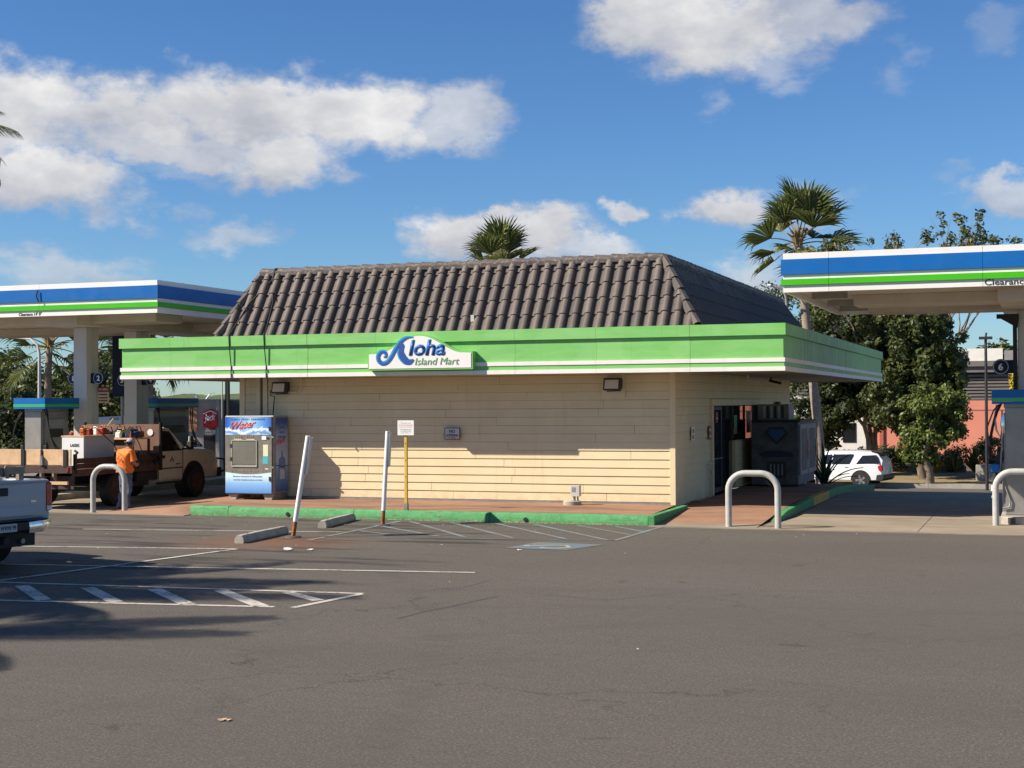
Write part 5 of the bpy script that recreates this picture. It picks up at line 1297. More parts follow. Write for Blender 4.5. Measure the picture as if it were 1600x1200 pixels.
b = MB(); b.prism([(33.45, 1.28), (33.62, 1.28), (33.58, 1.50), (33.48, 1.50)], 'x', sx_ + .08, sx_ + .22); b.tube([(sx_ - .02, 33.4, 1.30), (sx_ + .1, 33.5, 1.32)], .03, 6); b.build('wing_mirror', BLACK, T, bevel=.02)
part('bumper', DARK, xm - .98, xm + .98, 35.20, 35.42, .48, .74, T, bevel=.04)
b = MB(); b.tube([(xm + .98, 35.4, .62), (xm + .98, 35.55, .66), (xm + .96, 35.55, .95), (xm + .7, 35.5, .98), (xm - .7, 35.5, .98), (xm - .96, 35.55, .95)], .03, 8); b.build('grille_guard', BLACK, T)
part('headlamp', PWHT, xm + .60, xm + .91, 35.19, 35.29, .80, .98, T, bevel=.02)
part('door_seam', BLACK, sx_ - .004, sx_ + .0045, 33.415, 33.43, .50, 1.26, T); part('door_seam', BLACK, sx_ - .004, sx_ + .0045, 32.275, 32.288, .50, 1.26, T)
part('rub_strip', DGREY, sx_ + .003, sx_ + .014, 32.32, 33.38, .80, .835, T)
b = MB(); b.tube([(sx_ - .01, 32.30, 1.27), (sx_ - .01, 33.45, 1.27)], .012, 6); b.build('window_seal', BLACK, T)
b = MB(); b.tube([(sx_ - .02, 33.42, 1.28), (sx_ - .10, 33.20, 1.60), (sx_ - .19, 33.0, 1.83), (sx_ - .19, 32.4, 1.86)], .022, 6); b.build('door_pillar', BEIGE, T, smooth=60)
part('running_board', BLACK, sx_ - .10, sx_ + .06, 32.3, 33.4, .42, .47, T, bevel=.01)
b = MB(); b.tube([(-21.35, 33.8, 1.35), (-21.33, 33.8, 1.62)], .035, 8); b.build('beacon', LGREY, T)
# goods on the bed (each thing stands on the truck)
t = thing('white_cargo_box', 'white wooden box with stencilled lettering at the back of the truck bed', 'box', (-22.0, 29.9, .96), 0)
part('front_panel', PWHT, -22.26, -21.64, 29.62, 29.65, .96, 1.70, t); part('side_panel', LGREY, -21.665, -21.64, 29.652, 30.85, .96, 1.70, t); part('side_panel', LGREY, -22.26, -22.235, 29.652, 30.85, .96, 1.70, t); part('lid', WOODP, -22.28, -21.62, 29.61, 30.87, 1.702, 1.73, t)
text('LAKERS', (-22.02, 29.617, 1.46), (1, 0, 0), (0, 0, 1), BLK, t, w=.26, h=.075, bold=.03)
def can(x, y, z, w, d, h, m, label, cat='fuel can', grp='red fuel cans on the truck bed box'):
    t = thing('fuel_can', label, cat, (x, y, z), rr.uniform(-.4, .4), grp)
    b = MB(); b.box(x - w / 2, x + w / 2, y - d / 2, y + d / 2, z, z + h * .75); b.build('tank', m, t, bevel=.02)
    b = MB(); b.tube([(x - w * .3, y, z + h * .74), (x - w * .2, y, z + h * .95), (x + w * .2, y, z + h * .95), (x + w * .3, y, z + h * .74)], .015, 6); b.build('handle', m, t)
    b = MB(); b.tube([(x + w * .35, y, z + h * .7), (x + w * .5, y, z + h * 1.0)], .018, 6); b.build('spout', YEL, t)
can(-22.08, 29.75, 1.733, .09, .09, .10, RED, 'small orange red plastic can at the left end of the box lid')
can(-21.78, 29.80, 1.733, .12, .14, .24, mat('orange_can', (.45, .10, .015), .5), 'orange can with tall spout on the box lid next to the lid corner')
can(-21.86, 30.15, 1.733, .14, .16, .20, RED, 'dark red fuel can in the middle of the box lid')
can(-21.80, 30.6, 1.733, .15, .18, .23, RED, 'dark red fuel can at the far right end of the box lid')
def machine(x, y, z, m, label):
    t = thing('small_engine', label, 'machine', (x, y, z), 0, 'small engines and tools piled on the truck bed')
    b = MB(); b.box(x - .16, x + .16, y - .14, y + .14, z, z + .16); b.build('engine_block', m, t, bevel=.04)
    b = MB(); b.lathe([(.09, y - .2), (.11, y - .1), (.09, y - .02)], 12, 'y', (x, 0, z + .12)); b.build('starter_cover', DARK, t, smooth=40)
    b = MB(); b.tube([(x - .15, y, z + .15), (x - .1, y, z + .28), (x + .1, y, z + .28), (x + .15, y, z + .15)], .014, 6); b.build('handle', BLACK, t)
part_sh = thing('equipment_rack', 'low timber topped rack in front of the brown headboard on the truck', 'rack', (-21.8, 31.5, .96))
part('rack_top', WOODP, -22.5, -21.30, 31.1, 31.9, 1.60, 1.64, part_sh)
for (x, y) in ((-22.45, 31.15), (-21.35, 31.15), (-22.45, 31.85), (-21.35, 31.85)): part('leg', WOODD, x, x + .05, y, y + .05, .956, 1.599, part_sh)
part('rack_panel', PLYWOOD, -21.9, -21.4, 31.2, 31.22, 1.2, 1.6, part_sh)
machine(-21.85, 31.45, 1.641, mat('dark_green', (.02, .12, .05), .5), 'dark green small engine on the truck rack')
machine(-21.50, 31.45, 1.641, mat('tool_blue', (.03, .06, .18), .5), 'dark blue small engine on the truck rack')
machine(-22.25, 31.45, 1.641, DARK, 'black small engine on the truck rack beside the green one')
machine(-21.60, 31.75, 1.641, RED, 'red small engine at the back of the truck rack')
for (x0_, x1_, lb) in ((-21.70, -21.98, 'black whip line arching over the box side, left one'), (-21.45, -21.55, 'black hose over the truck side rack, right one')):
    b = MB(); b.tube([(x0_, 29.6 if x0_ < -21.6 else 31.0, 1.80), (x0_ + .12, 30.0 if x0_ < -21.6 else 31.1, 1.92), (x0_ + .3, 30.5 if x0_ < -21.6 else 31.2, 1.5), (x0_ + .38, 30.6 if x0_ < -21.6 else 31.25, 1.22)], .012, 6); tag(b.build('hose_line', BLACK, smooth=60), lb, 'hose')
for (x, y, z, w_, h_, m, lb) in ((-22.12, 30.3, 1.733, .16, .22, DARK, 'black jerry can lying behind the orange can on the box lid'), (-22.05, 30.65, 1.733, .18, .20, PWHT, 'white plastic jug at the back of the box lid'),
                                 (-22.6, 30.4, .957, .34, .62, DGREY, 'grey crate of tools beside the white box on the truck bed'), (-21.75, 31.2, 1.641, .14, .18, PWHT, 'small white jug at the front of the truck rack'), (-22.05, 31.7, 1.641, .22, .24, RED, 'red jerry can at the back left of the truck rack')):
    can(x, y, z, w_, w_ * .8, h_, m, lb, 'container', 'loose containers on the truck')
t = thing('leaf_rake', 'wooden handled rake leaning on the brown headboard', 'rake', (-22.9, 31.9, .96)); b = MB(); b.tube([(-22.9, 31.2, 1.0), (-22.5, 32.05, 2.12)], .014, 6); b.build('handle', WOODP, t); b = MB(); b.box(-22.62, -22.36, 32.04, 32.07, 2.08, 2.14); b.build('rake_head', BLACK, t)
t = thing('safety_cone_top', 'small orange cone top among the engines on the truck rack', 'cone', (-21.38, 31.2, 1.641)); b = MB(); b.lathe([(.05, 1.641), (.012, 1.80)], 12, 'z', (-21.38, 31.2, 0)); b.build('cone', RED, t, smooth=60)

# ------------------------------------------------------------------ foreground pickup (heads roughly -X, rear to camera)
PK = thing('pickup_truck', 'white pickup truck cut by the left edge, tailgate and red lamp showing', 'pickup', (0, 0, 0))
INV[PK.name] = Matrix()
# local frame: x forward, y left, rear face at x=0
PKW = mat('white_paint_with_shade', (.40, .405, .42), .4, var=.03, spec=.5, coat=.3)  # white pickup paint darkened, so the shade on it is in the colour
def pk_profile():
    return [(0.02, .62), (.0, .80), (.0, 1.32), (.04, 1.345), (1.70, 1.345), (1.72, 1.40), (2.05, 1.86), (2.25, 1.92), (3.30, 1.92), (3.55, 1.86), (4.05, 1.36), (5.15, 1.22), (5.45, 1.05), (5.5, .62), (5.3, .50)]
arch_r = .48
def arch_pts(cx_, z, r, n=12): return [(cx_ + r * cos(pi * k / n), z + r * sin(pi * k / n)) for k in range(n + 1)]
lower = [(0.02, .62), (0, .80), (0, 1.30), (5.15, 1.18), (5.45, 1.02), (5.5, .60), (5.3, .50)] + arch_pts(4.55, .45, arch_r) + [(4.05, .48), (1.75, .50)] + arch_pts(1.18, .45, arch_r) + [(.60, .60)]
b = MB()
side_pts = [(0.02, .62), (0, .80), (0, 1.33), (1.75, 1.345), (4.05, 1.34), (5.15, 1.20), (5.45, 1.02), (5.5, .60), (5.15, .48)] + arch_pts(4.55, .45, arch_r) + [(4.0, .48), (1.75, .48)] + arch_pts(1.18, .45, arch_r) + [(.62, .60)]
for (ya, yb) in ((.78, .96), (-.96, -.78)): b.prism(side_pts, 'y', ya, yb)
b.box(.3, 5.2, -.78, .78, .50, .62); b.box(1.8, 5.3, -.78, .78, .62, 1.20)
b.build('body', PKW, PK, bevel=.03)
part('bed_floor', DARK, .06, 1.8, -.775, .775, .63, .85, PK)
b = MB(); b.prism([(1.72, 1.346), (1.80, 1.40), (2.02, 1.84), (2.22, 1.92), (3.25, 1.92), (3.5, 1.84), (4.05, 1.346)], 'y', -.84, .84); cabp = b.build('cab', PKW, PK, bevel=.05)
b = MB(); b.prism([(2.0, 1.40), (2.2, 1.80), (3.3, 1.80), (3.75, 1.40)], 'y', -.85, .85); b.build('side_window', GLASS, cabp)
b = MB(); b.add([(1.745, -.7, 1.42), (1.745, .7, 1.42), (1.985, .62, 1.82), (1.985, -.62, 1.82)], [(0, 1, 2, 3)]); b.build('rear_window', GLASS, cabp, fix=False)
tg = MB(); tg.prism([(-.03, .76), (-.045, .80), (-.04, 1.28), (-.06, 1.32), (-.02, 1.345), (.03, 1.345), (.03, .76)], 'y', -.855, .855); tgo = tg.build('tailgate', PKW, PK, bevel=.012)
b = MB(); b.prism([(-.055, .80), (-.062, .82), (-.058, .94), (-.045, .96)], 'y', -.60, .60); b.build('tailgate_ridge', PKW, tgo, bevel=.006)
part('tailgate_handle', BLACK, -.062, -.04, -.14, .14, 1.12, 1.24, tgo, bevel=.01)
part('badge', CHROME, -.052, -.044, -.66, -.56, 1.00, 1.03, tgo); 
text('TRD', (-.048, .62, .855), (0, -1, 0), (0, 0, 1), LGREY, tgo, w=.3, h=.05) if False else None
for s in (-1, 1):
    b = MB(); ya, yb = sorted((s * .862, s * .968)); b.prism([(-.03, .86), (-.05, .90), (-.04, 1.27), (.02, 1.31), (.12, 1.29), (.16, .90), (.10, .84)], 'y', ya, yb); tl = b.build('tail_lamp', TAIL, PK, bevel=.012)
    ya, yb = sorted((s * .865, s * .955)); part('reversing_lamp', PWHT, -.06, -.03, ya, yb, .87, .93, tl)
bp = MB(); bp.prism([(-.21, .60), (-.22, .72), (.02, .74), (.02, .58)], 'y', -.40, .40); bp.build('bumper_step', DARK, PK, bevel=.015)
for s in (-1, 1):
    b = MB(); n = 6; secs = []
    for k in range(n + 1):
        u = k / n; y = s * (.40 + .56 * u); x = -.20 + .22 * max(0, u - .5) ** 1.5 * 2.4; zt = .74 + .02 * u; zb = .55 + .04 * u
        secs.append([(x, y, zb), (x - .02, y, (zb + zt) / 2), (x, y, zt - .02), (x + .05, y, zt), (x + .18, y, zt), (x + .18, y, zb)])
    body_loft(secs, 'bumper', CHROME, PK, 50)
part('bumper_pad', DARK, -.17, .0, -.80, .80, .742, .758, PK, bevel=.004)
part('number_plate', LGREY, -.228, -.222, -.16, .16, .60, .72, PK)
text('WWW 99', (-.230, .14, .63), (0, -1, 0), (0, 0, 1), BLK, PK, w=.28, h=.065, bold=.02)
b = MB(); b.box(-.20, .4, -.05, .05, .42, .52); b.build('tow_hitch', BLACK, PK)
part('undertray', BLACK, .1, 4.9, -.76, .76, .34, .56, PK)
b = MB(); b.tube([(.05, -.5, .42), (1.0, -.5, .42)], .04, 8); b.build('exhaust', STEELD, PK, smooth=60)
part('spare_wheel_carrier', BLACK, .35, .95, -.3, .3, .40, .55, PK)
for (x, y, f) in ((1.18, .80, 1), (1.18, -.80, -1), (4.55, .80, 1), (4.55, -.80, -1)): wheel(PK, x, y, .41, .41, .27, 'y', ALLOY, 6, f)
PKA = R(180 - 12)
# place: far rear corner (local y = -.96) at world (-14.2, 18.62)
cr_w = Vector((-14.28, 18.70)); loc = cr_w - Vector((0 * cos(PKA) + .96 * sin(PKA), 0 * sin(PKA) - .96 * cos(PKA)))
PK.location = (loc.x, loc.y, 0); PK.rotation_euler = (0, 0, PKA)
# timber rack standing in its bed
tr = thing('timber_rack', 'weathered timber rack standing in the bed of the white pickup', 'rack', (0, 0, 0)); INV[tr.name] = Matrix()
for (x, y, w_) in ((.30, -.72, .09), (.30, -.16, .07), (.30, .02, .07), (.30, .62, .09)): part('rack_post', WOODG, x, x + .07, y, y + w_, .856, 1.53, tr)
part('rack_rail', WOODG, .285, .299, -.73, -.08, 1.42, 1.53, tr); part('rack_rail', WOODG, .285, .299, .0, .72, 1.42, 1.53, tr)
b = MB(); b.prism([(-.42, 1.36), (-.36, 1.36), (-.32, 1.50), (-.36, 1.56), (-.40, 1.50)], 'x', .26, .283); b.build('brace', WOODG, tr)
part('load_sheet', LGREY, .5, 1.0, -.5, .0, .86, 1.38, tr, bevel=.04)
tr.location = PK.location; tr.rotation_euler = PK.rotation_euler

# ------------------------------------------------------------------ white SUV on the road behind (heads -X)
SV = thing('suv', 'white SUV with dark windows passing on the road behind the shop', 'car', (0, 0, 0)); INV[SV.name] = Matrix()
def sv_sec(x, w, zb, zbelt, wt, zt, zs=.38):
    return [(x, -w + .08, zs), (x, -w, zb), (x, -w - .01, (zb + zbelt) / 2), (x, -w + .03, zbelt), (x, -wt, (zbelt + zt) / 2 + .05), (x, -wt + .06, zt - .04), (x, -wt + .25, zt), (x, wt - .25, zt), (x, wt - .06, zt - .04), (x, wt, (zbelt + zt) / 2 + .05), (x, w - .03, zbelt), (x, w + .01, (zb + zbelt) / 2), (x, w, zb), (x, w - .08, zs)]
secs = [sv_sec(0.0, .80, .50, .95, .70, 1.10, .46), sv_sec(.06, .90, .45, 1.08, .72, 1.36), sv_sec(.30, .95, .42, 1.12, .72, 1.66), sv_sec(.62, .97, .40, 1.12, .74, 1.74), sv_sec(1.6, .98, .40, 1.10, .75, 1.77), sv_sec(2.6, .98, .40, 1.09, .75, 1.76), sv_sec(3.15, .98, .40, 1.08, .74, 1.66),
        sv_sec(3.85, .97, .40, 1.07, .84, 1.16), sv_sec(4.5, .95, .42, 1.02, .80, 1.08), sv_sec(4.88, .86, .45, .85, .70, .95), sv_sec(4.98, .76, .50, .75, .6, .80)]
body_loft(secs, 'body', CARW, SV, 38)
for s in (-1, 1):
    for wi, pts in enumerate(([(.16, 1.20), (1.24, 1.15), (.98, 1.54), (.34, 1.57)], [(1.56, 1.14), (2.40, 1.13), (2.36, 1.58), (1.42, 1.60)], [(2.50, 1.13), (3.50, 1.12), (3.02, 1.52), (2.46, 1.58)])):
        b = MB(); vs = [(x, s * (.965 - (z - 1.12) * .42), z) for x, z in pts]; b.add(vs + [(x, s * .6, z) for x, y, z in vs], [(0, 1, 2, 3), (4, 5, 6, 7), (0, 1, 5, 4), (1, 2, 6, 5), (2, 3, 7, 6), (3, 0, 4, 7)]); b.build('side_window', GLASS, SV)
    b = MB(); ya, yb = sorted((s * .80, s * .985)); b.prism([(-.01, .84), (.16, .86), (.22, 1.06), (.10, 1.12), (.02, 1.10)], 'y', ya, yb); b.build('tail_lamp', TAIL, SV, bevel=.01)
    ya, yb = sorted((s * .985, s * 1.0)); part('door_handle', LGREY, 1.62, 1.80, ya, yb, 1.0, 1.03, SV)
    for cxw in (1.02, 3.98):
        b = MB(); pts = arch_pts(cxw, .40, .47, 14) + arch_pts(cxw, .40, .42, 14)[::-1]; b.prism(pts, 'y', *sorted((s * .93, s * .992))); b.build('wheel_arch', BLACK, SV)
        b = MB(); b.lathe([(.425, s * .70), (.425, s * .988)], 24, 'y', (cxw, 0, .42)); b.build('wheel_well', BLACK, SV)
b = MB(); b.prism([(-.06, .46), (-.07, .62), (.04, .68), (.3, .66), (.55, .50), (.55, .36), (.06, .36)], 'y', -.95, .95); b.build('rear_bumper', DARK, SV, bevel=.03)
b = MB(); b.prism([(.02, 1.60), (.10, 1.72), (.62, 1.775), (.62, 1.74), (.14, 1.66)], 'y', -.68, .68); b.build('spoiler', DARK, SV, bevel=.01)
b = MB(); b.add([(.035, -.66, 1.14), (.035, .66, 1.14), (.20, .60, 1.56), (.20, -.60, 1.56)], [(0, 1, 2, 3)]); b.build('rear_window', GLASS, SV, fix=False)
part('number_plate', PWHT, -.012, -.006, -.17, .17, .84, .98, SV)
for (x, y, f) in ((1.02, -.86, -1), (1.02, .86, 1), (3.98, -.86, -1), (3.98, .86, 1)): wheel(SV, x, y, .39, .39, .25, 'y', ALLOY, 5, f)
svp = Vector((-7.97, 70.2)); ang = R(180 - 10)
SV.rotation_euler = (0, 0, ang)
lx, ly = 1.02, .86
off = Vector((lx * cos(ang) - ly * sin(ang), lx * sin(ang) + ly * cos(ang)))
SV.location = (svp.x - off.x, svp.y - off.y, -1.645)

# white van roof behind the left island
VN = thing('white_van', 'white van parked beyond the left pumps, only its roof line showing', 'van', (-30, 44, gz(0, 44)))
v0 = gz(0, 44)
b = MB(); b.prism([(-33.6, v0 + .35), (-33.5, v0 + 1.0), (-32.4, v0 + 1.25), (-31.6, v0 + 2.0), (-31.0, v0 + 2.25), (-28.7, v0 + 2.34), (-28.5, v0 + 1.2), (-28.4, v0 + .35)], 'y', 43.2, 45.0); b.build('body', CARW, VN, bevel=.12)
b = MB(); b.prism([(-32.2, v0 + 1.30), (-31.5, v0 + 1.95), (-28.9, v0 + 2.02), (-28.8, v0 + 1.3)], 'y', 43.18, 45.02); b.build('window_band', GLASS, VN)
for x in (-32.4, -29.4): wheel(VN, x, 43.3, v0 + .35, .35, .22, 'y', ALLOY, 5, -1); wheel(VN, x, 44.9, v0 + .35, .35, .22, 'y', ALLOY, 5, 1)

# unseen box truck added left of frame; its edge casts the straight shadow
BT = thing('unseen_shadow_truck', 'unseen white box truck added outside the left edge to cast the straight shadow', 'truck', (-19, 15, 0))
part('cargo_box', CARW, -21.6, -16.15, 14.6, 16.85, 1.0, 3.4, BT, bevel=.03)
b = MB(); b.prism([(-23.4, .6), (-23.4, 1.3), (-23.0, 2.3), (-21.7, 2.4), (-21.7, .6)], 'y', 14.75, 16.7); b.build('cab', CARW, BT, bevel=.08)
part('chassis', DARK, -23.0, -16.3, 15.1, 16.3, .6, .98, BT)
for x in (-22.5, -17.6): wheel(BT, x, 14.85, .45, .45, .28, 'y', STEELD, 0, -1); wheel(BT, x, 16.55, .45, .45, .28, 'y', STEELD, 0, 1)

# ------------------------------------------------------------------ the man in the orange shirt
def person():
    P = thing('person', 'man in orange T-shirt, jeans and pale backwards cap looking down at his hands', 'person', (0, 0, 0)); INV[P.name] = Matrix()
    # skeleton: +y forward, +x his right->? (x = his right is +x when facing +y)
    J = {}; E_ = []
    def j(n, p, r, par=None):
        J[n] = (p, r); 
        if par: E_.append((par, n))
    j('pelvis', (0, .0, .90), (.155, .115)); j('waist', (0, -.03, 1.04), (.18, .145), 'pelvis'); j('chest', (0, -.05, 1.24), (.205, .15), 'waist'); j('upper', (0, -.03, 1.38), (.18, .12), 'chest')
    j('neck', (0, .05, 1.45), (.06, .06), 'upper'); j('head0', (0, .11, 1.50), (.07, .075), 'neck'); j('head1', (0, .10, 1.57), (.088, .10), 'head0'); j('head2', (0, .10, 1.64), (.075, .085), 'head1')
    for s, n in ((-1, 'l'), (1, 'r')):
        j('sh' + n, (s * .19, -.02, 1.37), (.075, .07), 'upper'); j('el' + n, (s * .26, .02, 1.11), (.048, .046), 'sh' + n)
        j('fo' + n, (s * .22, .14, 1.06), (.040, .038), 'el' + n); j('wr' + n, (s * .13, .23, 1.09), (.027, .024), 'fo' + n); j('ha' + n, (s * .08, .29, 1.10), (.036, .022), 'wr' + n)
        j('hip' + n, (s * .095, .0, .84), (.10, .105), 'pelvis'); j('kn' + n, (s * .11, .03 + (.03 if s > 0 else 0), .48), (.066, .070), 'hip' + n)
        j('ca' + n, (s * .115, -.01, .33), (.062, .066), 'kn' + n); j('an' + n, (s * .12, -.02 + (.04 if s > 0 else 0), .10), (.052, .055), 'ca' + n)
    names = list(J); idx = {n: i for i, n in enumerate(names)}
    me = bpy.data.meshes.new('body'); me.from_pydata([J[n][0] for n in names], [(idx[a], idx[c]) for a, c in E_], [])
    o = bpy.data.objects.new('tmpbody', me); COL.objects.link(o)
    sk_ = o.modifiers.new('skin', 'SKIN'); sk_.use_smooth_shade = True
    for i, n in enumerate(names): me.skin_vertices[0].data[i].radius = J[n][1]
    me.skin_vertices[0].data[0].use_root = True
    ss = o.modifiers.new('sub', 'SUBSURF'); ss.levels = 2; ss.render_levels = 2
    dg = bpy.context.evaluated_depsgraph_get(); dg.update()
    m2 = bpy.data.meshes.new_from_object(o.evaluated_get(dg)); bpy.data.objects.remove(o)
    for m in (SKIN, SHIRT, JEANS): m2.materials.append(m)
    for v in m2.vertices:
        c = v.co
        if abs(c.x) < .22 and .93 < c.z < 1.36 and c.y < .15:       # loose shirt
            k = 1 + .06 * sin(c.z * 22 + c.x * 9)
            f = .018 * k + (.02 if c.z < 1.02 else 0); n_ = Vector((c.x, c.y + .03, 0)); 
            if n_.length > .01: v.co += n_.normalized() * f
        if c.z < .8: 
            v.co.x += .006 * sin(c.z * 40 + c.y * 20); v.co.y += .006 * sin(c.z * 33)
    for p in m2.polygons:
        c = p.center; p.use_smooth = True
        arm = abs(c.x) > .215 and c.z > .95 or c.y > .13 and .95 < c.z < 1.3
        if c.z > 1.43: p.material_index = 0
        elif arm and c.z < 1.19: p.material_index = 0
        elif arm and c.z >= 1.19: p.material_index = 1
        elif c.z > .915: p.material_index = 1
        else: p.material_index = 2
    m2.name = 'body'; body = link('body', m2, P)
    # sleeves and hem
    for s in (-1, 1):
        b = MB(); b.tube([(s * .18, -.025, 1.40), (s * .225, -.005, 1.27), (s * .25, .02, 1.16)], [.09, .083, .088], 14); b.build('sleeve', SHIRT, P, smooth=60)
    b = MB(); pr = []
    for k in range(5):
        z = .88 + k * .05; pr.append([( (.215 + (.012 if k == 0 else 0)) * cos(a) * (1 - .02 * k), -.03 + (.175) * sin(a), z + .012 * sin(a * 3)) for a in [2 * pi * q / 24 for q in range(24)]])
    body_loft(pr, 'shirt_hem', SHIRT, P, 60)
    # back print
    b = MB(); 
    for k in range(24):
        a0 = 2 * pi * k / 24; a1 = 2 * pi * (k + 1) / 24
        def bk(a, r): 
            x = r * cos(a); z = 1.22 + r * 1.15 * sin(a); return (x, -.232 - .0 + .9 * x * x - .06 * (z - 1.22) ** 2 + (0.02 if z > 1.3 else 0), z)
        b.quad(bk(a0, .092), bk(a0, .104), bk(a1, .104), bk(a1, .092))
    b.build('back_print', BLK, P, fix=False)
    b = MB()
    for (x, z, h) in ((0, 1.20, .10), (-.04, 1.17, .06), (.04, 1.17, .06)): b.add([(x - .022, -.238, z), (x + .022, -.238, z), (x, -.238, z + h)], [(0, 1, 2)])
    b.build('back_print', BLK, P, fix=False)
    # fingers
    for s in (-1, 1):
        for k in range(4):
            x = s * (.085 - .012) - s * k * .0; z = 1.125 - k * .018
            b = MB(); b.tube([(s * .08, .30, z), (s * .055, .335 + .006 * (k == 1), z - .004), (s * .030, .340, z - .008), (s * .018, .325, z - .010)], [.009, .0085, .008, .006], 7); b.build('finger', SKIN, P, smooth=60)
        b = MB(); b.tube([(s * .085, .27, 1.125), (s * .06, .285, 1.150), (s * .035, .31, 1.155)], [.011, .010, .007], 7); b.build('thumb', SKIN, P, smooth=60)
    # head details, tilted down
    b = MB(); b.tube([(0, .185, 1.60), (0, .212, 1.565), (0, .192, 1.555)], [.012, .017, .012], 8); b.build('nose', SKIN, P, smooth=60)
    for s in (-1, 1):
        b = MB(); b.lathe([(.006, 0), (.022, .006), (.026, .014), (.012, .020)], 10, 'x'); b.xf(Matrix.Translation((s * .084 - (0 if s > 0 else .014), .09, 1.575))); b.build('ear', SKIN, P, smooth=60)
        b = MB(); b.lathe([(.004, .0), (.010, .004), (.004, .008)], 8, 'y', (s * .033, .185, 1.60)); b.build('eye', BLK, P, smooth=60)
    b = MB(); b.tube([(-.025, .178, 1.530), (0, .186, 1.527), (.025, .178, 1.530)], .006, 6); b.build('mouth', RED, P, smooth=60)
    b = MB(); hs = []
    for k in range(5):
        z = 1.535 + k * .022; hs.append([(.094 * cos(a), .07 + .082 * sin(a), z) for a in [pi + pi * q / 12 for q in range(13)]] + [(.06, .085, z), (-.06, .085, z)])
    body_loft(hs, 'hair', HAIR, P, 60)
    # cap: dome + peak over the neck
    b = MB(); rings = []
    for k in range(7):
        a = pi / 2 * k / 6; r = cos(a); rings.append([(.098 * r * cos(q), .105 + .110 * r * sin(q), 1.605 + .105 * sin(a)) for q in [2 * pi * w / 20 for w in range(20)]] if r > .02 else [(.004 * cos(q), .10 + .004 * sin(q), 1.72) for q in [2 * pi * w / 20 for w in range(20)]])
    body_loft(rings, 'cap', CAPM, P, 60)
    b = MB(); b.prism([(.07 * cos(a) * 1.0, .0 + .02 + .085 * sin(a) * 1.0) for a in [pi + pi * q / 10 for q in range(11)]], 'z', 1.605, 1.617); b.build('cap_peak', CAPM, P)
    # boots
    for s in (-1, 1):
        y = .04 if s > 0 else 0; secs = []
        for (yy, w_, h) in ((-.10, .040, .085), (-.04, .048, .12), (.05, .050, .10), (.12, .052, .065), (.18, .042, .05), (.205, .022, .035)):
            xx = s * .12; secs.append([(xx - w_, yy + y, .0), (xx - w_, yy + y, h * .6), (xx - w_ * .6, yy + y, h), (xx + w_ * .6, yy + y, h), (xx + w_, yy + y, h * .6), (xx + w_, yy + y, .0)])
        body_loft(secs, 'boot', SHOE, P, 60)
        b = MB(); b.tube([(s * .12, -.02 + y, .07), (s * .12, -.02 + y, .16)], [.072, .066], 12); b.build('trouser_cuff', JEANS, P, smooth=60)
    P.location = (-20.24, 29.22, .01); P.rotation_euler = (R(-4), 0, R(-16)); P.scale = (1.0, 1.0, .985)
person()

# ------------------------------------------------------------------ trees
def leaf_cloud(rng, blobs, n, size, flat=1.0):
    """leaf quads in the outer shell of many small clumps"""
    import numpy as np
    vs = []; fs = []
    tot = sum(b_[3] ** 2 for b_ in blobs)
    for (cx_, cy_, cz, r) in blobs:
        k = max(6, int(n * r * r / tot))
        for _ in range(k):
            u = rng.uniform(-1, 1); a = rng.uniform(0, 2 * pi); q = sqrt(1 - u * u)
            d = Vector((q * cos(a), q * sin(a), u)); rad = r * (rng.random() ** .38) * (1 + .35 * noise.noise(Vector((cx_, cy_, cz)) + d * 1.7))
            p = Vector((cx_, cy_, cz)) + Vector((d.x * rad, d.y * rad, d.z * rad * flat))
            nrm = (d + Vector((rng.uniform(-.8, .8), rng.uniform(-.8, .8), rng.uniform(-.3, 1.0)))).normalized()
            t1 = nrm.orthogonal().normalized(); t1.rotate(Matrix.Rotation(rng.uniform(0, 6.28), 3, nrm)); t2 = nrm.cross(t1)
            s = size * rng.uniform(.6, 1.3); o = len(vs)
            vs += [p - t1 * s * .5, p + t2 * s * .28, p + t1 * s * .6, p - t2 * s * .28]
            fs.append((o, o + 1, o + 2, o + 3))
    return vs, fs
def clumps(rng, cx_, cy_, cz, rx, ry, rz_, n, r0, r1):
    out = []
    for _ in range(n):
        u = rng.uniform(-1, 1); a = rng.uniform(0, 2 * pi); q = sqrt(1 - u * u); k = rng.random() ** .4
        out.append((cx_ + rx * q * cos(a) * k, cy_ + ry * q * sin(a) * k, cz + rz_ * u * k, rng.uniform(r0, r1)))
    return out
def limb(b, rng, p, d, L, r, depth, tips):
    pts = [p]; rs = [r]; q = Vector(p); dd = Vector(d).normalized(); n = 4
    for k in range(n):
        dd = (dd + Vector((rng.uniform(-.22, .22), rng.uniform(-.22, .22), rng.uniform(-.05, .18)))).normalized(); q = q + dd * L / n; pts.append(q.copy()); rs.append(r * (1 - .5 * (k + 1) / n))
    b.tube(pts, rs, 6 if r < .08 else 9)
    if depth <= 0: tips.append(q.copy()); return
    for _ in range(rng.choice((2, 3))):
        nd = (dd + Vector((rng.uniform(-.9, .9), rng.uniform(-.9, .9), rng.uniform(-.2, .6)))).normalized(); limb(b, rng, q, nd, L * rng.uniform(.6, .8), r * .5, depth - 1, tips)
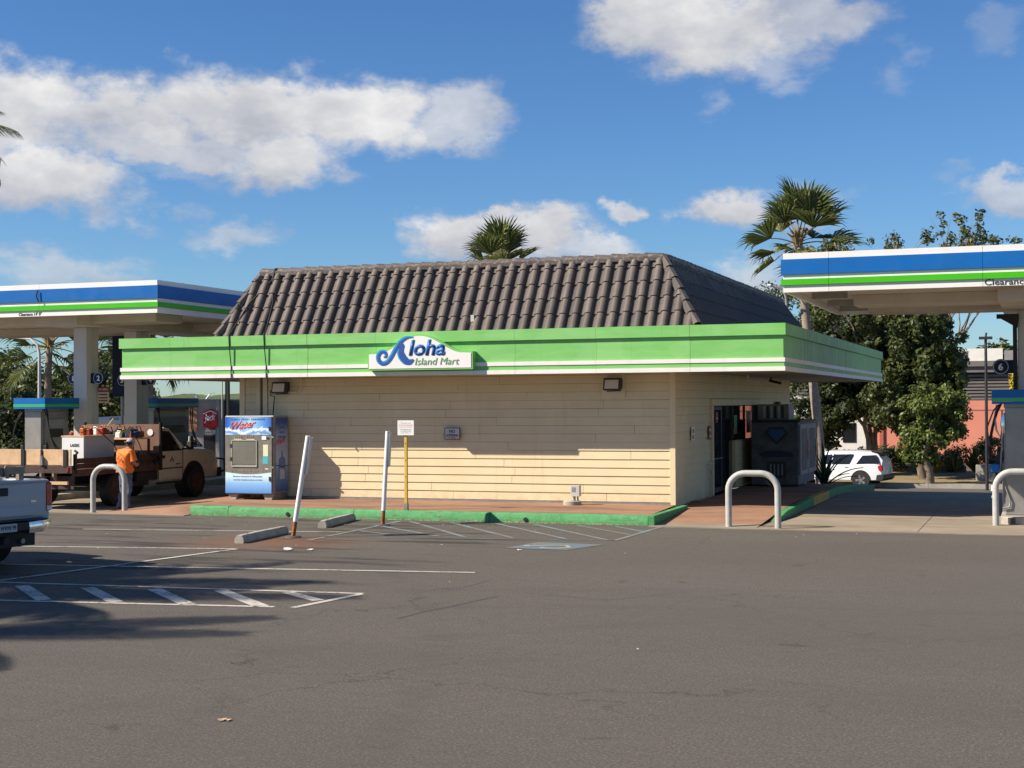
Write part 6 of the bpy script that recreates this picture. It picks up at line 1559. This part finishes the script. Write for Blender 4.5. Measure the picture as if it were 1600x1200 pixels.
def tree(seed, base, h_trunk, crowns, nleaf, size, m, label, cat='tree', grp='broadleaf trees behind the forecourt', r=.22, depth=3, L=2.0, forks=1, name='broadleaf_tree'):
    rng = random.Random(seed)
    t = thing(name, label, cat, base, 0, grp)
    b = MB(); tips = []
    for f in range(forks):
        d = Vector((rng.uniform(-.25, .25), rng.uniform(-.2, .2), 1)); limb(b, rng, Vector(base) + Vector((rng.uniform(-.3, .3) * (forks > 1), 0, -.1)), d, h_trunk, r, depth, tips)
    b.build('trunk', BARK, t, smooth=60)
    bl = []
    for c in crowns: bl += clumps(rng, *c)
    bl += [(q.x, q.y, q.z, size * 2.2) for q in tips]
    vs, fs = leaf_cloud(rng, bl, nleaf, size)
    b = MB(); b.add(vs, fs); b.build('crown', m, t, fix=False)
    return t
tree(11, (-8.6, 80, gz(0, 80)), 3.0, [(-9.6, 80, 5.4, 3.9, 3, 2.7, 130, .25, .75), (-9.0, 79, 2.7, 3.8, 2, 2.2, 120, .22, .65), (-10.9, 79, 1.6, 1.3, 1.2, 1.5, 36, .25, .55)], 30000, .26, LEAFD, 'dark forked tree behind the SUV left of the salmon wall', forks=3, r=.2)
tree(12, (-5.6, 76.5, gz(0, 76)), 4.0, [(-6.0, 76.5, 4.2, 2.7, 2.4, 3.0, 150, .2, .62), (-5.6, 76, 1.9, 2.2, 1.5, 1.9, 80, .2, .5), (-6.8, 76, 6.5, 3.0, 2.4, 1.3, 50, .18, .45)], 30000, .24, LEAF, 'tall tree in front of the grey and salmon building', r=.24)
tree(13, (-5.05, 72.3, -1.5), 1.6, [(-4.9, 72.3, 2.0, 1.65, 1.4, 1.35, 80, .15, .42), (-5.3, 72.2, .5, 1.3, .9, 1.1, 50, .14, .36), (-4.2, 72.2, 1.0, .9, .8, .7, 24, .14, .32)], 14000, .18, LEAFB, 'bright leafy small tree on the verge with a short thick trunk', r=.26, L=1.2)
tree(14, (-16.0, 114, -1.6), 4.5, [(-15.0, 114, 12.7, 2.5, 2, 2.4, 60, .35, .8), (-17, 114, 8.3, 4.2, 3, 3.6, 60, .5, 1.1)], 13000, .26, LEAFO, 'tall far tree showing behind the big fan palm', r=.28)
# sparse half-bare crown over the right canopy
def sparse(seed, base, label, h=6.5):
    rng = random.Random(seed); t = thing('sparse_tree', label, 'tree', base, 0, 'broadleaf trees behind the forecourt')
    b = MB(); tips = []
    for f in range(3): limb(b, rng, Vector(base), Vector((rng.uniform(-.35, .35), rng.uniform(-.3, .3), 1)), h, .2, 4, tips)
    b.build('trunk', TWIG, t, smooth=60)
    bl = [(q.x + rng.uniform(-.5, .5), q.y, q.z + rng.uniform(-.6, .3), rng.uniform(.12, .40)) for q in tips for _ in range(3) if rng.random() < .8]
    vs, fs = leaf_cloud(rng, bl, 6500, .2); b = MB(); b.add(vs, fs); b.build('crown', LEAFO, t, fix=False)
sparse(21, (-6.1, 82, -1.6), 'half bare tree whose twigs rise above the right canopy', 4.75)
# left background trees
lt = [(31, (-54, 68, -1.6), [(-54.5, 68, 2.4, 3.6, 3, 3.2, 60, .6, 1.1)], LEAFO, 'olive green tree at the far left edge behind the pump'),
      (32, (-50.5, 66, -1.6), [(-50.5, 66, 1.6, 2.6, 2.4, 2.6, 50, .5, .9)], LEAF, 'bushy tree between the far left palm and the lamp pole'),
      (33, (-49.6, 70, -1.6), [(-49.6, 70, 2.6, 3.0, 3.0, 3.0, 60, .5, 1.0)], LEAFO, 'tree with yellowish leaves behind the left palm trunk'),
      (34, (-47.2, 66, -1.6), [(-47.2, 66, 1.8, 2.6, 2.4, 2.5, 50, .5, .9)], LEAF, 'dark tree seen between the two left columns'),
      (35, (-58, 62, -1.6), [(-57.5, 62, 3.5, 3.4, 3, 3.6, 60, .6, 1.1)], LEAFD, 'dark tall tree cut by the left edge of the frame'),
      (37, (-49, 60, -1.6), [(-49, 60, .6, 3.6, 1.6, 1.7, 44, .5, .9)], LEAFD, 'wide dark bush in front of the left trees')]
for (sd_, bs_, cw, m, lb) in lt: tree(sd_, bs_, 1.8, cw, 11000, .26, m, lb, grp='trees beyond the left pumps', r=.2)
# far wooded rises
def ridge(name, pts, y, base, depthy, label):
    rng = random.Random(5); bl = []
    for (x, z) in pts:
        for k in range(6): bl.append((x + rng.uniform(-5, 5), y + rng.uniform(0, depthy), base + (z - base) * rng.uniform(.35, 1.0) - 1.5, rng.uniform(1.6, 2.6)))
    vs, fs = leaf_cloud(rng, bl, 30000, .9); b = MB(); b.add(vs, fs); o = b.build(name, HILLM, fix=False); o['kind'] = 'stuff'; return o
def hill(name, x0, x1, y0, y1, hfun, m):
    nx, ny = 60, 8; b = MB(); vs = []
    for j in range(ny + 1):
        for i in range(nx + 1):
            x = x0 + (x1 - x0) * i / nx; y = y0 + (y1 - y0) * j / ny
            vs.append((x, y, -2 + hfun(x) * sin(pi * j / ny * .5) + noise.noise((x * .08, y * .08, 3)) * 1.5 * (j > 0)))
    fs = [(j * (nx + 1) + i, j * (nx + 1) + i + 1, (j + 1) * (nx + 1) + i + 1, (j + 1) * (nx + 1) + i) for j in range(ny) for i in range(nx)]
    b.add(vs, fs); return struct(b.build(name, m, smooth=180, fix=False))
HGR = mat('hill_green', (.075, .10, .03), .9, var=.5, vs=.15, bump=1.0, bs=.6)
hill('hills', -420, -120, 330, 420, lambda x: 7.0 + 1.9 * math.exp(-((x + 214) / 22) ** 2) + .5 * sin(x * .21) + .25 * sin(x * .77), HGR)
hill('hills', -60, 200, 280, 360, lambda x: 15 + 2.5 * sin(x * .13) + 1.5 * sin(x * .31), HGR)
ridge('hillside_wood', [(x, 15 + 2.5 * sin(x * .13)) for x in range(-50, 60, 4)], 270, 4, 30, '')
#ridge('hillside_wood', [(x, 2.2 + 4.6 * math.exp(-((x + 214) / 26) ** 2)) for x in range(-260, -150, 5)], 322, 0, 20, '')

# ------------------------------------------------------------------ palms
def fan_frond(rng):
    """one fan leaf: petiole along +x then a pleated fan of split, drooping leaflets"""
    b = MB(); Lp = 1.15; pts = []
    for k in range(6): u = k / 5; pts.append((Lp * u, 0, .16 * sin(u * 1.8) - .10 * u * u))
    b.tube(pts, [.035, .03, .026, .022, .02, .018], 5, 1)
    o = Vector(pts[-1]); N = 24; R0 = 1.42
    for k in range(N):
        a = R(-82) + R(164) * k / (N - 1); Lk = R0 * (.74 + .26 * cos(a * .9)) * rng.uniform(.84, 1.08)
        d = Vector((cos(a), sin(a), 0)); s = Vector((-sin(a), cos(a), 0)); w0 = .008; w1 = .050; up = .045 * (1 if k % 2 else -1)
        fd = .30 * abs(sin(a)) * Lk; mid = o + d * Lk * .58 + Vector((0, 0, fd * .58 + up * .4)); tip = o + d * Lk + Vector((0, 0, fd * .8 - .16 * Lk * rng.uniform(.5, 1.5)))
        q = o + d * Lk * .82 + Vector((0, 0, fd * .78 - .05 * Lk))
        n = len(b.v); b.add([o - s * w0, o + s * w0, mid + s * w1 + Vector((0, 0, .03)), mid + Vector((0, 0, -.03)), mid - s * w1 + Vector((0, 0, .03)), q + s * w1 * .5, q - s * w1 * .5, q, tip], [(0, 1, 2, 3), (0, 3, 4), (3, 2, 5, 7), (4, 3, 7, 6), (7, 5, 8), (6, 7, 8)], 0)
    return b
FRONDS = []
def fan_palm(seed, base, h, lean, label, sc=1.0, nf=26, name='fan_palm', droop=(.0, 1.0), grp='fan palms'):
    rng = random.Random(seed); t = thing(name, label, 'palm tree', base, 0, grp)
    top = Vector(base) + Vector((lean[0], lean[1], h)); b = MB(); pts = []; rs = []
    for k in range(15):
        u = k / 14; pts.append(Vector(base) + Vector((lean[0] * u ** 1.3, lean[1] * u ** 1.3, h * u)) + Vector((.04 * sin(u * 7), 0, 0))); rs.append((.21 - .07 * u + .012 * (k % 2)) * sc ** .5)
    b.tube(pts, rs, 10); b.build('trunk', PBARK, t, smooth=60)
    b = MB()
    for k in range(16):
        a = rng.uniform(0, 6.28); e = rng.uniform(.2, 1.2); d = Vector((cos(a) * cos(e), sin(a) * cos(e), sin(e))); b.tube([top + Vector((0, 0, -.5 * sc)), top + d * .28 * sc, top + d * .5 * sc], [.06 * sc, .045 * sc, .02 * sc], 5)
    b.build('crown_shaft', PETI, t, smooth=60)
    if not FRONDS:
        for k in range(3): FRONDS.append(None)
    for k in range(nf):
        i = k % 3
        if FRONDS[i] is None: o = fan_frond(rng).build('frond', [PALM, PETI], t, fix=False); FRONDS[i] = o.data
        else: o = link('frond', FRONDS[i], t)
        u = (k + .5) / nf; el = R(84) - R(140) * (droop[0] + (droop[1] - droop[0]) * u) ** 1.25
        a = k * 2.39996 + rng.uniform(-.3, .3)
        o.matrix_basis = Matrix.Translation(top + Vector((0, 0, -.25 * u * sc))) @ Matrix.Rotation(a, 4, 'Z') @ Matrix.Rotation(-el, 4, 'Y') @ Matrix.Rotation(rng.uniform(-.5, .5), 4, 'X') @ Matrix.Scale(sc * rng.uniform(.85, 1.1), 4)
    return t
fan_palm(41, (-8.55, 61, gz(0, 61)), 10.4, (-.85, 0, 0), 'tall fan palm left of the right canopy with its crown above it', sc=1.08, nf=20)
fan_palm(42, (-20.7, 56.2, gz(0, 56)), 8.85, (0, 0), 'fan palm crown rising just above the tiled ridge', sc=.95, nf=15, droop=(0, .8))
fan_palm(43, (-44.6, 58.3, gz(0, 58)), 6.5, (.05, 0), 'fan palm under the left canopy beside the pump', sc=1.1, nf=17, droop=(.2, 1.0))
fan_palm(44, (-41.6, 62.3, gz(0, 62)), 7.4, (0, 0), 'dark fan palm with hanging fronds between the left columns', sc=1.25, nf=26, droop=(.3, 1.1))
# coconut palms
def coco_frond(rng):
    b = MB(); L = 3.4; pts = []
    for k in range(12): u = k / 11; pts.append(Vector((L * (u - .10 * u * u), 0, .55 * sin(u * 2.0) - 1.35 * u * u)))
    b.tube(pts, [.04 * (1 - .8 * k / 11) for k in range(12)], 5, 1)
    for k in range(58):
        u = .10 + .9 * k / 58; f = u * 11; i = min(10, int(f)); p = pts[i].lerp(pts[i + 1], f - i); d = (pts[i + 1] - pts[i]).normalized()
        ln = .85 * sin(pi * (.12 + .80 * u)) ** .7
        for s in (-1, 1):
            side = (Vector((0, s, 0)) + d * .75 + Vector((0, 0, -.55 - rng.uniform(0, .3)))).normalized(); w = d * .021
            m = p + side * ln * .55; tp = p + side * ln + Vector((0, 0, -.10)); b.add([p - w, p + w, m + w * .9, m - w * .9, tp], [(0, 1, 2, 3), (3, 2, 4)], 0)
    return b
COCO = [None, None]
def coconut(seed, base, h, lean, label, nf=20, sc=1.0):
    rng = random.Random(seed); t = thing('coconut_palm', label, 'palm tree', base, 0, 'coconut palms left of the lot')
    top = Vector(base) + Vector((lean[0], lean[1], h)); b = MB()
    b.tube([Vector(base) + Vector((lean[0] * (k / 12) ** 1.5, lean[1] * (k / 12) ** 1.5, h * k / 12)) for k in range(13)], [.2 - .007 * k + .008 * (k % 2) for k in range(13)], 10); b.build('trunk', PBARK, t, smooth=60)
    for k in range(nf):
        i = k % 2
        if COCO[i] is None: o = coco_frond(rng).build('frond', [PALM, PETI], t, fix=False); COCO[i] = o.data
        else: o = link('frond', COCO[i], t)
        u = (k + .5) / nf; el = R(62) - R(92) * u
        o.matrix_basis = Matrix.Translation(top) @ Matrix.Rotation(k * 2.39996 + rng.uniform(-.2, .2), 4, 'Z') @ Matrix.Rotation(-el, 4, 'Y') @ Matrix.Rotation(rng.uniform(-.3, .3), 4, 'X') @ Matrix.Scale(sc * rng.uniform(.9, 1.1), 4)
    for k in range(5):
        a = k * 1.3; b = MB(); b.lathe([(.02, -.12), (.10, -.05), (.11, .03), (.02, .12)], 10, 'z', tuple(top + Vector((.2 * cos(a), .2 * sin(a), -.25)))); b.build('coconut', mat('coconut_husk', (.16, .15, .04), .7), t, smooth=60)
coconut(51, (-39.5, 44.5, gz(0, 44)), 12.6, (.3, 0), 'coconut palm with only frond tips entering at the left edge of the sky', sc=.95)
coconut(52, (-19.3, 11.4, 0), 5.8, (.2, 0), 'unseen coconut palm added outside the left edge to shade the stalls', nf=22)  # this palm and the next two are added out of view to cast frond shadows
coconut(53, (-17.9, 8.6, 0), 5.2, (.3, .3), 'unseen coconut palm added outside the left edge for its shadow, nearest the camera', nf=20, sc=.9)
coconut(54, (-20.2, 12.6, 0), 5.9, (.1, .1), 'unseen coconut palm added outside the left edge for its shadow, beside the added box truck', nf=22)
# agave in front of the road
rng = random.Random(8); t = thing('agave_plant', 'dark spiky agave beyond the ice freezer in front of the SUV', 'plant', (-6.75, 48.9, -.45))
def blade():
    b = MB(); L = 1.5; vs = []; fs = []
    for k in range(8):
        u = k / 7; w = .075 * (1 - u ** 2.2) + .004; x = L * u; z = .25 * sin(u * 2.4); vs += [(x, -w, z + .02), (x, 0, z - .012), (x, w, z + .02)]
    for k in range(7): o = k * 3; fs += [(o, o + 1, o + 4, o + 3), (o + 1, o + 2, o + 5, o + 4)]
    b.add(vs, fs); return b
AG = mat('agave_leaf', (.05, .075, .045), .5, var=.2); ao = blade().build('leaf_blade', AG, t, fix=False)
for k in range(22):
    o = ao if k == 0 else link('leaf_blade', ao.data, t)
    o.matrix_basis = Matrix.Translation((-6.75, 48.9, gz(0, 48.9) + .1)) @ Matrix.Rotation(k * 2.4, 4, 'Z') @ Matrix.Rotation(-R(12 + 60 * ((k * 7) % 22) / 22), 4, 'Y') @ Matrix.Scale(rng.uniform(.7, 1.05), 4)

# ------------------------------------------------------------------ far buildings
# salmon building with grey louvred upper wall
B1 = thing('salmon_building', 'salmon stucco building with grey louvred band and white roof plant', 'building', (0, 100, -1.6))
A0 = Vector((-15.5, 98.6)); A1 = Vector((17, 99.2)); dv = (A1 - A0).normalized(); angB = atan2(dv.y, dv.x); MBm = Matrix.Translation((A0.x, A0.y, 0)) @ Matrix.Rotation(angB, 4, 'Z'); LB = (A1 - A0).length
def bpart(name, m, x0, x1, y0, y1, z0, z1, par=B1, bevel=0):
    b = MB(); b.box(x0, x1, y0, y1, z0, z1); b.xf(MBm); return b.build(name, m, par, bevel=bevel)
wl_ = bpart('wall', SALMON, 0, LB, 0, 12, -1.7, 2.45)
bpart('wall_groove', mat('groove', (.30, .12, .09), .8), 0, LB, -.01, 0, 1.78, 1.86)
uw = bpart('upper_wall', CHAR, 0.2, LB, .3, 12, 2.45, 4.6)
for k in range(8): bpart('louvre', LOUV, .1, LB, .05 + .01 * (k % 2), .28, 2.50 + k * .21, 2.50 + k * .21 + .13, uw)
bpart('cornice', LOUV, -.1, LB + .1, -.25, 12, 4.25, 4.62); bpart('cornice', LOUV, -.1, LB + .1, -.4, 12, 4.63, 4.98)
ru = bpart('roof_plant', WALLW, 9.8, 13.2, 2.0, 5.0, 4.98, 5.85); bpart('plant_grille', MGREY, 9.9, 11.0, 1.97, 1.99, 5.1, 5.7, ru); bpart('roof_plant', MGREY, 13.3, 16.0, 2.0, 5.0, 4.98, 5.7)
for k in range(3): bpart('buttress', mat('salmon_dark', (.42, .13, .085), .85), 4.0 + k * 1.5, 4.25 + k * 1.5, -.12, -.02, -1.7, 1.7, wl_)
# white house glimpsed between the trees
B2 = thing('white_house', 'white walled building glimpsed between the dark trees', 'building', (-14, 96, -1.6))
part('wall', WALLW, -19, -10.2, 92.5, 94.5, -1.7, 2.6, B2); part('roof', LGREY, -19.3, -9.9, 92.2, 94.8, 2.61, 2.8, B2)
for x in (-13.2, -11.6): part('window', GLASS, x, x + .8, 92.46, 92.499, -.1, 1.1, B2)
# drive-in restaurant
B3 = thing('restaurant_building', 'grey stucco restaurant with stone strip and red hexagon sign', 'building', (-40.5, 66, -1.6))
P0 = Vector((-41.25, 64.85)); P1 = Vector((-38.2, 66.0)); dv = (P1 - P0).normalized(); MR = Matrix.Translation((P0.x, P0.y, 0)) @ Matrix.Rotation(atan2(dv.y, dv.x), 4, 'Z')
def rpart(name, m, x0, x1, y0, y1, z0, z1, par=B3, bevel=0):
    b = MB(); b.box(x0, x1, y0, y1, z0, z1); b.xf(MR); return b.build(name, m, par, bevel=bevel)
rpart('wall', STUCCO, -3.0, 1.95, 0.05, 8, -1.7, 2.68); rpart('coping', LGREY, -.05, 2.0, 0, 8, 2.685, 2.76)
rpart('pier', STUCCO, 1.62, 1.80, -.08, .05, -1.2, 2.68); rpart('side_wall', CHAR, 1.96, 5.2, .4, 8, -1.7, 2.70)
st = [(0, .62), (0.62, .6)]
BR = mat('stone_strip', (.50, .29, .16), .8, var=.25, vs=7, bump=.5)
for i in range(11):
    x0_ = -.55 if i < 8 else .05; w_ = (.66 - x0_); z = 1.1 + i * .14; k = 0; x = x0_; 
    while x < .66 - .05:
        ww = min(rr.uniform(.22, .42), .66 - x); rpart('stone', BR, x, x + ww - .008, -.02 - rr.uniform(0, .02), .049, z, z + .132); x += ww
rpart('doorway', BLACK, .98, 1.55, -.01, .04, -1.2, .90); rpart('window', GLASS, -.3, .62, -.01, .04, -.3, .66)
rpart('window_poster', PWHT, .12, .45, -.03, -.012, -.15, .56); rpart('window_poster', PWHT, -.3, .02, -.03, -.012, -.05, .56)
MR_ = MR; MR = MR @ Matrix.Translation((.22, 0, 0))
S3 = thing('restaurant_sign', 'red hexagonal box sign with white script on the grey restaurant wall', 'sign', (-40, 65.3, 1.7))
b = MB(); hx = [(1.16 + .37 * x, 1.74 + .50 * z) for x, z in ((0, 1.05), (-.95, .72), (-1, -.72), (-.4, -.98), (.35, -1.0), (1, -.72), (.95, .68))]
b.prism(hx, 'y', -.34, .049); b.xf(MR); b.build('red_box', mat('sign_red', (.55, .012, .02), .35), S3, bevel=.04)
b = MB(); b.prism([(.83, 2.02), (1.16, 2.19), (1.5, 2.02), (1.5, 1.97), (1.16, 2.12), (.83, 1.97)], 'y', -.36, -.342); b.xf(MR); b.build('white_edge', PWHT, S3)
mo = MR @ Vector((.86, -.345, 1.50)); rt = (MR.to_3x3() @ Vector((1, 0, .12)))
text('Jack', tuple(mo), tuple(rt), (0, 0, 1), PWHT, S3, w=.58, h=.46, shear=.2, bold=.03, ext=.01)
b = MB(); b.box(.86, 1.38, -.12, -.06, .98, 1.16); b.xf(MR); sp_ = b.build('lower_strip', PWHT, S3)
mo = MR @ Vector((.90, -.13, 1.03)); text('in the box', tuple(mo), tuple(MR.to_3x3() @ Vector((1, 0, 0))), (0, 0, 1), REDT, S3, w=.44, h=.08, bold=.02, ext=.004)
# yellow kerb by the restaurant
MR = MR_
b = MB(); b.box(1.2, 6, -1.2, -1.0, -1.60, -1.35); b.xf(MR); yk = struct(b.build('yellow_kerb', YCURB))

# ------------------------------------------------------------------ lamps and poles
def vlamp():
    t = thing('twin_arm_lamp', 'white V shaped twin street lamp rising behind the restaurant', 'street lamp', (-45.8, 73.9, -1.6))
    b = MB(); b.tube([(-45.8, 73.9, -1.6), (-45.8, 73.9, 2.75)], .06, 8); b.build('pole', PWHT, t, smooth=60)
    for s in (-1, 1):
        b = MB(); b.tube([(-45.8, 73.9, 2.5), (-45.8 + s * .44, 73.9 + s * .16, 3.10)], .045, 6); b.tube([(-45.8 + s * .18, 73.9, 2.4), (-45.8 + s * .32, 73.9 + s * .14, 2.92)], .03, 6); b.build('arm', PWHT, t)
        b = MB(); b.box(-.14, .14, -.06, .06, -.03, .03); b.xf(Matrix.Translation((-45.8 + s * .54, 73.9 + s * .19, 3.12)) @ Matrix.Rotation(.34, 4, 'Z') @ Matrix.Rotation(s * -.1, 4, 'Y')); b.build('lamp_head', PWHT, t)
vlamp()
def arc_lamp(base, h, dx, label, mat_=MGREY, head=PWHT):
    t = thing('street_lamp', label, 'street lamp', base, 0, 'curved arm street lamps'); x, y, z = base
    b = MB(); pts = [(x, y, z), (x, y, z + h * .88), (x + dx * .06, y, z + h * .94), (x + dx * .3, y, z + h * .985), (x + dx, y, z + h)]; b.tube(pts, [.09, .06, .05, .045, .035], 8); b.build('pole', mat_, t, smooth=60)
    b = MB(); b.box(x + dx * 1.0 - .05, x + dx * 1.0 + .05, y - .03, y + .03, z + h, z + h + .09); b.build('photocell', DARK, t)
    b = MB(); b.box(min(x + dx, x + dx * 1.25), max(x + dx, x + dx * 1.25), y - .10, y + .10, z + h - .04, z + h + .05); b.build('lamp_head', head, t, bevel=.03)
arc_lamp((-38.6, 49.9, gz(0, 50)), 5.85, -1.5, 'street lamp with curved arm left of the left palm', LGREY)
arc_lamp((-9.75, 60.2, gz(0, 60)), 8.45, -.62, 'street lamp showing over the right slope of the roof')
t = thing('lamp_post', 'thin dark lamp post in front of the salmon building', 'street lamp', (-2.33, 69.35, -1.5))
b = MB(); b.tube([(-2.33, 69.35, -1.6), (-2.33, 69.35, 5.2)], [.075, .06], 8); b.build('post', DARK, t, smooth=60); b = MB(); b.box(-2.62, -2.04, 69.2, 69.5, 5.2, 5.32); b.tube([(-2.33, 69.35, 5.3), (-2.3, 69.35, 5.5)], .05, 6); b.build('lamp_head', DARK, t)
t = thing('sign_mast', 'pale mast with a small cross piece beyond the restaurant', 'mast', (-37.0, 64, -1.6))
b = MB(); b.tube([(-37.6, 70, -1.6), (-37.6, 70, 7)], .08, 8); b.build('mast', LGREY, t, smooth=60); b = MB(); b.box(-38.1, -37.4, 69.9, 70.1, 3.3, 3.5); b.build('cross_piece', PWHT, t)
t = thing('black_pole', 'black square lamp pole just left of the shop corner', 'pole', (-26.1, 43.7, 0))
b = MB(); b.box(-26.16, -26.04, 43.66, 43.78, gz(0, 43.7), 4.1); b.box(-26.1, -25.85, 43.6, 43.84, 3.9, 4.1); b.build('pole', BLACK, t); b = MB(); b.tube([(-26.24, 43.6, gz(0, 43)), (-26.24, 43.6, 3.9)], .02, 6); b.build('conduit', LGREY, t)
# hedges, planter, flax plants along the salmon wall
def hedge(seed, x0, x1, y, z0, z1, n, m, label):
    rng = random.Random(seed); t = thing('hedge', label, 'hedge', ((x0 + x1) / 2, y, z0), 0, 'hedges along the salmon building')
    bl = [(rng.uniform(x0, x1), y + rng.uniform(-.4, .4), rng.uniform(z0 + .3, z1 - .2), rng.uniform(.3, .5)) for _ in range(int((x1 - x0) * 7))]
    vs, fs = leaf_cloud(rng, bl, n, .16); b = MB(); b.add(vs, fs); b.build('foliage', m, t, fix=False)
    b = MB(); b.box(x0, x1, y - .15, y + .15, z0 - .2, z0 + .35); b.build('stems', BARK, t)
hedge(61, -12, -3.9, 84, -1.5, -.1, 9000, LEAFD, 'dark low hedge below the salmon wall')
hedge(62, -3.6, 3, 86, -1.5, .35, 9000, LEAFB, 'bright hedge right of the dark lamp post')
def flax(seed, x, y, z, label, n=40, L=1.3):
    rng = random.Random(seed); t = thing('flax_plant', label, 'plant', (x, y, z), 0, 'flax plants in front of the salmon wall'); b = MB()
    for k in range(n):
        a = rng.uniform(0, 6.28); e = rng.uniform(.5, 1.4); l = L * rng.uniform(.7, 1.1); d = Vector((cos(a) * cos(e), sin(a) * cos(e), sin(e))); s = Vector((-sin(a), cos(a), 0)) * .05; p = Vector((x, y, z))
        m1 = p + d * l * .6; tp = p + d * l + Vector((0, 0, -.25 * l)); b.add([p - s * .4, p + s * .4, m1 + s, m1 - s, tp], [(0, 1, 2, 3), (3, 2, 4)])
    b.build('blades', LEAFO, t, fix=False)
for i, (x, y, l, lb) in enumerate(((-5.2, 79.5, 1.3, 'leftmost spiky flax plant behind the small bright tree'), (-4.3, 79.8, 1.7, 'tall spiky flax plant between the small tree and the lamp post'), (-3.3, 80, 1.8, 'spiky flax plant left of the thin lamp post'), (-2.5, 80, 1.5, 'spiky flax plant right beside the thin lamp post'))):
    flax(70 + i, x, y, -1.3, lb, 70, l)
t = thing('concrete_planter', 'grey square concrete planter at the foot of the salmon wall', 'planter', (-2.6, 75.6, -1.4))
part('box', CONC, -3.05, -2.25, 75.2, 76.0, -1.5, -.72, t, bevel=.02); part('soil', DGREY, -2.97, -2.33, 75.28, 75.92, -.72, -.70, t)
# small yellow plant behind the column
t = thing('yellow_shrub', 'yellow leafed shrub on the far building edge below the number 6 sign', 'plant', (-1.3, 88, -1.5))
rng = random.Random(3); vs, fs = leaf_cloud(rng, [(-1.45, 88, 3.1 + .25 * k, .28) for k in range(4)], 600, .2); b = MB(); b.add(vs, fs); b.build('foliage', mat('yellow_leaf', (.45, .36, .03), .6), t, fix=False); b = MB(); b.tube([(-1.45, 88, -1.6), (-1.45, 88, 3.6)], .05, 6); b.build('trunk', BARK, t)

# ------------------------------------------------------------------ litter on the asphalt
def litter(x, y, s, m, label, cat, name, grp='pale scraps scattered on the asphalt', seed=0):
    rng = random.Random(seed); b = MB(); n = 9; vs = [(0, 0, .02 * s / .1)]
    for k in range(n): a = 2 * pi * k / n; r = s * rng.uniform(.6, 1.1); vs.append((r * cos(a), r * .7 * sin(a), .006 + rng.random() * s * .22))
    b.add(vs, [(0, k + 1, (k + 1) % n + 1) for k in range(n)]); b.xf(Matrix.Translation((x, y, .002)) @ Matrix.Rotation(rng.uniform(0, 6), 4, 'Z')); tag(b.build(name, m, fix=False), label, cat, grp)
LFM = mat('dry_leaf', (.55, .35, .20), .8, var=.3, vs=30)
litter(-6.0, 9.96, .055, LFM, 'curled brown dry leaf alone on the near asphalt', 'leaf', 'dry_leaf', None, 4); litter(-5.965, 9.97, .045, LFM, 'second brown leaf scrap touching the curled one on the near asphalt', 'leaf', 'dry_leaf', None, 9)
litter(-11.95, 21.95, .14, PWHT, 'crumpled white rag left of the leaning posts', 'rag', 'crumpled_rag', None, 5); litter(-11.55, 21.98, .10, PWHT, 'white torn paper beside the crumpled rag', 'paper', 'torn_paper', None, 6)
litter(-8.18, 23.0, .06, PWHT, 'white crumpled paper beside the blue wheelchair symbol', 'paper', 'paper_ball', None, 7)
rl = random.Random(12)
for k in range(46):
    x = rl.uniform(-17, -3); y = rl.uniform(14, 27.6)
    if k < 14: y = rl.uniform(26.5, 28.0)
    litter(x, y, rl.uniform(.014, .030), PWHT if rl.random() < .5 else LFM, 'tiny pale scrap of litter on the asphalt', 'litter', 'litter_scrap', 'tiny pale scraps on the asphalt', 100 + k)
# dry leaf bits gathered along the kerb foot
b = MB(); rl = random.Random(2)
for k in range(700):
    x = rl.uniform(-13, -7.5) if rl.random() < .7 else rl.uniform(-17.7, -7.4); y = 28.22 - abs(rl.gauss(0, .05)); s = rl.uniform(.008, .02); a = rl.uniform(0, 6.28); z = .008 + rl.random() * .02
    b.add([(x + s * cos(a), y + s * sin(a), z), (x - s * sin(a), y + s * cos(a), z + .008), (x - s * cos(a), y - s * sin(a), z)], [(0, 1, 2)])
o = b.build('kerb_leaf_litter', LFM, fix=False); stuff(o)
